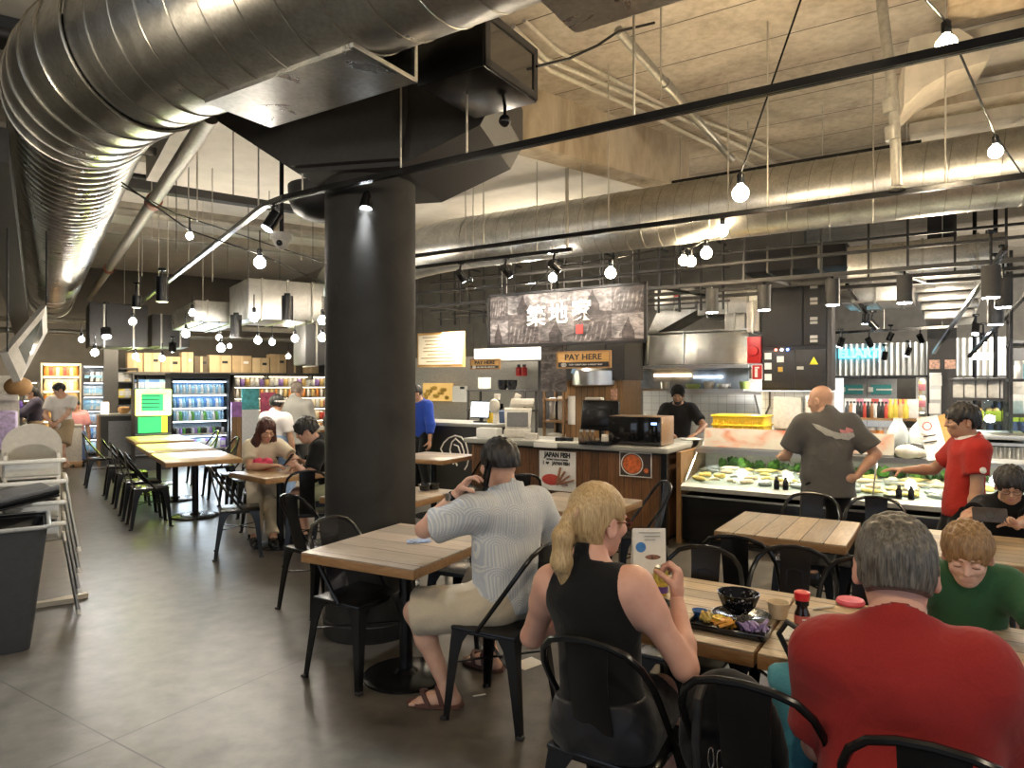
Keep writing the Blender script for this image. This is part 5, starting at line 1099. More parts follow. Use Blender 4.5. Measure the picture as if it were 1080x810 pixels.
# banners on the counter
def salmon_print():
    t = NT('salmon_print'); v = t.coords((1.2,1,3.2), rot=(0,.5,0)); f = t.noise(v, 2.2, 3, .5, 1.2); g = t.noise(t.coords((1,1,1)), 3.2, 2)
    c = t.ramp(f, [(.36,(.62,.55,.45)),(.5,(.62,.36,.24)),(.62,(.55,.16,.08))]); c = t.mix(t.ramp(g, [(.42,(0,0,0)),(.55,(1,1,1))]), c, (.6,.56,.45)); t.base(c); t.set(Roughness=.4)
    t.link(c, t.b.inputs['Emission Color']); t.b.inputs['Emission Strength'].default_value = .08; return t.m
M_salm = salmon_print()
for px0, px1, pt, pb, lab in ((743,831,456,487,'lit salmon picture banner on the fish counter left of the bald man'),(876,943,460,490,'lit salmon picture banner on the fish counter right of the bald man')):
    q, w4, h4 = unit_r('picture_banner', lab, 'banner', px0, px1, pt, pb, 7.42); q.location.z = .958; h4 = .205
    part(q, 'panel', M_salm, lambda m: m.box((0,.0,h4/2+.01), (w4,.02,h4), (R(-12),0,0))); part(q, 'stand', M_steel, lambda m: [m.box((0,.05,.006), (w4,.12,.012)), m.box((0,.03,h4*.5), (w4*.96,.008,h4*.9), (R(-12),0,0))])
def on_fc(px, u2=7.5, z=.958): p = on_r(px, 470, u2); return V((p.x, p.y, z))
q = thing('yellow_crate', 'bright yellow ribbed plastic crate behind the fish counter', 'crate', on_r(778,470,7.75)*1, YR); q.location.z = .92
part(q, 'body', M_yellow, lambda m: [m.box((0,.2,.19), (.56,.4,.38), b=.01)]+[m.box((-.26+.052*i,-.006,.17), (.012,.016,.3)) for i in range(11)]+[m.box((0,.2,z), (.59,.43,.022), b=.006) for z in (.37,.27)])
r, w, h = unit_r('prep_bench', 'stainless preparation bench between the fish counter and the kitchen wall', 'bench', 716, 880, 460, 480, 7.9); r.location.z = 0
part(r, 'worktop', M_steel, lambda m: m.box((0,.25,.9), (w,.5,.035), b=.004)); part(r, 'cabinet', M_dark, lambda m: m.box((0,.26,.46), (w-.06,.46,.85)), 0)
q = thing('side_counter', 'pale wood return counter with a steel top between the stall and the fish counter', 'counter', rp(2.66,7.52), YR); part(q, 'front', M_postwood, lambda m: m.box((0,.4,.47), (.22,.7,.94)), 0); part(q, 'countertop', M_counterstone, lambda m: m.box((0,.4,.96), (.3,.8,.045), b=.005))
q = thing('steel_pan', 'steel pan of pale dough before the chef', 'pan', rp(2.55,8.0,.918)); part(q, 'body', M_steel, lambda m: m.lathe([(.12,0),(.15,.08),(.145,.08),(.11,.01),(.001,.008)], 20)); part(q, 'dough', M_offwhite, lambda m: m.ball((0,0,.05), .1, 14, 6, (1,1,.5)))
# clutter right of the second banner
for i, (px, lab) in enumerate(((947,'left of two frosted plastic jugs behind the fish counter'),(965,'right of two frosted plastic jugs, leaning'))):
    q = thing('plastic_jug', lab, 'jug', on_fc(px,7.62), .3*i); part(q, 'body', plain('frosted_jug', (.55,.62,.62), .25, 0, .1), lambda m: m.lathe([(.085,0),(.095,.02),(.1,.2),(.07,.28),(.04,.33),(.04,.36),(.001,.362)], 20, Matrix.Rotation(.25*i,4,'Y')))
m = MB()
for i in range(9): m.tube([(.02*math.sin(i),.01*i,.02+.015*(i % 3)),(.15+.05*math.sin(i*2),.03*math.cos(i),.06+.02*(i % 4)),(.3,.05*math.sin(i*3),.03+.01*i)], .018, 7)
solo('cloth_heap', m, M_dark, 'dark crumpled heap of bags beside the second salmon banner', 'bags', on_fc(938,7.42)+V((0,0,0)), YR)
m = MB(); m.ball((0,0,.06), .09, 14, 8, (1.2,.8,.75)); m.ball((.09,.02,.05), .07, 14, 8, (1,.9,.7)); solo('plastic_bag', m, M_offwhite, 'small white plastic bag before the frosted jugs', 'bag', on_fc(957,7.36), YR)
q = thing('menu_card', 'tall tilted white menu card with a red emblem on the fish counter', 'menu', on_fc(984,7.3), YR+.15); part(q, 'card', M_paper, lambda m: m.box((0,.02,.2), (.17,.006,.4), (R(-14),R(-12),0))); part(q, 'emblem', plain('mark_red',(.6,.05,.05),.5), lambda m: m.tube([(-.05+.035*math.cos(a),-.045+.02,.31+.035*math.sin(a)) for a in [2*PI*i/16 for i in range(16)]], .005, 5, closed=True)); part(q, 'printed_line', M_ink, lambda m: [m.box((-.03+.012*i,-.002+.014*i-.015,.22-.055*i), (.10,.003,.012), (R(-14),R(-12),0)) for i in range(4)], 0)
q = thing('menu_card', 'brown backed menu card leaning behind the white one', 'menu', on_fc(1000,7.42), YR+.1); part(q, 'card', M_signwood, lambda m: m.box((0,.02,.2), (.15,.012,.42), (R(-14),R(-26),0)))
# ------------------------------------------------------------------ product prototypes
PR = {}
def proto(kind, mat, capm=None):
    k = (kind, mat.name, capm.name if capm else '')
    if k in PR: return PR[k]
    m = MB()
    if kind == 'jar': m.lathe([(.045,0),(.05,.01),(.05,.13),(.042,.15),(.001,.151)], 10); m.mat(1).lathe([(.044,.148),(.044,.185),(.001,.187)], 10)
    elif kind == 'bottle': m.lathe([(.03,0),(.034,.012),(.034,.13),(.014,.18),(.013,.205),(.001,.206)], 9); m.mat(1).lathe([(.017,.2),(.017,.225),(.001,.227)], 9)
    elif kind == 'can': m.lathe([(.028,0),(.033,.008),(.033,.11),(.027,.122),(.001,.12)], 10); m.mat(1).lathe([(.024,.119),(.024,.123),(.001,.123)], 10)
    elif kind == 'box': m.box((0,0,.1), (.12,.08,.2), b=.004); m.mat(1).box((0,-.041,.1), (.09,.003,.1))
    elif kind == 'bag': m.loft([[V((-.06,-.03,0)),V((.06,-.03,0)),V((.06,.03,0)),V((-.06,.03,0))],[V((-.07,-.04,.09)),V((.07,-.04,.09)),V((.07,.04,.09)),V((-.07,.04,.09))],[V((-.065,-.006,.2)),V((.065,-.006,.2)),V((.065,.006,.2)),V((-.065,.006,.2))]]); m.mat(1).box((0,-.038,.1), (.08,.006,.06))
    PR[k] = m.mesh(kind, [mat, capm or mat], 40); return PR[k]
def pm(n, c): return plain('product_'+n, c, .4, 0, .08)
C_ = dict(orange=(.75,.28,.06), white=(.8,.8,.78), cream=(.8,.68,.42), red=(.6,.08,.06), brown=(.35,.17,.07), blue=(.12,.3,.65), sky=(.35,.62,.8), pink=(.75,.3,.4), green=(.15,.45,.1), yellow=(.8,.65,.1), black=(.03,.03,.03), teal=(.05,.42,.45), violet=(.35,.22,.6), gold=(.7,.5,.2), silver=(.6,.62,.65))
def products(r, w, y, z, kind, cols, cap, n, label, group, cat=None, sc=1.0, x0=None, x1=None):
    """one row standing on a shelf of r, each product an object of its own"""
    x0 = -w/2+.08 if x0 is None else x0; x1 = w/2-.08 if x1 is None else x1; Rz = Matrix.Rotation(r.rotation_euler.z, 3, 'Z')
    for i in range(n):
        c = cols[i % len(cols)]; me = proto(kind, pm(c, C_[c]), pm(cap, C_[cap]))
        nm = {'jar':'food_jar','bottle':'drink_bottle','can':'drink_can','box':'food_carton','bag':'snack_bag'}[kind]
        o = bpy.data.objects.new(nm, me); COL.objects.link(o); o.location = r.location+Rz @ V((x0+(x1-x0)*(i+.5)/n, y, z)); o.rotation_euler = (0,0,r.rotation_euler.z+(i*37 % 9-4)*.03); o.scale = (sc,)*3
        tag(o, label, cat or {'jar':'jar','bottle':'bottle','can':'can','box':'carton','bag':'snack bag'}[kind], group)
def shelving(nm, label, px0, px1, pt, b, depth, zs, back, side, fr='l', edge=None, strip=None, cat='shelves', top=None):
    loc, rz, w, h = span(fr, px0, px1, pt, 470, b); r = thing(nm, label, cat, (loc.x, loc.y, 0), rz); h = top or (loc.z+h)
    part(r, 'back_panel', back, lambda m: m.box((0,depth,h/2), (w,.03,h)), 0)
    for x in (-w/2+.015, w/2-.015): part(r, 'side_panel', side, lambda m: m.box((x,depth/2,h/2), (.03,depth,h)), 0)
    for z in zs+[h]: part(r, 'shelf', edge or side, lambda m: m.box((0,depth/2,z-.015), (w-.02,depth,.03)), 0)
    if strip:
        for z in zs[1:]+[h]: part(r, 'light_strip', strip, lambda m: m.box((0,.05,z-.036), (w-.1,.03,.012)), 0)
    return r, w, h
LEDW = emit('led_warm', (1,.82,.55), 5); LEDC = emit('led_cold', (.78,.9,1), 5)
M_shelfc = plain('cream_shelf', (.7,.6,.42), .6); M_shelfd = plain('dark_shelf', (.07,.065,.06), .6); M_shelfw = plain('white_shelf', (.75,.77,.78), .4)
# warm lit jar shelves, far left
r, w, h = shelving('snack_shelving', 'warm lit shelving of orange jars at the far left end of the aisle', 43, 86, 383, 17.0, .45, [.25,.58,.9,1.22,1.52,1.82], M_shelfc, M_shelfc, strip=LEDW)
lev = ('bottom','second lowest','third lowest','fourth','fifth','top')
for i, z in enumerate([.25,.58,.9,1.22,1.52,1.82]):
    cs = [('cream','brown'),('orange','cream'),('orange','gold'),('orange','red','cream'),('cream','white','gold'),('orange','red','brown','cream')][i]; products(r, w, .2, z, 'jar', cs, 'gold' if i % 2 else 'white', 9, 'food jar on the %s shelf of the warm lit snack shelving' % lev[i], 'jars on the %s shelf of the warm snack shelving' % lev[i], sc=1.25)
r, w, h = shelving('snack_shelving', 'shorter warm shelving of jars left of the walking man', 22, 42, 402, 16.6, .4, [.3,.65,1.0,1.35], M_shelfc, M_shelfd, strip=LEDW)
for i, z in enumerate([.3,.65,1.0,1.35]): products(r, w, .2, z, 'jar', [('orange','cream'),('yellow','cream'),('orange','red'),('white','orange')][i], 'white', 5, 'food jar on the %s shelf of the shorter warm shelving' % lev[i], 'jars on the %s shelf of the shorter shelving' % lev[i], sc=1.25)
r, w, h = shelving('cold_shelving', 'cold white lit shelving with black shelves left of the dark far column', 86, 112, 385, 16.9, .45, [.2,.5,.8,1.1,1.4,1.7], M_shelfw, M_shelfd, strip=LEDC)
for i, z in enumerate([.2,.5,.8,1.1,1.4,1.7]): products(r, w, .2, z, 'bag' if i % 2 else 'box', [('white','sky'),('white','blue'),('white','silver'),('sky','white'),('white','silver'),('black','white')][i], 'sky', 6, 'white and blue pack on the %s shelf of the cold lit shelving' % lev[i], 'packs on the %s shelf of the cold shelving' % lev[i], sc=1.05)
mb = MB(); mb.box((0,0,1.4), (.26,.3,2.8)); struct('pillar', mb, M_dark, 0, on_l(116.5,405,16.7)*1+V((0,0,-EYE)), YL)
# shelf and cabinet right of the column
r, w, h = shelving('side_shelving', 'dark shelving with papers behind the small service cabinet', 122, 146, 388, 16.9, .4, [.6,1.0,1.35,1.7], M_shelfd, M_dark)
for i, z in enumerate([1.0,1.35,1.7]): products(r, w, .18, z, 'box', [('silver','white'),('yellow','silver'),('white','cream')][i], 'white', 3, 'small box on the %s shelf of the dark side shelving' % ('lower','middle','upper')[i], 'boxes on the %s shelf of the side shelving' % ('lower','middle','upper')[i])
q, w, h = unit_r('service_cabinet', 'small service cabinet with a wooden side at the end of the aisle', 'cabinet', 106, 141, 449, 490, 15.9, 'l'); q.location.z = 0; h = 1.02
part(q, 'body', M_dark, lambda m: m.box((0,.3,.5), (w,.58,1.0)), 0); part(q, 'worktop', M_counterstone, lambda m: m.box((0,.3,h), (w+.06,.66,.04)), 0); part(q, 'side_board', M_postwood, lambda m: m.box((-w/2-.02,.28,.5), (.04,.6,1.0)), 0); part(q, 'front_panel', plain('cabinet_grey',(.25,.25,.26),.4), lambda m: m.box((.05,-.005,.55), (w*.7,.02,.7)), 0)
Rl = Matrix.Rotation(YL,3,'Z')
for nm, x, mt, lab, sh in (('table_lamp',-.2,emit('lamp_shade_glow',(1,.8,.5),1.5),'small glowing lamp on the service cabinet','box'),('bread_basket',.14,plain('basket',(.42,.24,.1),.7),'round brown basket on the service cabinet','ball'),('menu_stand',.4,M_black,'black menu stand on the service cabinet','box')):
    m = MB(); (m.box((0,0,.12), (.14,.14,.24), b=.02) if sh == 'box' else m.lathe([(.07,0),(.11,.06),(.11,.12),(.07,.14),(.001,.15)], 16)); solo(nm, m, mt, lab, lab.split()[2] if False else {'table_lamp':'lamp','bread_basket':'basket','menu_stand':'stand'}[nm], q.location+Rl @ V((x,.25,1.04)), YL)
q2 = thing('paper_bin', 'cream bin standing left of the service cabinet', 'bin', q.location+Rl @ V((-.75,.25,0)), YL); part(q2, 'body', M_white, lambda m: m.box((0,0,.45), (.3,.3,.7), b=.02)); part(q2, 'base', M_edge, lambda m: m.box((0,0,.06), (.32,.32,.12), b=.01)); part(q2, 'lid', M_offwhite, lambda m: m.box((0,0,.82), (.32,.32,.05), b=.02))
# green glowing chiller
q, w, h = unit_r('glowing_chiller', 'chiller with a glowing yellow framed green sign at the end of the tables', 'chiller', 143, 181, 411, 484, 14.6, 'l'); q.location.z = 0; h = 1.55
NEON = emit('neon_yellow', (.80,1,.10), 1.6); part(q, 'case', M_dark, lambda m: m.box((0,.4,h/2), (w,.7,h)), 0); part(q, 'sign_frame', NEON, lambda m: [m.box((0,.03,h-.04), (w,.05,.09), b=.02), m.box((0,.03,h-.46), (w,.05,.09), b=.02), m.box((-w/2+.05,.03,h-.25), (.1,.05,.46), b=.02), m.box((w/2-.05,.03,h-.25), (.1,.05,.46), b=.02)])
part(q, 'sign_panel', emit('sign_green', (.03,.75,.2), .5, (.05,.5,.15)), lambda m: m.box((-w*.04,.035,h-.25), (w*.8,.03,.36)), 0); part(q, 'sign_stripe', NEON, lambda m: m.box((w*.32,.015,h-.25), (w*.1,.02,.3)), 0)
part(q, 'lower_panel', emit('panel_green', (.02,.5,.1), .7, (.05,.45,.12)), lambda m: m.box((-w*.1,.03,h-.68), (w*.65,.03,.3)), 0); part(q, 'lower_stripe', emit('panel_yellow', (.8,.7,.02), 1, (.7,.6,.05)), lambda m: m.box((w*.3,.03,h-.68), (w*.16,.03,.3)), 0)
part(q, 'sign_lettering', M_dark, lambda m: [m.box((-w*.1,.012,h-.13-.07*i), (w*(.55-.06*(i % 2)),.006,.014)) for i in range(4)], 0); [part(q, 'glass_shelf', M_steel, lambda m: m.box((0,.02,z), (w,.06,.02)), 0) for z in (h-.86,h-.95,.3)]
glow_p = q.location+Rl @ V((0,-.08,1.3))
# drinks fridge
q, w, h = unit_r('drinks_fridge', 'wide lit blue-white drinks fridge facing the tables', 'fridge', 180, 243, 397, 484, 15.8, 'l'); q.location.z = 0; h = 1.86
part(q, 'case', M_blackm, lambda m: [m.box((0,.72,h/2), (w,.06,h)), m.box((-w/2+.02,.37,h/2), (.04,.74,h)), m.box((w/2-.02,.37,h/2), (.04,.74,h)), m.box((0,.37,h-.03), (w,.76,.1)), m.box((0,.37,.12), (w,.76,.24))], 0); part(q, 'liner', plain('fridge_liner',(.55,.72,.85),.4), lambda m: m.box((0,.67,h/2), (w-.1,.03,h-.3)), 0)
zs = [.26,.58,.86,1.14,1.44]
for z in zs: part(q, 'shelf', M_shelfw, lambda m: m.box((0,.42,z-.01), (w-.09,.5,.02)), 0); part(q, 'light_strip', LEDC, lambda m: m.box((0,.16,z+.26), (w-.12,.03,.014)), 0)
part(q, 'price_rail', M_offwhite, lambda m: [m.box((0,.16,z-.01), (w-.09,.012,.035)) for z in zs], 0); part(q, 'kick_plate', M_dark, lambda m: m.box((0,-.012,.12), (w,.02,.2)), 0)
for i, z in enumerate(zs):
    kind, cs, cp = [('box',('white','violet','sky'),'white'),('can',('black','silver','violet','green','black'),'silver'),('bottle',('sky','white','green','sky'),'white'),('bottle',('sky','blue','white'),'blue'),('bottle',('sky','white'),'blue')][i]
    for row, y in enumerate((.24,.42)): products(q, w, y, z, kind, cs, cp, 17, 'drink pack in the %s row of the %s shelf of the lit drinks fridge' % (('front','rear')[row], lev[i]), 'drinks in the %s row of the %s fridge shelf' % (('front','rear')[row], lev[i]), cat='drink', sc=1.0)
light('fridge_light', 'AREA', q.location+Rl @ V((0,-.05,1.2)), 14, (.75,.88,1), target=q.location+Rl @ V((0,-4,.4)), size=1.2, spread=R(150))
# long wall shelving right of the fridge, cartons above
r, w, h = shelving('wall_shelving', 'long shelving of bottles and packs right of the drinks fridge', 246, 352, 396, 17.2, .45, [.4,.75,1.05,1.33,1.6], M_shelfc, M_shelfd, strip=LEDW)
for i, z in enumerate([.4,.75,1.05,1.33,1.6]): products(r, w, .2, z, ('box','jar','jar','bottle','jar')[i], [('brown','cream'),('red','pink','cream'),('cream','white','gold','pink'),('white','gold','orange'),('white','violet','gold','white')][i], 'white', 20, 'shop pack on the %s shelf of the long shelving right of the fridge' % lev[i], 'packs on the %s shelf of the long shelving' % lev[i], cat='pack', sc=1.15)
rt = thing('top_shelf', 'long high shelf for brown cartons above the left shop wall', 'shelf', on_l(243,393,16.9), YL); wt = span('l',140,345,373,393,16.9)[2]; part(rt, 'board', M_shelfd, lambda m: m.box((0,.25,-.02), (wt,.55,.04)), 0); [part(rt, 'bracket', M_blackm, lambda m: m.box((x,.25,-.1), (.04,.5,.12)), 0) for x in (-wt*.4,-wt*.1,wt*.2,wt*.45)]
M_cart = [plain('carton_tan', (.50,.36,.2), .8, 0, .15, 3), plain('carton_pale', (.6,.46,.27), .8, 0, .12, 3), plain('carton_dark', (.12,.09,.06), .8)]
x = -wt/2+.05; i = 0; rg = random.Random(3)
while x < wt/2-.25:
    s = rg.uniform(.26,.5); hh = rg.uniform(.34,.48); c = thing('cardboard_carton', ORD[i]+' brown carton from the left on the high shelf' if i < 18 else 'brown carton near the right end of the high shelf', 'carton', rt.location+Rl @ V((x+s/2,.24,0)), YL, 'brown cartons on the high shelf')
    part(c, 'body', M_cart[2 if i in (4,9) else i % 2], lambda m: m.box((0,0,hh/2), (s-.02,.36,hh), b=.006)); part(c, 'tape', M_cart[1-i % 2], lambda m: m.box((0,-.182,hh*.5), (.05,.004,hh*.96)), 0); part(c, 'printed_label', M_ink if i % 3 else M_paper, lambda m: m.box((s*.2,-.182,hh*.6), (s*.25,.004,.06)), 0); x += s; i += 1
r, w, h = shelving('blue_pack_shelf', 'shelf of blue drink packs above the glowing chiller', 140, 179, 394, 16.8, .4, [1.5], M_shelfd, M_shelfd); products(r, w, .18, 1.5, 'box', ('blue','blue','sky','blue','silver'), 'white', 8, 'blue pack on the shelf over the glowing chiller', 'blue packs over the chiller', sc=1.25)
for px0, px1, pt, pb, c, lab in ((256,274,410,432,(.08,.45,.5),'teal topped display board right of the drinks fridge'),(245,256,424,440,(.35,.15,.45),'violet display board just right of the drinks fridge'),(276,292,414,440,(.6,.1,.2),'red and pink display board behind the blue dungarees')):
    q, w, h = unit_r('display_board', lab, 'board', px0, px1, pt, pb, 15.4, 'l'); z0 = q.location.z; q.location.z = 0; part(q, 'panel', plain('board_%d' % px0, c, .5, 0, .4, 9), lambda m: m.box((0,.1,z0+h/2), (w,.05,h)), 0); part(q, 'lower_panel', M_postwood if px0 != 256 else M_shelfw, lambda m: m.box((0,.1,z0*.5), (w,.06,z0)), 0)
# hanging slanted menu screen, black beam, left display
a_, b_, c_, d_ = P(8,371,5.6), P(49,322,6.4), P(50,350,6.5), P(22,402,5.7); n_ = (b_-a_).cross(d_-a_).normalized()*.06
q = thing('slanted_board', 'slanted white framed board hanging at the left edge under the ribbed duct', 'board', a_); part(q, 'panel', M_offwhite, lambda m: m.loft([[p-a_ for p in (a_,b_,c_,d_)], [p-a_+n_ for p in (a_,b_,c_,d_)]]), 0)
ctr = (a_+b_+c_+d_)/4; part(q, 'dark_screen', plain('screen_dark',(.05,.06,.05),.15), lambda m: m.loft([[ctr+(p-ctr)*.62-a_-n_*.15 for p in (a_,b_,c_,d_)], [ctr+(p-ctr)*.62-a_+n_*1.15 for p in (a_,b_,c_,d_)]]), 0)
for p in (a_, b_): part(q, 'hanger_rod', M_blackm, lambda m: m.cyl(p-a_, (0+(p-a_).x, (p-a_).y, CZ-a_.z), .008, n=6))
b0, b1 = P(-14,150,4.2), P(24,350,12.0); m = MB(); m.bar((0,0,0), b1-b0, .22, .22); solo('black_beam', m, M_blackm, 'black beam running along the left edge beside the ribbed duct', 'beam', b0, smooth=0)
q, w, h = unit_r('produce_stand', 'cream produce stand with lavender cloths at the far left edge', 'stand', -30, 19, 421, 472, 9.3, 'l'); q.location.z = 0; part(q, 'body', M_white, lambda m: [m.box((0,.4,.45), (w,.7,.9), b=.02), m.box((0,.6,1.2), (w,.05,1.1)), m.box((0,.4,1.5), (w,.6,.06))]); part(q, 'lavender_cloth', plain('cloth_lavender',(.55,.45,.68),.8,0,.3,30), lambda m: m.box((0,-.005+.05,1.15), (w*.96,.6,.4), b=.03)); part(q, 'orange_basket', plain('basket',(.42,.24,.1),.7), lambda m: m.ball((.2,.3,1.62), .14, 14, 8, (1,1,.8)))
# ------------------------------------------------------------------ far right: corrugated shopfront, shelves
t = NT('corrugated_zinc'); v = t.coords(); sx = t.node('ShaderNodeSeparateXYZ'); t.link(v, sx.inputs[0]); f = t.noise(t.coords((1,1,.2)), 6, 5); t.base(t.ramp(f, [(.3,(.42,.42,.4)),(.7,(.74,.73,.69))])); t.set(Metallic=.6, Roughness=.4); M_zinc = t.m
def corrugated(r, x0, x1, z0, z1, y=0, pitch=.09, amp=.018, nm='corrugated_sheet'):
    m = MB(); n = int((x1-x0)/pitch*6); pts = [(x0+(x1-x0)*i/n, y-amp*max(-.6,min(.6,math.sin(2*PI*i/6)))*1.6) for i in range(n+1)]
    vs = [(x,yy,z0) for x, yy in pts]+[(x,yy,z1) for x, yy in pts]+[(x,yy+.012,z0) for x, yy in pts]+[(x,yy+.012,z1) for x, yy in pts]; N = n+1
    fs = [(i,i+1,N+i+1,N+i) for i in range(n)]+[(2*N+i+1,2*N+i,3*N+i,3*N+i+1) for i in range(n)]; m.add(vs, fs); return m.build(nm, M_zinc, r, 50)
q, w, h = unit_r('corrugated_fascia', 'corrugated zinc fascia with a small cyan sign over the far right shop', 'fascia', 878, 980, 362, 396, 13.6); corrugated(q, -w/2, w/2, 0, h); part(q, 'bottom_rail', M_black, lambda m: m.box((0,.03,-.03), (w,.1,.06)), 0)
nq = lettering(q, 'ELIART', .2, emit('neon_cyan', (.05,.7,1), 1.5), -w*.21, -.06, h*.68, 1.05, .012, .015, 'neon_lettering')
q, w, h = unit_r('corrugated_fascia', 'corrugated zinc panel right of the far black column', 'fascia', 1006, 1062, 356, 396, 13.2); corrugated(q, -w/2, w/2, 0, h)
q, w, h = unit_r('roller_shutter', 'grey double shutter with two teal signs under the far fascia', 'shutter', 884, 946, 397, 436, 14.2); q.location.z = 0; h = 1.78; part(q, 'panel', plain('shutter_grey',(.30,.30,.29),.5), lambda m: [m.box((-w*.25,.03,h/2), (w*.49,.05,h)), m.box((w*.25,.03,h/2), (w*.49,.05,h))], 0)
for s in (-1, 1):
    sg = part(q, 'teal_sign', plain('sign_teal',(.03,.26,.25),.4), lambda m: m.box((s*w*.24,-.01,h*.87), (w*.34,.02,.18)), 0); part(sg, 'sign_lettering', M_signwhite, lambda m: [m.box((s*w*.24-.17,-.024,h*.87), (.08,.006,.09)), m.box((s*w*.24+.05,-.024,h*.87), (.26,.006,.03))], 0)
mb = MB(); mb.bar(rp(-.5,14.6,1.2), rp(-9,14.6,1.2), .1, 2.4); struct('wall_shopfront', mb, M_blackm, 0)
q, w, h = unit_r('black_column', 'black square column with small posters and white leaflets at the far right', 'column', 978, 1009, 290, 480, 11.5); q.location.z = 0; part(q, 'shaft', M_blackm, lambda m: m.box((0,.3,CZ/2), (w,.6,CZ-.02)), 0)
for x in (-w*.25, w*.28): part(q, 'small_poster', plain('print_pink',(.6,.35,.25),.5,0,.5,40), lambda m: m.box((x,-.01,1.93), (w*.36,.01,.13)), 0)
part(q, 'fish_emblem', M_signwhite, lambda m: m.prism([(-.08,2.72),(-.01,2.79),(.09,2.84),(.03,2.76),(.08,2.70),(0,2.72),(-.04,2.63)], .001, .012, Matrix.Rotation(PI/2,4,'X')), 0); part(q, 'leaflet_rack', M_steel, lambda m: m.box((-w*.22,-.02,1.5), (w*.4,.02,.62)), 0)
for i in range(3): part(q, 'leaflet', M_paper, lambda m: m.box((-w*.22+.01*(i-1),-.045,1.3+.2*i), (w*.38,.015,.15), (R(-8),0,.1*(i-1))), 0)
# counter with condiments behind the fish counter
r, w, h = open_rack('condiment_stand', 'dark condiment stand with rows of bottles behind the frosted jugs', 884, 972, 441, 480, 10.6, .6, (.35,.70,.985), M_edge)
Rz = Matrix.Rotation(YR,3,'Z')
products(r, w, .15, h*.985+.015, 'bottle', ('black','brown','white','black','black','red'), 'black', 12, 'dark bottle on top of the condiment stand', 'bottles on top of the condiment stand', sc=1.0, x1=w*.1); products(r, w, .15, h*.985+.015, 'bottle', ('yellow','yellow','gold'), 'yellow', 4, 'yellow squeeze bottle on top of the condiment stand', 'yellow bottles on the condiment stand', sc=1.15, x0=w*.1, x1=w*.34); products(r, w, .35, h*.985+.015, 'box', ('white','pink','white','red'), 'white', 9, 'white pack at the rear of the condiment stand', 'white packs on the condiment stand', sc=1.3); products(r, w, .2, h*.70+.015, 'jar', ('brown','orange','white'), 'white', 9, 'brown jar on the middle shelf of the condiment stand', 'jars on the middle shelf of the condiment stand', sc=1.1)
r, w, h = shelving('white_shelving', 'white shelving of packs left of the far black column', 966, 979, 398, 12.0, .35, [.6,.95,1.25,1.5], M_shelfw, M_shelfw, fr='r', strip=LEDW)
for i, z in enumerate([.95,1.25,1.5]): products(r, w, .15, z, 'box', ('white','cream'), 'pink', 2, 'white pack on the %s shelf of the white shelving' % ('lower','middle','upper')[i], 'packs on the %s shelf of the white shelving' % ('lower','middle','upper')[i])
r, w, h = open_rack('binder_shelf', 'black far right shelf holding grey boxes above bright produce crates', 1000, 1062, 400, 470, 9.8, .5, (.35,.70,.86,1.0), M_blackm)
for i in range(7):
    m = MB(); m.box((0,.12,.12), (.105,.26,.24), b=.008); m.box((0,-.014,.15), (.06,.006,.05)); solo('grey_box', m, plain('box_grey',(.50,.49,.45),.6), ORD[i]+' grey box from the left on the far right black shelf', 'box', r.location+Rz @ V((-w/2+.1+.118*i,.08,h*.86+.016)), YR, 'grey boxes on the black shelf')
for i in range(5):
    c = thing('produce_crate', ORD[i]+' lime produce crate from the left under the grey boxes', 'crate', r.location+Rz @ V((-w/2+.12+.165*i,.2,h*.70+.016)), YR, 'lime produce crates'); part(c, 'box', plain('lime_crate',(.42,.52,.05),.5), lambda m: m.box((0,0,.06), (.155,.3,.12), b=.008)); part(c, 'produce', plain('produce_tan',(.65,.45,.2),.6,0,.4,40), lambda m: [m.ball((x,y,.125), .035, 10, 6) for x in (-.04,.03) for y in (-.08,0,.08)])
r, w, h = open_rack('shelf_tower', 'tall black steel shelf tower cut by the right edge', 1064, 1110, 262, 490, 8.6, .5, (.30,.44,.56,.68), M_blackm)
for i, f in enumerate((.30,.44,.56)): products(r, w, .2, h*f+.016, 'box' if i % 2 else 'jar', ('white','sky','silver'), 'white', 4, 'pale pack on the %s shelf of the tall tower at the right edge' % ('lower','middle','upper')[i], 'packs on the %s shelf of the right tower' % ('lower','middle','upper')[i])
for i, (px, d, lab) in enumerate(((1050,9.4,'left of two thin black posts at the far right'),(1028,10.0,'right of the far black column, a thin black post'))):
    p = P(px,405,d); m = MB(); m.cyl((0,0,0), (0,0,CZ), .028, n=10); solo('steel_post', m, M_black, lab, 'post', (p.x,p.y,0))
q, w, h = unit_r('steel_freezer', 'low steel topped freezer with zinc front behind the boy in red', 'freezer', 1000, 1085, 446, 490, 8.3); q.location.z = 0; h = 1.12; part(q, 'top', M_steel, lambda m: [m.box((0,.4,h), (w,.8,.05), b=.01), m.box((0,.05,h-.07), (w,.06,.03))]); part(q, 'body', M_dark, lambda m: m.box((0,.45,h*.48), (w-.04,.68,h*.93)), 0); corrugated(q, -w/2, w/2, .1, h-.1, .07, .07)
part(q, 'sneeze_guard', glass('guard_glass',(.85,.95,.96),.3), lambda m: m.box((w*.22,.3,h+.2), (w*.5,.01,.34), (R(-25),0,0)), 0)
q, w, h = unit_r('bright_sign', 'lit blank white lightbox high at the far right', 'sign', 1026, 1046, 372, 379, 11.6); part(q, 'panel', emit('lightbox', (1,.9,.7), 2.2), lambda m: m.box((0,.02,h/2), (w,.04,h)), 0)
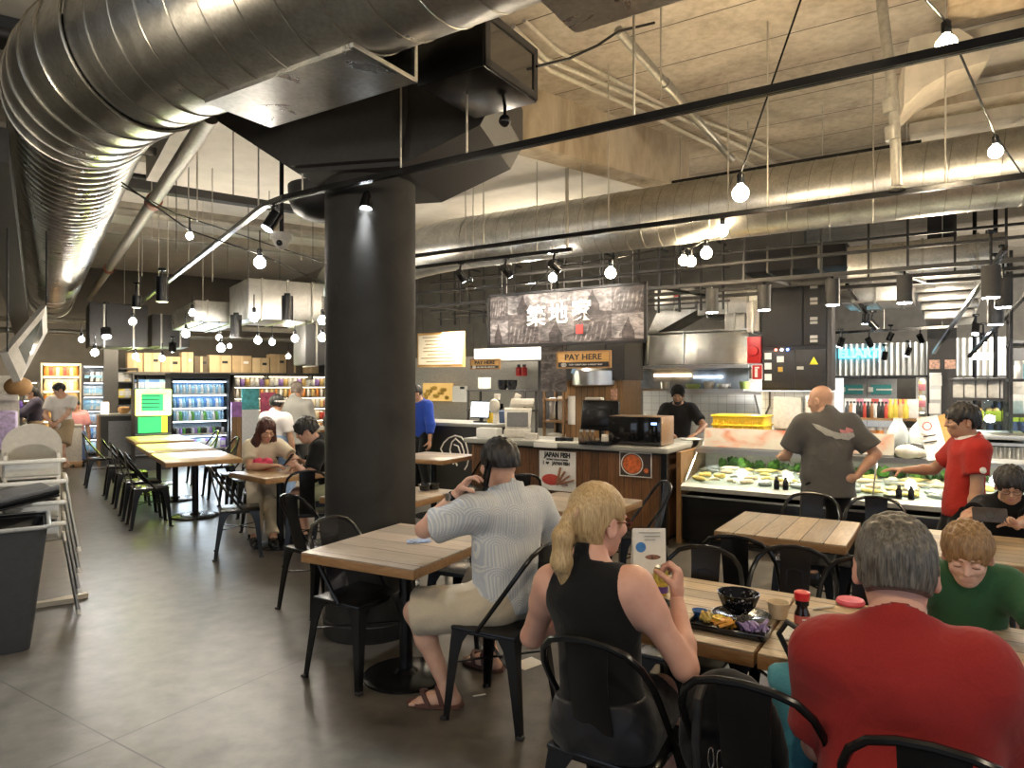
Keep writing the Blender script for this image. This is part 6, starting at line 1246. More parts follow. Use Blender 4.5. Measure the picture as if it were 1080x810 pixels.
# ------------------------------------------------------------------ high chairs, bin, trays
M_hc = plain('high_chair_plastic', (.74,.70,.61), .45, 0, .06)
hcp = P(34,405,4.95); hcr = YL+PI
def high_chair(z, label):
    r = thing('high_chair', label, 'high chair', (hcp.x, hcp.y, z), hcr, 'stacked white high chairs')
    s = MB(); s.box((0,0,.54), (.30,.30,.03), b=.012)
    for x in (-.155, .155): s.box((x,.0,.62), (.025,.31,.16), b=.01)
    s.box((0,.155,.60), (.32,.03,.1), b=.012); s.build('seat', M_hc, r)
    b = MB(); pts = [(-.185,.52),(-.185,.74)]+[(.185*math.cos(a), .74+.165*math.sin(a)) for a in [PI*(1-i/14) for i in range(15)]]+[(.185,.52)]
    b.prism(pts, .145, .175, Matrix.Rotation(PI/2,4,'X')); b.build('backrest', M_hc, r)
    t_ = MB(); t_.box((0,.24,.66), (.40,.05,.03), b=.012); t_.box((0,-.165,.50), (.42,.03,.06), b=.012); t_.box((-.2,0,.5), (.03,.36,.05), b=.012); t_.box((.2,0,.5), (.03,.36,.05), b=.012); t_.build('rim', M_hc, r)
    for sx in (-1, 1):
        for sy in (-1, 1):
            m = MB(); m.tube([(sx*.195,sy*.17,.51),(sx*.275,sy*.27,0)], .0125, 10); l = m.build('leg', plain('grey_tube',(.4,.4,.38),.3,.9), r); f_ = MB(); f_.cyl((sx*.2745,sy*.2695,0), (sx*.269,sy*.263,.035), .016, n=10); f_.build('foot_cap', M_hc, l)
    return r
for i, (z, lb) in enumerate(((0,'lowest white high chair of the stack beside the bin, feet on the floor'),(.15,'second white high chair from the bottom of the stack'),(.30,'third white high chair from the bottom of the stack'),(.45,'top white high chair of the stack, its rounded back showing'))): high_chair(z, lb)
bp = P(-2,405,4.1); q = thing('waste_bin', 'dark grey tapered waste bin at the left edge', 'bin', (bp.x-.15, bp.y+.2, 0), YL)
def rrect(hx, hy, z, rad=.05, n=4):
    pts = []
    for cx, cy, a0 in ((hx-rad,hy-rad,0),(-hx+rad,hy-rad,PI/2),(-hx+rad,-hy+rad,PI),(hx-rad,-hy+rad,3*PI/2)):
        for i in range(n+1): a = a0+PI/2*i/n; pts.append(V((cx+rad*math.cos(a), cy+rad*math.sin(a), z)))
    return pts
part(q, 'body', plain('bin_grey',(.045,.047,.05),.55), lambda m: m.loft([rrect(.165,.2,0),rrect(.17,.205,.03),rrect(.255,.29,.76),rrect(.235,.27,.76),rrect(.16,.19,.05)], cap=True)); part(q, 'rim', plain('bin_rim',(.34,.34,.32),.4), lambda m: m.tube(rrect(.262,.297,.77), .014, 8, closed=True)); part(q, 'liner', plain('bin_liner',(.015,.015,.016),.3,0,.3,20), lambda m: m.loft([rrect(.25,.28,.775),rrect(.22,.25,.72),rrect(.19,.22,.62)], cap=False))
q = thing('tray_stack', 'black serving trays propped across the bin and the high chair stack', 'trays', P(-6,531,4.45), YL+.3)
for i in range(2): part(q, 'tray', (M_black, plain('tray_grey',(.12,.12,.12),.4))[i], lambda m: [m.box((0,0,.03*i), (.62,.42,.014), (R(4),R(-9),0), b=.006), m.box((0,-.2,.03*i+.012), (.62,.02,.03), (R(4),R(-9),0), b=.006)])
q = thing('trolley_base', 'pale wooden cross foot of a stand on the floor beside the bin', 'stand', G(46,640), .3); part(q, 'foot', wood('pale_wood',(.62,.55,.42),(.5,.42,.3),0), lambda m: [m.bar((-.24,-.05,.02), (.2,.06,.02), .06, .035), m.bar((-.02,.0,.02), (.24,.16,.02), .055, .035)]); part(q, 'post', M_dark, lambda m: m.cyl((-.1,.0,.03), (-.12,.02,.5), .025, n=12))
# ------------------------------------------------------------------ tables and chairs
DU = V((-.9,.43,0)).normalized()
ax1 = V((.884,-.467,0)); tc1 = V((-.60,3.865,0))
table(tc1, ax1, .74, .87, 'pale plank cafe table in front of the dark pillar', M_top3)
def rt_(a0, a1, b0, b1): c = rp((a0+a1)/2, (b0+b1)/2); return c, abs(a1-a0), abs(b1-b0)
for a0, a1, b0, b1, lb, tp in ((.548,1.37,2.365,3.12,'plank table with the black bowl and food tray before the blonde woman',M_top1),(-.42,.538,2.365,3.12,'plank table at which the man in red sits, joined to the bowl table',M_top1),(.475,1.21,4.2,4.96,'empty plank table in the middle, behind the bowl table',M_top2),(-.85,.12,4.2,4.96,'plank table where the boy with glasses plays on his phone',M_top1),(2.0,2.75,4.25,5.02,'plank table beside the board clad counter, behind the blonde woman',M_top3)):
    c, w, d = rt_(a0, a1, b0, b1); table(c, -RU, w, d, lb, tp)
table((-1.0,5.62), V((.88,-.47,0)), .8, .8, 'plank table half hidden behind the dark pillar', M_top3)
table((-.98,8.55), V((.88,-.47,0)), .8, .8, 'farther plank table showing right of the dark pillar', M_top3)
table((-2.37,6.98), V((.75,-.66,0)), .74, .72, 'warm wood table shared by the couple looking down at a phone', M_top4)
for a0, b0, w, d, lb in ((1.62,9.25,.84,1.25,'nearest shiny table of the left row'),(1.62,10.75,.84,1.5,'second shiny table of the left row, lit yellow'),(1.65,12.6,.84,1.4,'last table of the left row before the glowing chiller')): table(lp(a0,b0), LW, w, d, lb, M_top4, group='shiny tables of the left row', basers=.28)
def fv(a): return V((math.cos(a), math.sin(a), 0))
chair(-.06, 3.45, (-.88,.47), 'black metal chair holding the man on the phone')
c = rp(.94,2.15); chair(c.x, c.y, RW, 'black metal chair under the blonde woman')
c = rp(.455,2.10); chair(c.x, c.y, RW, 'black metal chair with the backpack, between the blonde woman and the man in red')
c = rp(.026,2.0); chair(c.x, c.y, RW, 'black metal chair under the man in red')
c = rp(.985,3.03); chair(c.x, c.y, -RW, 'black metal chair across from the blonde woman, left of two')
c = rp(.62,3.26); chair(c.x, c.y, -RW, 'black metal chair across the bowl table, behind the black bowl')
c = rp(.30,3.2); chair(c.x, c.y, -RW, 'black metal chair beside the left ear of the man in red')
c = rp(-.03,3.32); chair(c.x, c.y, -RW, 'black metal chair under the boy in green')
c = rp(.93,3.85); chair(c.x, c.y, RW, 'black metal chair pushed to the near side of the empty middle table')
c = rp(.82,5.06); chair(c.x, c.y, -RW, 'black metal chair at the far side of the empty middle table')
c = rp(.42,5.12); chair(c.x, c.y, -RW, 'black metal chair right of the bald man legs, mostly hidden by the grey hair')
c = rp(-.42,5.2); chair(c.x, c.y, -RW, 'black metal chair under the boy with glasses')
c = rp(-.62,3.9); chair(c.x, c.y, RW, 'black metal chair behind the boy in green with its back to him')
chair(1.0, 5.5, (-1,-.12), 'black metal chair turned sideways in front of the board clad counter')
chair(-.87, 3.9, (.843,-.538), 'black metal chair at the left of the pillar table, facing the man on the phone')
chair(-.30, 4.48, (-.45,-.9), 'black metal chair between the pillar table and the pillar')
chair(-1.42, 5.06, (.6,.8), 'black metal chair just left of the pillar, facing the table behind it')
chair(-.35, 5.95, (-.9,-.3), 'black metal chair right of the half hidden table behind the pillar')
chair(-.40, 7.9, (-.7,.6), 'black metal chair at the far table right of the pillar, near the outline drawing')
chair(.02, 6.2, (-.3,.95), 'dark metal chair before the left end of the board clad counter')
chair(-2.64, 6.62, (.88,.35), 'black metal chair in the aisle left of the couple table')
chair(-1.93, 6.42, (-.3,.95), 'black metal chair with its back to us before the couple table')
chair(-2.72, 7.5, (.55,-.85), 'black metal chair under the woman with red hair')
chair(-1.82, 7.12, (-1,0), 'black metal chair under the man in black at the couple table')
for a, b, s, lb in ((1.08,8.95,1,'nearest chair on the aisle side of the left row'),(1.06,9.6,1,'second chair on the aisle side of the left row'),(1.06,10.6,1,'third chair on the aisle side of the left row'),(1.02,11.5,1,'fourth chair on the aisle side of the left row'),(.85,12.9,1,'chair standing alone near the service cabinet'),(2.2,8.95,-1,'nearest chair on the inner side of the left row'),(2.2,9.6,-1,'second chair on the inner side of the left row'),(2.2,10.7,-1,'third chair on the inner side of the left row'),(2.25,12.3,-1,'last chair on the inner side of the left row')):
    p = lp(a, b); chair(p.x, p.y, LW*s, 'black metal chair, '+lb)
# ------------------------------------------------------------------ people
from mathutils.bvhtree import BVHTree
def tree_of(o):
    me = o.data; mw = o.matrix_basis; p = o.parent.location if o.parent else V((0,0,0))
    return BVHTree.FromPolygons([v.co+p for v in me.vertices], [tuple(q.vertices) for q in me.polygons])
def decal(o, cen, rt, up, d, poly, mat, nm, off=.0025, step=.02):
    """flat print laid on a curved garment: polygon in (right, up) metres around cen, dropped along d"""
    T_ = tree_of(o); rt, up, d = V(rt), V(up), V(d); P_ = []
    n = len(poly)
    for i in range(n):
        a, b = V((*poly[i], 0)), V((*poly[(i+1) % n], 0)); k = max(1, int((b-a).length/step))
        P_ += [a.lerp(b, j/k) for j in range(k)]
    c2 = V((sum(p.x for p in P_)/len(P_), sum(p.y for p in P_)/len(P_), 0)); vs = []; okk = True
    for p in [c2]+[c2.lerp(p, .5) for p in P_]+P_:
        h = T_.ray_cast(V(cen)+rt*p.x+up*p.y-d*.5, d)
        if h[0] is None: okk = False; break
        vs.append(h[0]-d*off-o.parent.location)
    if not okk: return None
    N = len(P_); m = MB(); m.add(vs, [(0,1+i,1+(i+1) % N) for i in range(N)]+[(1+i,1+N+i,1+N+(i+1) % N,1+(i+1) % N) for i in range(N)])
    m2 = m.build(nm, mat, o, 0); md = m2.modifiers.new('thick', 'SOLIDIFY'); md.thickness = .001; return m2
SK1 = skin('skin_light', (.66,.42,.31)); SK2 = skin('skin_tan', (.50,.30,.19)); SK3 = skin('skin_pale', (.72,.49,.38)); SK4 = skin('skin_warm', (.58,.36,.24)); SK5 = skin('skin_brown', (.34,.19,.11)); SK6 = skin('skin_rosy', (.68,.40,.30))
H_black = hair_mat('hair_black', (.008,.007,.006), (.035,.03,.027)); H_grey = hair_mat('hair_grey', (.03,.026,.021), (.22,.195,.16)); H_blond = hair_mat('hair_blond', (.30,.19,.08), (.66,.48,.25)); H_sandy = hair_mat('hair_sandy', (.17,.09,.035), (.44,.27,.12)); H_red = hair_mat('hair_auburn', (.03,.01,.007), (.13,.03,.02)); H_stub = hair_mat('hair_stubble', (.12,.09,.07), (.3,.24,.19))
F_black = fabric('cloth_black', (.006,.006,.0065)); F_navy = fabric('cloth_navy', (.02,.03,.07)); F_red = fabric('cloth_red', (.28,.020,.018), wr=.5); F_red2 = fabric('cloth_bright_red', (.42,.028,.02), wr=.5); F_char = fabric('cloth_charcoal', (.10,.096,.09), wr=.5); F_green = fabric('cloth_green', (.03,.10,.045)); F_beige = fabric('cloth_beige', (.58,.50,.37)); F_khaki = fabric('cloth_khaki', (.36,.27,.17)); F_white = fabric('cloth_white', (.78,.74,.72)); F_sky = fabric('cloth_sky', (.25,.38,.6)); F_grey = fabric('cloth_grey', (.36,.35,.31)); F_pink = fabric('cloth_pink', (.7,.33,.33)); F_jean = fabric('cloth_jean', (.13,.2,.38)); F_purple = fabric('cloth_purple', (.13,.07,.34)); F_lime = fabric('cloth_lime', (.5,.68,.22)); F_blue = fabric('cloth_blue', (.02,.06,.35)); F_cream = fabric('cloth_cream', (.62,.54,.40)); F_olive = fabric('cloth_olive', (.36,.38,.25))
t = NT('patterned_shirt'); v = t.coords(rot=(0,0,-.64)); sx = t.node('ShaderNodeSeparateXYZ'); t.link(v, sx.inputs[0])
tx = t.math('SUBTRACT', t.math('FRACT', t.math('DIVIDE', sx.outputs[0], .094)), .5); rw = t.math('FLOOR', t.math('DIVIDE', sx.outputs[2], .15)); tz = t.math('MULTIPLY', t.math('SUBTRACT', t.math('FRACT', t.math('DIVIDE', sx.outputs[2], .15)), .66), 1.6)
tzp = t.math('MAXIMUM', tz, 0); dd = t.math('SQRT', t.math('ADD', t.math('MULTIPLY', tx, tx), t.math('MULTIPLY', tzp, tzp))); wv = t.math('SINE', t.math('MULTIPLY', dd, 50.0)); st = t.math('SINE', t.math('MULTIPLY', sx.outputs[0], 900))
k = t.math('GREATER_THAN', wv, .15); c = t.mix(k, (.50,.53,.57), (.68,.68,.65)); c = t.mix(t.math('MULTIPLY', t.math('GREATER_THAN', st, .3), .22), c, (.38,.43,.5)); t.base(c); t.set(Roughness=.85); t.b.inputs['Specular IOR Level'].default_value = .2
t.bump(t.noise(t.coords(), 9, 3, .5, .8), .5, .02); F_pat = t.m
GL = plain('glasses_frame', (.16,.03,.02), .2)
# 1 man on the phone
f1 = (-.60,.80,0)
c1 = person('man on the phone in a pale patterned shirt and beige shorts, seated', pel=(-.01,3.51,.55), f=f1, lean=5, H=1.76, w=1.06, belly=.5, head_f=(-.62,.78,-.10), hs=1.06, skin_m=SK1,
    hands=[(.05,4.0,.80),(-.275,3.45,1.10)], elbows=[(.35,3.8,.7),(-.80,3.55,.2)], hdir=[None,(.62,-.22,.75)], palms=[(0,0,-1),(.75,-.25,-.6)], curls=(.4,.55), thumb=(.4,.7), feet=[(-.12,3.95,.085),(-.33,3.50,.085)], knees=[(-.35,4.0,.75),(-.75,3.62,.75)], foot_dirs=[(-.8,.6,0),(-.95,.1,0)],
    hair=dict(m=H_black, thick=.015, back=-.012, tilt=-.12, fringe=.045, rough=.003), top=dict(m=F_pat, sleeve=.80, grow=.026, hem=-.06, neck=.52, fold=.006, fr=22, collar=F_pat, loose=.01), bottom=dict(m=F_beige, length=.98, grow=.026, fold=.006, flare=.8), vox=.0085, hvox=.0045)
A_ = c1['A'][1]; wr_, el_ = A_[5], A_[4]; o_ = c1['org']; u_ = unit(wr_-el_)
m = MB(); m.cyl(V(wr_-u_*.045-o_), V(wr_-u_*.020-o_), .0335, n=24); w1 = m.build('watch', M_black, c1['B']); m = MB(); q0 = V(wr_-u_*.033-o_); od = V((-.75,-.65,.15)).normalized(); m.cyl(q0+od*.026, q0+od*.040, .019, n=20); m.build('watch_face', M_steel, w1)
ph = thing('mobile_phone', 'black mobile phone held to his ear by the man in the patterned shirt', 'phone', V((-.125,3.43,1.20))); m = MB(); m.box((0,0,0), (.012,.075,.15), (R(14),R(6),R(22)), b=.005); m.build('body', M_black, ph); m = MB(); m.box((-.0072,.0,.045), (.003,.028,.04), (R(14),R(6),R(22)), b=.001); m.build('camera_lens', plain('black_gloss',(.006,.006,.007),.08), ph)
for ft_ in c1['fp'][1:] + c1['fp'][:1]:
    m = MB(); z0 = V(o_); P3 = [V(ft_(x,y,.004))-z0 for x, y in ((-.042,-.07),(-.048,.0),(-.052,.11),(-.035,.19),(.0,.215),(.035,.19),(.052,.11),(.046,.0),(.04,-.07),(0,-.085))]
    m.loft([P3, [p+V((0,0,.017)) for p in P3]]); sd = m.build('sandal', plain('sandal_brown',(.12,.05,.035),.6), c1['B']); m = MB(); m.tube([V(ft_(x,y,z))-z0 for x, y, z in ((-.05,.09,.02),(-.03,.12,.065),(.0,.135,.072),(.03,.12,.06),(.05,.09,.02))], .012, 8); m.tube([V(ft_(x,y,z))-z0 for x, y, z in ((-.046,.02,.02),(-.03,.045,.085),(.0,.055,.095),(.03,.045,.085),(.046,.02,.02))], .012, 8); m.build('strap', plain('sandal_strap',(.09,.035,.03),.6), sd)
# 2 blonde woman
def ponytail(c):
    W, s = c['W'], c['s']; a = [W(0,-.108,.03), W(0,-.128,.012), W(.004,-.150,-.05), W(.006,-.148,-.13), W(.006,-.125,-.20)]
    return [cap(a[0], a[1], .022*s, .02*s, .012*s), cap(a[1], a[2], .02*s, .032*s, .012*s, ), cap(a[2], a[3], .032*s, .032*s, .02*s), cap(a[3], a[4], .032*s, .014*s, .02*s)]
c2 = person('blonde woman with a ponytail and black sleeveless top eating at the table', pel=(.305,2.26,.525), f=RW, lean=4, side=-7, H=1.70, w=.92, male=False, head_f=(.80,.58,-.12), hs=1.08, skin_m=SK6, lip=(.5,.2,.18),
    hands=[(.575,2.38,.90),(.30,2.62,.80)], elbows=[(.80,1.95,.2),(-.15,2.4,.7)], hdir=[(.1,.25,.95),(.5,.8,0)], palms=[(-.75,.5,.1),(0,0,-1)], curls=(.95,.4), thumb=(.6,.4), feet=[(.62,2.62,.085),(.42,2.72,.085)], knees=[(.62,2.75,.8),(.4,2.8,.8)],
    hair=dict(m=H_blond, style='tail', thick=.010, fringe=.062, rough=.0010, extra=ponytail, fr=150), top=dict(m=F_black, sleeve=0, tank=.062, neck=.50, hem=-.02, grow=.012, fold=.004), bottom=dict(m=fabric('cloth_black_satin',(.016,.016,.018),.42,.5), length=.72, grow=.022, fold=.007, flare=.6), shoes=dict(m=M_black, sole=M_black), vox=.0085, hvox=.0042)
glasses_on(c2, GL, glass('brown_lens', (.55,.4,.35), .2)); m = MB(); o_ = c2['org']; ring_ = [V(c2['W'](.024*math.cos(a), -.116+.006*math.sin(a), .028+.024*math.sin(a))-o_) for a in [2*PI*i/14 for i in range(14)]]; m.tube(ring_, .006, 7, closed=True); m.build('hair_tie', plain('hair_tie_pink',(.5,.3,.2),.7), c2['B'])
# 3 man in red
c3 = person('broad grey haired man in a red T-shirt at the nearest table', pel=(.995,1.70,.475), f=(.50,.866,0), lean=6, side=-3, H=1.78, w=1.18, shw=.82, belly=.6, head_f=(.42,.9,-.14), hs=1.12, skin_m=SK6,
    hands=[(1.40,1.92,.79),(.93,2.12,.79)], elbows=[(1.35,1.5,-.6),(.76,1.72,-.6)], hdir=[(-.3,.9,0),(.4,.85,0)], palms=[(0,0,-1),(0,0,-1)], feet=[(1.45,2.1,.085),(1.1,2.3,.085)], knees=[(1.5,2.2,.8),(1.1,2.4,.8)],
    hair=dict(m=H_grey, thick=.009, back=-.05, fringe=.05, rough=.0025, fr=160), top=dict(m=F_red, sleeve=.80, grow=.022, hem=-.06, neck=.535, fold=.006, fr=20, loose=.012), bottom=dict(m=F_black, length=1.0, grow=.02), shoes=dict(m=M_black), vox=.0085, hvox=.0045)
m = MB(); 
# 4 boy in green
c4 = person('young boy with sandy hair in a green T-shirt looking down at the table', pel=(1.77,2.66,.60), f=-RW, lean=24, H=1.27, w=1.0, head_f=(-.50,-.72,-.32), hs=1.22, neck_fwd=.05, skin_m=SK3, lip=(.62,.36,.29), brow=(.30,.18,.09), eyes_closed=True,
    hands=[(1.35,2.42,.79),(1.68,2.14,.79)], elbows=[(1.4,2.8,.7),(2.0,2.2,.7)], hdir=[(-.3,-.8,0),(-.6,-.5,0)], palms=[(0,0,-1),(0,0,-1)], feet=[(1.55,2.35,.3),(1.75,2.25,.3)], knees=[(1.5,2.3,.8),(1.7,2.2,.8)],
    hair=dict(m=H_sandy, thick=.017, back=-.05, fringe=.030, rough=.0035, fr=140), top=dict(m=F_green, sleeve=.7, grow=.02, hem=-.05, neck=.53, fold=.004), bottom=dict(m=F_navy, length=.9, grow=.02), shoes=dict(m=M_black, sole=M_white), vox=.0075, hvox=.0037)
# 5 boy with glasses
c5 = person('boy with black hair and glasses in a black T-shirt playing on a phone', pel=(3.10,4.27,.55), f=(-.50,-.86,0), lean=12, H=1.30, w=1.0, head_f=(-.5,-.78,-.34), hs=1.2, neck_fwd=.04, skin_m=SK4, eyes_closed=True, lip=(.5,.22,.19), brow=(.03,.025,.02),
    hands=[(2.555,3.93,.845),(2.80,3.83,.835)], elbows=[(2.6,4.4,.6),(3.3,3.9,.6)], hdir=[(.65,-.4,.45),(-.65,-.15,.5)], palms=[(.5,-.3,-.2),(-.5,-.5,-.2)], curls=(.8,.8), feet=[(2.9,3.9,.1),(3.05,3.85,.1)], knees=[(2.8,3.8,.8),(3.0,3.8,.8)],
    hair=dict(m=H_black, thick=.021, back=-.05, fringe=.028, rough=.004, fr=130), top=dict(m=F_black, sleeve=.7, grow=.02, hem=-.05, neck=.53), bottom=dict(m=F_char, length=.95), shoes=dict(m=M_black), vox=.009, hvox=.0045)
glasses_on(c5, M_black, rad=(.023,.017)); hm_ = (c5['A'][0][5]+c5['A'][1][5])/2; q = thing('mobile_phone', 'dark mobile phone held sideways by the boy with glasses', 'phone', V(hm_)+V((-.035,-.06,.055)), math.atan2(-.10,.25)); m = MB(); m.box((0,0,0), (.17,.012,.082), (R(-20),0,0), b=.006); m.build('body', plain('phone_brown',(.05,.035,.03),.35), q); m = MB(); m.lathe([(.022,0),(.022,.004),(.001,.004)], 20, Matrix.Translation((0,-.0065,0)) @ Matrix.Rotation(R(70),4,'X')); m.build('camera_ring', M_black, q)
# 6 boy in red, standing
c6 = person('boy in a red polo shirt with white collar standing sideways at the fish counter', pel=(3.12,4.72,.80), f=(-1,.16,0), lean=-3, H=1.53, w=.80, chest=.85, head_f=(-.97,.2,-.08), hs=1.10, skin_m=SK2, brow=(.03,.025,.02),
    hands=[(2.86,4.99,1.02),(3.02,4.50,.70)], elbows=[(3.3,5.1,.95),(3.3,4.6,.9)], hdir=[(-1,.1,.05),(-.35,-.05,-1)], palms=[(0,0,-1),(.2,1,0)], curls=(.2,.4), hair=dict(m=H_black, thick=.018, back=-.055, fringe=.03, rough=.0035), top=dict(m=F_red2, sleeve=.62, grow=.024, hem=-.08, neck=.52, fold=.005, collar=F_white, loose=.006), bottom=dict(m=F_black, length=.95, grow=.02), shoes=dict(m=M_black, sole=M_white), vox=.010, hvox=.005)
sh6 = [o for o in KIDS[c6['B'].name] if o.name.startswith('shirt')][0]; e6 = V(c6['sh'][1]*.45+c6['A'][1][4]*.55)
decal(sh6, e6, (1,0,0), (0,0,1), (.1,1,0), [(.022*math.cos(a), .022*math.sin(a)+.02) for a in [2*PI*i/12 for i in range(12)]], M_signwhite, 'sleeve_emblem'); decal(sh6, e6, (1,0,0), (0,0,1), (.1,1,0), [(-.02,-.03),(.03,-.03),(.035,-.015),(-.01,-.012)], M_signwhite, 'sleeve_emblem')
# 7 bald man
c7 = person('bald man in a charcoal T-shirt standing at the fish counter, hand on his hip', pel=(2.60,5.62,.86), f=(.12,.99,0), lean=5, H=1.70, w=1.10, belly=.7, head_f=(-.52,.80,-.22), hs=1.06, skin_m=SK4, neck_fwd=.03,
    hands=[(2.77,5.50,.90),(2.36,6.0,1.0)], elbows=[(3.2,5.45,1.0),(2.15,5.5,.9)], hdir=[(-.9,-.1,-.2),(.3,.8,.1)], palms=[(.1,.9,.2),(0,0,-1)], curls=(.25,.4), top=dict(m=F_char, sleeve=.80, grow=.028, hem=-.14, neck=.52, fold=.007, fr=18, loose=.018), bottom=dict(m=F_black, length=1.95, grow=.02), shoes=dict(m=M_black), vox=.0105, hvox=.005)
def bald(c):
    return []
sh7 = [o for o in KIDS[c7['B'].name] if o.name.startswith('shirt')][0]; e7 = V(c7['t'](.02,-.1,.40)); M_pg = plain('print_grey',(.42,.42,.38),.7); M_pp = plain('print_rose',(.62,.25,.25),.7)
for poly, mt in (([(-.17,.075),(-.12,.062),(-.06,.03),(-.02,.012),(.05,-.005),(.05,-.045),(.0,-.05),(-.03,-.03),(-.08,-.02),(-.11,.01),(-.14,.03)], M_pg), ([(.05,.005),(.15,.0),(.16,-.03),(.11,-.06),(.05,-.05)], M_pg), ([(.03,.03),(.08,.02),(.09,.045),(.14,.03),(.15,.01),(.10,-.005),(.04,-.0)], M_pp)): decal(sh7, e7, (1,-.05,0), (0,0,1), (.05,1,0), poly, mt, 'shark_print', .004)
# 8 chef
c8 = person('chef with a black cap and beard in a black shirt, preparing food in the kitchen', pel=(2.20,9.02,.87), f=(-.35,-.94,0), lean=4, H=1.70, w=.98, head_f=(-.28,-.85,-.40), skin_m=SK5, hands=[(1.98,8.66,1.02),(2.32,8.60,1.02)], elbows=[(1.8,9.0,1.1),(2.65,8.8,1.05)], hdir=[(.4,-.7,-.1),(-.5,-.5,-.1)], palms=[(0,0,-1),(0,0,-1)],
    hair=dict(m=F_black, thick=.02, back=-.01, fringe=.05, rough=.0, name='cap'), top=dict(m=F_black, sleeve=.72, grow=.02, hem=-.08, neck=.52), bottom=dict(m=F_black, length=1.95), shoes=dict(m=M_black), vox=.015, hvox=.007)
v_, q_ = nets([ell(c8['W'](0,.055,-.085), np.array((.05,.045,.04))*c8['s'], c8['Rh'], .02), ell(c8['W'](0,.02,-.06), np.array((.068,.05,.035))*c8['s'], c8['Rh'], .02)], .007); o = mesh_obj('beard', [(v_, q_, 0)], H_black, c8['org'], c8['B']); o.location = (0,0,0)
# 9 stall worker
p9 = P(446,405,10.6); person('stall worker in a blue shirt behind the black counter beside the pillar', pel=(p9.x, p9.y, .88), f=(-.6,-.8,0), lean=10, H=1.68, head_f=(-.8,-.5,-.35), skin_m=SK2, hair=dict(m=H_black, thick=.016), top=dict(m=F_blue, sleeve=1.6, grow=.024, neck=.52), bottom=dict(m=F_black, length=1.95), shoes=dict(m=M_black), vox=.017, hvox=.008)
# left wing -----------------------------------------------------------
c10 = person('woman with long auburn hair in a cream top bent over the couple table', pel=(-2.72,7.46,.56), f=(.45,-.89,0), lean=14, H=1.62, w=.9, male=False, head_f=(.55,-.72,-.42), hs=1.1, skin_m=SK4, eyes_closed=True, hands=[(-2.50,7.08,.80),(-2.25,7.12,.80)], elbows=[(-2.95,7.2,.8),(-2.2,7.5,.75)], palms=[(0,0,-1),(0,0,-1)], feet=[(-2.62,6.95,.085),(-2.42,6.92,.085)], knees=[(-2.6,6.9,.8),(-2.4,6.9,.8)],
    hair=dict(m=H_red, style='long', thick=.016, fringe=.055, extra=lambda c: [*[cap(c['W'](a*x0,y0,z0), c['W'](a*x1,y1,z1), r0*c['s'], r1*c['s'], .03) for a in (-1,1) for x0,y0,z0,x1,y1,z1,r0,r1 in ((.066,-.01,.0,.088,.0,-.15,.035,.045),(.088,.0,-.15,.10,.055,-.29,.045,.044),(.10,.055,-.29,.085,.10,-.42,.044,.022))], cap(c['W'](0,-.07,-.02), c['W'](0,-.09,-.25), .07*c['s'], .06*c['s'], .03)]), top=dict(m=F_cream, sleeve=.7, grow=.02, neck=.51), bottom=dict(m=F_cream, length=1.9, grow=.024), shoes=dict(m=M_black), vox=.013, hvox=.006)
c11 = person('young man in a black T-shirt leaning over a phone at the couple table', pel=(-1.86,7.16,.56), f=(-.96,-.25,0), lean=22, H=1.72, head_f=(-.88,-.25,-.40), hs=1.05, skin_m=SK1, eyes_closed=True, hands=[(-2.22,7.28,.82),(-2.20,6.98,.82)], elbows=[(-1.8,7.5,.8),(-1.75,6.7,.78)], hdir=[(-.8,-.3,.2),(-.8,.3,.2)], palms=[(0,-.6,-.6),(0,.6,-.6)], feet=[(-2.2,7.3,.085),(-2.15,7.05,.085)], knees=[(-2.5,7.3,.7),(-2.5,7.0,.7)],
    hair=dict(m=H_black, thick=.024, back=-.05, fringe=.035, rough=.005), top=dict(m=F_black, sleeve=.75, grow=.022, neck=.52), bottom=dict(m=F_olive, length=1.0, grow=.026, flare=.8), shoes=dict(m=M_black, sole=M_white), vox=.012, hvox=.006)
p = P(291,405,8.9); person('person with a white headband and blue dungarees standing behind the couple', pel=(p.x,p.y,.80), f=(.25,.97,0), H=1.53, w=1.0, male=False, skin_m=SK4, head_f=(.1,.99,-.1), hs=1.05, hair=dict(m=H_black, thick=.02), top=dict(m=F_white, sleeve=.7, grow=.026, neck=.52), bottom=dict(m=F_sky, length=1.95, grow=.05, rise=.36, flare=.6, name='dungarees'), shoes=dict(m=M_black), vox=.015, hvox=.007)
hb = COL.objects[:][-1]; cc = [o for o in COL.objects if o.name.startswith('person') and 'headband' in str(o.get('label'))][0]
m = MB(); m.tube([(.086*math.cos(a), .100*math.sin(a)-.012, 0) for a in [2*PI*i/20 for i in range(20)]], .013, 7, closed=True); hbz = m.build('headband', F_white, cc); hbz.location = (.012,.045,1.425)
p = P(312,405,9.8); person('tall man with cropped hair in a grey T-shirt standing with his back to us', pel=(p.x,p.y,.89), f=(.3,.95,0), H=1.75, w=1.1, belly=.3, skin_m=SK4, hair=dict(m=H_stub, thick=.006, rough=.001), top=dict(m=F_grey, sleeve=.8, grow=.026, neck=.52, hem=-.1), bottom=dict(m=F_char, length=1.95), shoes=dict(m=M_black), vox=.016, hvox=.008)
p = P(344,405,7.9); person('person in black mostly hidden by the left edge of the pillar', pel=(p.x+.05,p.y,.56), f=(.5,.85,0), H=1.62, w=1.0, skin_m=SK4, hair=dict(m=H_black, thick=.02), top=dict(m=F_black, sleeve=.8), bottom=dict(m=F_black, length=1.9), shoes=dict(m=M_black), feet=[(p.x+.25,p.y+.4,.085),(p.x+.05,p.y+.45,.085)], knees=[(p.x+.3,p.y+.5,.7),(p.x+.1,p.y+.5,.7)], vox=.016, hvox=.008)
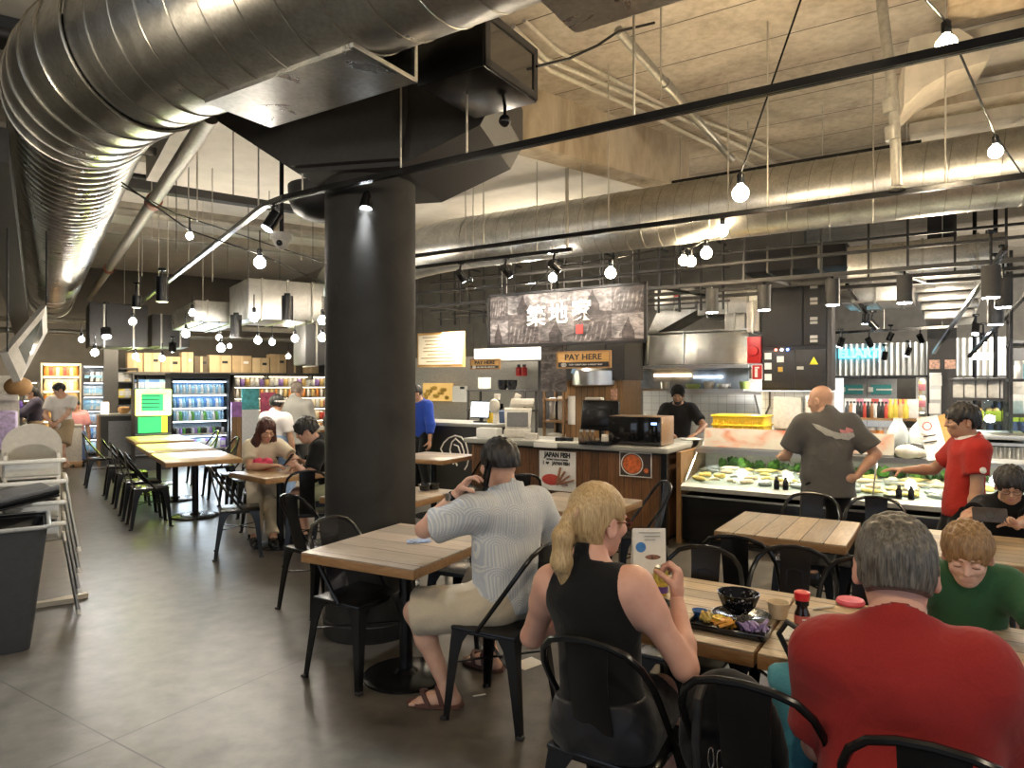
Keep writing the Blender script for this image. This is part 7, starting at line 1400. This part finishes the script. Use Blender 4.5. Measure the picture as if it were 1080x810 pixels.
st_ = dup(CHAIR0, (p.x+.05,p.y,0), yaw_of((.5,.85)), 'black metal chair under the person hidden by the pillar edge', 'black metal cafe chairs')
p = P(65,405,12.9); c12 = person('man in a white polo and khaki shorts walking towards us down the aisle', pel=(p.x,p.y,.89), f=(.35,-.94,0), H=1.72, w=1.0, skin_m=SK1, head_f=(-.55,-.75,-.35), hands=[(p.x-.02,p.y-.26,.92),(p.x+.08,p.y-.25,.92)], elbows=[(p.x-.45,p.y-.1,1.1),(p.x+.5,p.y+.0,1.1)], feet=[(p.x-.02,p.y+.18,.12),(p.x+.14,p.y-.30,.085)], hair=dict(m=H_black, thick=.015), top=dict(m=F_white, sleeve=.7, grow=.026, neck=.51, vneck=.03, hem=-.1), bottom=dict(m=F_khaki, length=.95, grow=.03, flare=.8), shoes=dict(m=plain('shoe_tan',(.25,.16,.1),.6)), vox=.017, hvox=.008)
p = P(37,405,13.4); c13 = person('woman with long dark hair in a dark plaid top carrying a child', pel=(p.x,p.y,.85), f=(-.8,-.6,0), H=1.66, male=False, skin_m=SK4, head_f=(-.8,-.45,-.35), hands=[(p.x-.35,p.y-.1,1.12),(p.x-.28,p.y-.28,1.0)], elbows=[(p.x-.1,p.y+.3,1.0),(p.x+.1,p.y-.4,1.0)], hair=dict(m=H_black, style='long', thick=.02, extra=lambda c: [cap(c['W'](0,-.06,-.02), c['W'](.02,-.09,-.28), .075*c['s'], .06*c['s'], .03)]), top=dict(m=fabric('cloth_plaid',(.07,.06,.09),var=.6), sleeve=1.7, grow=.03, neck=.5), bottom=dict(m=F_khaki, length=1.95, grow=.03), shoes=dict(m=M_black), vox=.017, hvox=.008)
person('small child in purple held in the arms of the woman with dark hair', pel=(p.x-.27,p.y-.22,1.02), f=(.5,-.8,0), lean=-10, H=.95, w=1.05, hs=1.5, skin_m=SK4, head_f=(-.3,-.95,-.1), hair=dict(m=H_black, thick=.02, fringe=.04), top=dict(m=F_purple, sleeve=1.7, grow=.03), bottom=dict(m=F_black, length=1.8, grow=.03), feet=[(p.x-.3,p.y-.42,.72),(p.x-.15,p.y-.4,.72)], shoes=dict(m=M_black), vox=.014, hvox=.008)
p = P(79,405,14.0); person('seated person in pink with blue jeans behind the walking man', pel=(p.x,p.y,.60), f=(.6,-.8,0), H=1.6, male=False, skin_m=SK4, hair=dict(m=H_black, thick=.02), top=dict(m=F_pink, sleeve=.8, grow=.03), bottom=dict(m=F_jean, length=1.9, grow=.03), feet=[(p.x+.2,p.y-.4,.085),(p.x+.32,p.y-.3,.085)], knees=[(p.x+.3,p.y-.5,.8),(p.x+.4,p.y-.5,.8)], shoes=dict(m=M_black), vox=.018, hvox=.009)
q = thing('stool', 'pale stool under the seated person in pink', 'stool', (p.x,p.y,0)); part(q, 'seat', M_offwhite, lambda m: m.lathe([(.17,.44),(.19,.46),(.19,.49),(.17,.5),(.001,.5)], 20)); [part(q, 'leg', M_steel, lambda m: m.cyl((.11*a,.11*b,.45), (.17*a,.17*b,0), .014, n=8)) for a in (-1,1) for b in (-1,1)]
p = P(-5,405,8.6); person('person in a lime green top cut off by the left edge of the photo', pel=(p.x,p.y,.74), f=(-.6,.8,0), H=1.48, male=False, w=1.0, skin_m=SK4, hair=dict(m=H_black, thick=.02), top=dict(m=F_lime, sleeve=.8, grow=.04, hem=-.25), bottom=dict(m=F_char, length=1.9), shoes=dict(m=M_black), vox=.017, hvox=.008)
p = P(1063,405,11.2); person('shopper in navy standing far right behind the freezer', pel=(p.x,p.y,.84), f=(-.8,-.5,0), H=1.62, skin_m=SK4, hair=dict(m=H_black, thick=.02), top=dict(m=F_navy, sleeve=1.6, grow=.03), bottom=dict(m=F_black, length=1.95), shoes=dict(m=M_black), vox=.018, hvox=.009)
# ------------------------------------------------------------------ on the tables
TT = .752
def on_t(px, py, z=TT): g = G(px, py, z); return V((g.x, g.y, z))
M_glaze = plain('black_glaze', (.008,.008,.009), .12, 0, .1, spec=.8)
t = NT('speckled_glaze'); v = t.coords(); f = t.noise(v, 55, 4, .7); t.base(t.ramp(f, [(.58,(.008,.008,.01)),(.68,(.5,.5,.5))])); t.set(Roughness=.12); M_speck = t.m
q = thing('plate', 'round black speckled plate under the black bowl', 'plate', on_t(782,653)); part(q, 'dish', M_speck, lambda m: m.lathe([(.05,0),(.06,.004),(.105,.016),(.108,.02),(.1,.02),(.055,.009),(.001,.008)], 36))
bl = q.location+V((-.008,.012,.021)); q = thing('bowl', 'faceted black bowl standing on the speckled plate', 'bowl', bl); part(q, 'body', M_speck, lambda m: m.lathe([(.035,0),(.04,.006),(.062,.03),(.078,.07),(.080,.078),(.074,.078),(.056,.03),(.001,.012)], 12), 20)
q = thing('food_tray', 'black rectangular tray of sushi leftovers and purple garnish', 'tray', on_t(769,665), YR+.0); part(q, 'base', M_black, lambda m: m.box((0,0,.006), (.27,.115,.012), b=.004)); part(q, 'rim', M_glaze, lambda m: [m.box((0,s*.058,.014), (.275,.008,.02), b=.003) for s in (-1,1)]+[m.box((s*.136,0,.014), (.008,.118,.02), b=.003) for s in (-1,1)])
rg = random.Random(2); tl = q.location
for i, (x, y, c, n) in enumerate(((-.09,.01,(.55,.42,.12),'garnish'),(-.035,.0,(.9,.62,.05),'lemon_slice'),(-.01,-.012,(.75,.35,.05),'orange_slice'),(.04,.02,(.03,.03,.03),'seaweed_roll'),(.07,-.01,(.28,.2,.42),'purple_garnish'),(.105,.015,(.36,.28,.5),'cabbage_shred'))):
    m = MB()
    for k in range(7): a, b = rg.uniform(-.02,.02), rg.uniform(-.022,.022); m.tube([(a,b,.004),(a+rg.uniform(-.02,.02),b+rg.uniform(-.02,.02),.03),(a+rg.uniform(-.03,.03),b+rg.uniform(-.03,.03),.012)], .007, 6)
    if 'slice' in n: m.lathe([(.001,.02),(.022,.022),(.026,.03),(.001,.034)], 12)
    solo(n, m, plain('food_'+n, c, .4, 0, .3, 60), n.replace('_',' ')+' on the black rectangular tray, '+ORD[i]+' from its left end', 'food', tl+Matrix.Rotation(YR,3,'Z') @ V((x,y,.013)))
m = MB(); m.lathe([(.014,0),(.03,.035),(.028,.035),(.012,.004),(.001,.004)], 18); solo('sauce_cup', m, plain('cup_blue',(.03,.13,.4),.4), 'small blue sauce cup left of the food tray', 'cup', on_t(738,653))
m = MB(); m.lathe([(.032,0),(.041,.056),(.043,.06),(.039,.06),(.030,.006),(.001,.005)], 28); solo('paper_cup', m, plain('cup_cream',(.74,.62,.42),.6), 'cream paper cup right of the black bowl', 'cup', on_t(821,651))
q = thing('soy_sauce_bottle', 'soy sauce bottle with a red cap on the table joint', 'bottle', on_t(846,661)); part(q, 'body', plain('soy_glass',(.015,.008,.006),.08), lambda m: m.lathe([(.024,0),(.027,.006),(.027,.05),(.020,.066),(.018,.085),(.021,.095)], 20)); part(q, 'cap', plain('cap_red',(.62,.02,.03),.3), lambda m: m.lathe([(.023,.098),(.027,.104),(.028,.128),(.022,.132),(.001,.132)], 20)); part(q, 'neck_band', M_black, lambda m: m.lathe([(.024,.082),(.024,.1)], 20)); part(q, 'label', plain('label_red',(.45,.1,.08),.5), lambda m: m.lathe([(.0276,.014),(.0276,.046)], 20)); part(q, 'label_print', M_signwhite, lambda m: [m.box((0,-.0279,.034-.01*i), (.022-.006*i,.001,.004)) for i in range(2)], 0)
m = MB(); m.box((0,0,.004), (.13,.13,.006), (0,0,YR+.1), b=.002); m.box((.01,.01,.009), (.11,.10,.005), (0,0,YR+.25), b=.002); solo('napkin', m, M_paper, 'folded white paper napkin beside the man in red', 'napkin', on_t(846,671))
q = thing('food_bowl', 'black takeaway bowl of fried food in front of the blonde woman', 'bowl', on_t(684,650)); part(q, 'bowl', M_black, lambda m: m.lathe([(.06,0),(.085,.05),(.09,.055),(.083,.055),(.06,.02),(.001,.016)], 28)); part(q, 'food', plain('fried_food',(.42,.24,.09),.6,0,.5,50), lambda m: [m.ball((.05*math.cos(i*2.4)*((i % 4)/3+.2), .05*math.sin(i*2.4)*((i % 4)/3+.2), .042), .017, 8, 6, (1.2,1,.8)) for i in range(16)])
q = thing('drink_can', 'gold and purple drink can in front of the blonde woman', 'can', on_t(697,627)); part(q, 'body', plain('can_gold',(.62,.45,.08),.3,.5,.4,40), lambda m: m.lathe([(.024,0),(.031,.008),(.031,.10),(.025,.116)], 24)); part(q, 'purple_band', plain('can_purple',(.12,.06,.25),.3), lambda m: m.lathe([(.0315,.012),(.0315,.04)], 24)); part(q, 'lid', M_steel, lambda m: m.lathe([(.026,.115),(.026,.12),(.022,.117),(.001,.117)], 24))
q = thing('table_tent', 'upright white menu tent card with a blue circle and a noodle bowl picture', 'menu', on_t(685,604), .0); part(q, 'card', M_paper, lambda m: [m.box((0,0,.105), (.155,.003,.21), (R(-4),0,0)), m.box((0,.05,.1), (.155,.003,.205), (R(14),0,0))], 0)
part(q, 'blue_circle', plain('print_blue',(.06,.22,.55),.5), lambda m: m.lathe([(.001,0),(.024,0),(.024,.002),(.001,.002)], 24, Matrix.Translation((-.042,-.0035,.122)) @ Matrix.Rotation(PI/2,4,'X')), 0); part(q, 'bowl_picture', plain('print_noodles',(.25,.12,.08),.5,0,.9,60), lambda m: m.ball((.015,-.003,.05), .052, 24, 8, (1.15,.03,.72))); part(q, 'printed_line', plain('print_grey',(.42,.42,.38),.7), lambda m: [m.box((.0+.012*(i % 2),-.006+.0+i*0,.192-.017*i), ((.1,.075,.05)[i % 3],.002,.005)) for i in range(3)], 0)
m = MB(); m.box((0,0,.002), (.16,.11,.002), (0,0,YR)); fl_ = solo('leaflet', m, M_paper, 'white leaflet with a green corner lying before the tent card', 'leaflet', on_t(664,617)); m = MB(); m.prism([(-.03,-.02),(.03,-.02),(0,.03)], .003, .0042); m.build('green_print', plain('print_green',(.2,.4,.15),.6), fl_, 0)
m = MB(); m.lathe([(.05,0),(.055,.01),(.05,.02),(.001,.022)], 20); solo('pink_lid', m, plain('lid_pink',(.75,.1,.16),.4), 'pink plastic lid beside the left shoulder of the man in red', 'saucer', on_t(897,637))  # a loose pink lid lying on the table
m = MB(); m.bar((-.05,0,.004), (.05,.03,.004), .01, .004); solo('spoon', m, M_offwhite, 'white plastic spoon left of the man in red', 'spoon', on_t(870,643))
m = MB(); m.box((0,0,.002), (.13,.09,.003), (0,0,.2)); m.box((.012,.01,.005), (.11,.08,.003), (0,0,.35)); solo('leaflet', m, plain('leaflet_blue',(.34,.42,.58),.4,0,.5,40), 'blue leaflets on the table in front of the pillar', 'leaflet', on_t(441,571)); m = MB(); m.box((0,0,.011), (.085,.04,.022), (0,0,.5), b=.004); solo('power_bank', m, M_black, 'small black power bank beside the blue leaflets', 'gadget', on_t(454,565))
m = MB(); m.box((0,0,.005), (.15,.075,.01), (0,0,-.2), b=.003); solo('mobile_phone', m, M_black, 'black phone lying flat on the table before the boy with glasses', 'phone', on_t(1010,567))
m = MB(); 
for i in range(12): a = i*.9; m.ball((.05*math.cos(a), .045*math.sin(a), .05+.02*math.sin(i*2)), .06, 10, 7, (1,1,.8))
solo('pink_bag', m, plain('bag_pink',(.75,.06,.15),.5), 'crumpled bright pink bag on the couple table', 'bag', on_t(277,494.5)); m = MB(); m.box((0,0,.005), (.14,.07,.01), (0,0,.4), b=.003); solo('mobile_phone', m, M_black, 'dark phone on the couple table beside the pink bag', 'phone', on_t(299,491))
q = thing('mobile_phone', 'glowing phone held up by the young man in black', 'phone', V(c11['A'][1][5])+V((-.10,.05,.05)), .3); part(q, 'body', M_black, lambda m: m.box((0,0,0), (.012,.075,.145), (0,R(35),R(-20)), b=.004))
for i, (px, py, lab) in enumerate(((448,517,'left black cup on the table behind the pillar'),(458,516,'right black cup on the table behind the pillar'))): m = MB(); m.lathe([(.04,0),(.055,.05),(.05,.05),(.035,.006),(.001,.006)], 16); solo('cup', m, M_glaze, lab, 'cup', on_t(px,py))
# ------------------------------------------------------------------ bags on the chair beside the blonde woman, litter
ch3 = rp(.455,2.10); Rc = Matrix.Rotation(YR,3,'Z')
q = thing('backpack', 'black backpack with metal clips on the chair between the woman and the man in red', 'backpack', V((ch3.x,ch3.y,.46))+Rc @ V((-.09,0,0)), YR)
v_, q_ = nets([ell((-.01,.0,.15), (.15,.10,.17), None, .03), cap((-.07,-.01,.07), (.07,-.01,.07), .085, .085, .05), ell((-.01,.07,.12), (.11,.05,.10), None, .02)], .012, (), wr_warp(.004, 30, 3)); o = mesh_obj('body', [(v_, q_, 0)], F_black, (0,0,0)); adopt(o, q)
part(q, 'strap', M_blackm, lambda m: [m.tube([(x,-.07,.30),(x,-.13,.27),(x,-.145,.16),(x,-.12,.04)], .014, 8) for x in (-.07,.06)]); part(q, 'clip', M_chrome, lambda m: [m.tube([(x+.008*math.cos(a),-.165,.13+.03*math.sin(a)) for a in [2*PI*i/12 for i in range(12)]], .0025, 6, closed=True) for x in (-.02,.005)]+[m.tube([(-.01+.014*math.cos(a),-.166,.085+.014*math.sin(a)) for a in [2*PI*i/12 for i in range(12)]], .002, 6, closed=True)]); part(q, 'red_tag', M_red, lambda m: m.box((.05,-.1,.29), (.012,.008,.06), (.2,0,0)))
jt = fabric('cloth_teal', (.09,.33,.42), .7, .8, 6); j0 = V((ch3.x,ch3.y,0))+Rc @ V((.075,.16,0))
v_, q_ = nets([cap((j0.x-.06,j0.y+.02,.74), (j0.x+.06,j0.y-.0,.76), .04, .035, .05), cap((j0.x-.03,j0.y-.0,.70), (j0.x-.01,j0.y-.05,.30), .06, .065, .05), cap((j0.x+.07,j0.y-.03,.70), (j0.x+.07,j0.y-.06,.34), .055, .06, .05)], .011, (), wr_warp(.008, 26, 9)); o = mesh_obj('jacket', [(v_, q_, 0)], jt, (j0.x,j0.y,0)); tag(o, 'teal jacket hanging over the right side of the backpack chair', 'jacket')
q = thing('shoulder_bag', 'black shoulder bag with a grey label hanging at the table edge beside the jacket', 'bag', V((ch3.x,ch3.y,.62))+Rc @ V((.10,.20,.17)), YR); v_, q_ = nets([ell((0,0,.0), (.07,.045,.09), None, .02), cap((-.03,0,.05),(.04,0,.08),.035,.03,.03)], .010, (), wr_warp(.003, 40, 1)); o = mesh_obj('body', [(v_, q_, 0)], F_black, (0,0,0)); adopt(o, q); part(q, 'label', plain('label_grey',(.4,.4,.4),.6), lambda m: m.box((.01,-.056,.045), (.04,.004,.04), (R(14),0,0)), 0); part(q, 'strap', M_blackm, lambda m: m.tube([(-.06,-.02,.0),(-.09,-.05,.08),(-.06,-.08,.13),(.0,-.10,.11),(.05,-.10,.02),(.06,-.1,-.1)], .009, 7))
m = MB(); m.bar((-.03,0,.004), (.035,.025,.004), .012, .003); solo('paper_straw', m, M_paper, 'white paper strip on the floor beside the sandals', 'litter', G(505,735)); m = MB(); m.box((0,0,.002), (.16,.12,.002), (0,0,.7)); solo('paper_sheet', m, M_paper, 'white sheet lying on the floor between the man and the blonde woman', 'paper', G(557,700))
# ------------------------------------------------------------------ lamps
M_socket = M_black; BULB = emit('bulb_glow', (1,.80,.50), 26); BULBW = emit('bulb_glow_white', (1,.93,.8), 26); SPOTG = emit('spot_glow', (.9,.95,1), 40)
for m_ in (BULB, BULBW, SPOTG): m_.cycles.emission_sampling = 'NONE'
M_cable = M_black
def bulb(px, py, d, label, lit=True, r=.045, cordtop=None, group='string bulbs', warm=True, pw=9, white=False):
    p = P(px, py, d); t_ = thing('hanging_bulb', label, 'light bulb', p, 0, group)
    g = MB(); g.lathe([(.001,-r)]+[(r*math.sin(PI*i/9), -r*math.cos(PI*i/9)) for i in range(1,8)]+[(r*.34,r*1.05),(r*.34,r*1.3)], 16); g.build('globe', (BULBW if white else BULB) if lit else glass('clear_bulb',(.95,.9,.8),.5), t_)
    s = MB(); s.lathe([(r*.4,r*1.15),(r*.46,r*1.3),(r*.46,r*2.3),(r*.2,r*2.6),(.001,r*2.6)], 12); s.build('socket', M_socket, t_)
    if cordtop: c = MB(); c.tube([(0,0,r*2.5), V(cordtop)-p], .006, 6); c.build('cord', M_cable, t_)
    if lit and pw: light('bulb_or_fill_light', 'POINT', p, pw*2.2, (1,.78,.5) if not white else (1,.9,.75), shadow_soft_size=r*1.06)
    return p
b1 = bulb(998,48,3.4,'big lit bulb at the upper right corner', r=.05, pw=60); 
b2 = bulb(1050,160,4.4,'clear lit bulb at the right edge lower down the same cable', r=.042, pw=40)
b3 = bulb(781,204,4.6,'big lit bulb hanging in front of the round duct', r=.055, pw=60)
b4 = bulb(762,244,6.3,'first bulb of the lit cluster under the round duct, highest', r=.05, pw=8); b5 = bulb(745,267,6.6,'second bulb of the lit cluster under the round duct', r=.055, pw=24); b6 = bulb(729,276,6.8,'third bulb of the lit cluster under the round duct, lowest', r=.05, pw=24); b7 = bulb(721,275,6.95,'fourth bulb of the lit cluster under the round duct, leftmost', r=.05, pw=0)
b8 = bulb(644,288,6.2,'lit bulb just above the top edge of the stall sign', r=.05, pw=12); b9 = bulb(583,293,7.4,'small white bulb above the middle of the stall sign', r=.045, pw=8, white=True); b10 = bulb(496,304,7.0,'small unlit bulb left of the stall sign', lit=False, r=.05)
def cable(label, pts, r=.006, sag=0): return pipe('bulb_cable', label, pts, r, M_cable, 'cable')
U = V((0,0,.13))
cable('black cable from the ceiling to the bulb before the round duct', [P(848,-10,3.6), b3+U]); cable('cable through the two bulbs at the right edge', [P(970,-8,3.2), b1+U*.9, b2+U*.8, P(1100,215,5.0)])
cable('cable joining the lit cluster under the round duct', [b4+U, b5+U, b6+U, b7+U]); cable('long cable carrying bulbs above the stall sign', [P(560,305,7.8), b9+U, b8+U, P(700,262,5.9)])
# left wing string
ll = [(274,277,5.6,.055,'largest lit bulb left of the pillar',8),(200,249,5.2,.03,'small bulb on the crossing cables',.8),(140,339,8.5,.05,'bulb above the aisle right of the bright spot',8),(86,358,9.5,.045,'bulb over the far end of the ribbed duct',8),(100,372,10,.06,'low bulb before the far left shelves',8),(196,352,8.6,.055,'lit bulb before the flat duct, lower left',8),(203,330,8.2,.045,'lit bulb before the flat duct, upper left',0),(231,356,9.2,.045,'upper of two bulbs before the cartons',0),(233,367,8.8,.06,'lower of two bulbs before the cartons',8),(268,335,7.8,.055,'lit bulb under the boxy duct',8),(272,359,8.4,.05,'lit bulb below the boxy duct',6),(287,361,8.8,.045,'lit bulb right below the boxy duct',0),(311,357,8.6,.05,'lit bulb left of the dark brown box',6),(323,355,8.9,.045,'left of the pair against the dark brown box',0),(340,338,8.0,.06,'upper bulb touching the pillar edge',6),(340,356,8.2,.055,'lower bulb touching the pillar edge',0),(321,369,9.5,.05,'low bulb beneath the dark brown box',0),(313,378,11,.045,'small low bulb before the long shelving',6),(304,376,11.5,.045,'smaller low bulb left of its neighbour before the long shelving',0),(143,376,11,.055,'low lit bulb above the glowing chiller',8),(171,378,10.5,.05,'low lit bulb above the drinks fridge, left part',6),(242,365,10,.035,'tiny lit bulb right of the pair before the cartons',0)]
prev = None
for px, py, d, r, lb, pw in ll: bulb(px, py, d, lb, r=r*.85, cordtop=P(px, py-14*r/.05*5.6/d*2.2, d), group='left wing bulbs', pw=pw*3.4, white=True)
cable('upper of two cables crossing the left ceiling', [P(128,192,4.6), P(200,243,5.2), P(274,268,5.6), P(345,300,6.4)]); cable('lower of two cables crossing the left ceiling', [P(128,196,5.0), P(185,225,5.6), P(345,278,7.2)])
# spots
def spot(px, py, d, label, lit=True, dirn=(0,0,-1), col=(.9,.95,1), pw=40, L=.13, r=.042, top=None, group='track spots', cyl=False, ang=70):
    p = P(px, py, d); t_ = thing('track_spot' if not cyl else 'cylinder_spotlight', label, 'spotlight', p, 0, group); a = V(dirn).normalized()
    b = MB(); b.cyl(-a*L*.5, a*L*.5, r, n=20); b.build('housing', M_black if not cyl else M_dark, t_)
    l = MB(); l.cyl(a*(L*.5+.001), a*(L*.5+.006), r*.86, n=20); l.build('lens', SPOTG if lit else plain('dead_lens',(.3,.3,.3),.2), t_)
    s = MB(); tz = (top if top else p.z+.17)-p.z; s.cyl(V((0,0,0))-a*L*.3, (0,0,tz), .011, n=8); s.box((0,0,tz-.0), (.07,.035,.03), b=.005); s.build('stem', M_black, t_)
    if lit and pw: light('spot_light', 'SPOT', p+a*(L*.5+.03), pw, col, target=p+a*3, spot_size=R(ang), spot_blend=.6, shadow_soft_size=.04)
    return t_
spot(387,211,4.35,'lit spot on the track before the dark pillar', dirn=(-.05,-.3,-1), top=2.86, pw=60); spot(287,233,4.62,'lit spot at the bend of the track left of the pillar', dirn=(-.5,-.3,-1), top=2.86, pw=45)
spot(171,305,7.2,'dark cylinder spot on the track down the left aisle', False, L=.26, r=.06, top=2.86); spot(144,318,8.2,'dark small spot farther down the left track', False, L=.14, r=.05, top=2.86)
spot(112,351,10.2,'dazzling lit spot above the left aisle', dirn=(.3,-.4,-1), pw=14, r=.07, top=2.86, ang=110); 
spot(303,325,8.4,'dark cylinder spot left of the pillar, upper', False, L=.3, r=.07); spot(249,344,9.2,'dark cylinder spot before the flat duct', False, L=.3, r=.075); spot(182,366,11.5,'small lit spot over the drinks fridge', dirn=(-.3,.6,-1), pw=40, r=.06)
for px, py, lb, aim in ((486,291,'left of three spots on the short track',(.35,.75,-.55)),(534,286,'middle of three spots on the short track',(.5,.7,-.5)),(585,281,'right of three spots on the short track',(.62,.75,-.4))): spot(px, py, on_r(px,py,5.85).y, lb, dirn=aim, top=2.94, pw=13, col=(1,.9,.75))
for i, (px, py, lb) in enumerate(((751,317,'left cylinder lamp of the row before the kitchen'),(806,314,'second cylinder lamp of the row, before the black cabinet'),(878,308,'third cylinder lamp of the row, right of the black cabinet'),(954,305,'fourth cylinder lamp of the row before the shiny ducts'))): spot(px, py, on_r(px,py,7.55).y, lb, dirn=(0,0,-1), L=.26, r=.068, top=2.76, cyl=True, group='cylinder lamps on the black frame', pw=42, col=(1,.86,.66), ang=85)
for px, py, d, lb in ((1045,297,5.6,'largest cylinder lamp at the right edge'),(1058,309,6.2,'second cylinder lamp at the right edge, below the largest'),(1050,328,6.6,'lowest cylinder lamp at the right edge')): spot(px, py, d, lb, L=.26, r=.068, cyl=True, group='cylinder lamps at the right edge', top=2.9, pw=60, col=(1,.88,.7), ang=80)
for px, py, d, lb, lit, aim in ((913,336,8.6,'upper lit spot of the pair right of the cabinet',True,(0,.2,-1)),(921,343,8.5,'lower dark spot of the pair right of the cabinet',False,(.6,-.2,-.8)),(1029,347,8.4,'dazzling blue-white spot at the far right',True,(-.3,-.3,-1)),(1037,356,8.6,'lit spot just below the dazzling one at the far right',True,(0,0,-1)),(917,361,10,'dark spot over the cyan sign, upper',False,(.5,.2,-.8)),(933,375,11,'tiny dark spot over the corrugated fascia',False,(0,.3,-1)),(939,355,10.4,'dark spot in the middle of the far track',False,(-.3,.3,-1)),(971,357,10.4,'dark spot left of the far black column',False,(.5,.2,-.8)),(958,371,11,'lit spot before the corrugated fascia',True,(0,.7,-1)),(887,361,9.4,'lit spot at the right edge of the cabinet post',True,(-.2,.3,-1))): spot(px, py, d, lb, lit, dirn=aim, pw=60, group='spots of the far right shop')
track('far black track across the far right shop', [on_r(862,352,10.6), on_r(1010,344,10.6)], rods=(.1,.5,.9)); track('slanting pale track in the upper right, left strand', [P(985,372,9.0), P(1060,262,5.4)]); track('slanting pale track in the upper right, right strand', [P(1022,376,9.0), P(1092,300,6.2)]); track('pale track leading to the pair of spots right of the cabinet', [P(893,300,7.9), P(914,330,8.6)])
# unseen point lights added over and behind the viewer to brighten the foreground
for a, b, z in ((-1.6,1.2,2.7),(.2,.6,2.7),(2.2,.2,2.7),(-2.8,3.4,2.8),(3.6,.6,2.6)): light('bulb_or_fill_light', 'POINT', rp(a,b,z), 17, (1,.84,.62), shadow_soft_size=.08)
# security camera
q = thing('security_camera', 'white dome security camera on a pole left of the pillar', 'camera', P(297,258,5.0)); part(q, 'pole', M_black, lambda m: m.cyl((0,0,.07), (0,0,CZ-q.location.z), .016, n=10)); part(q, 'mount', M_offwhite, lambda m: m.lathe([(.075,.035),(.075,.08),(.03,.09)], 24)); part(q, 'dome', M_offwhite, lambda m: m.ball((0,0,.03), .06, 18, 10, (1,1,1.1))); part(q, 'lens', M_black, lambda m: m.ball((.0,-.045,.005), .024, 12, 8))
# display lighting
light('fish_counter_light', 'AREA', FCL(0,.52,.905), 5, (1,.95,.82), target=FCL(0,.42,.6), shape='RECTANGLE', size=4.0, size_y=.05)
light('kitchen_light', 'AREA', rp(2.6,9.2,2.0), 70, (1,.95,.88), target=rp(2.6,9.3,.9), shape='RECTANGLE', size=1.8, size_y=.5)
light('shop_light', 'AREA', lp(.8,16.0,2.5), 55, (1,.85,.62), target=lp(.8,17.2,1.1), shape='RECTANGLE', size=6, size_y=.4)
light('shop_light', 'AREA', lp(-2.4,15.6,2.4), 22, (1,.9,.75), target=lp(-2.4,16.8,1.1), shape='RECTANGLE', size=2, size_y=.4)
light('far_shop_light', 'AREA', rp(-3.4,12.2,2.9), 330, (1,.92,.8), target=rp(-3.6,14,1.5), shape='RECTANGLE', size=5, size_y=.5)
light('far_shop_light', 'AREA', rp(-3.0,9.4,2.6), 110, (1,.92,.8), target=rp(-3.0,9.6,1), shape='RECTANGLE', size=3, size_y=.5)
light('stall_light', 'AREA', rp(6.2,9.2,2.5), 60, (1,.9,.75), target=rp(6.2,9.6,1), shape='RECTANGLE', size=2.5, size_y=.5)
light('neon_light', 'AREA', glow_p, 8, (.8,1,.1), target=glow_p+LD*-3+V((0,0,-.6)), shape='RECTANGLE', size=.7, size_y=.4) if 'glow_p' in globals() else None
light('bulb_or_fill_light', 'POINT', P(985,318,7.4), 60, (1,.85,.65), shadow_soft_size=.08); light('bulb_or_fill_light', 'POINT', P(560,300,8.8), 40, (1,.85,.65), shadow_soft_size=.08)  # no bulbs here: point lights added to brighten the ducts and trellis
# assumed daylight behind the viewer, entering where the room is left open
w_ = bpy.data.worlds.new('daylight'); SC.world = w_; w_.use_nodes = True; bg = w_.node_tree.nodes['Background']; bg.inputs[0].default_value = (.74,.85,1,1); bg.inputs[1].default_value = .42
light('assumed_daylight_lamp', 'AREA', rp(3.0,-.4,4.1), 9, (.86,.93,1), target=rp(3.0,1.62,0), shape='RECTANGLE', size=3.2, size_y=1.75, spread=R(6))  # no window here: added narrow-beam lamp for the assumed daylight patch on the floor
SC.view_settings.exposure = 1.4
# ------------------------------------------------------------------ camera and picture settings
cam = bpy.data.cameras.new('camera'); co = bpy.data.objects.new('camera', cam); COL.objects.link(co)
co.location = (0,0,EYE); co.rotation_euler = (R(90),0,0); cam.sensor_width = 36; cam.lens = 36*F/1080; cam.clip_start = .05; cam.clip_end = 200
SC.camera = co
SC.view_settings.view_transform = 'Standard'; SC.view_settings.look = 'None'; SC.view_settings.gamma = 1; SC.view_settings.use_curve_mapping = False
SC.cycles.use_denoising = True; SC.cycles.max_bounces = 8; SC.cycles.diffuse_bounces = 3; SC.cycles.transparent_max_bounces = 16
SC.cycles.sample_clamp_indirect = 3; SC.cycles.caustics_reflective = False; SC.cycles.caustics_refractive = False
bpy.context.view_layer.update()
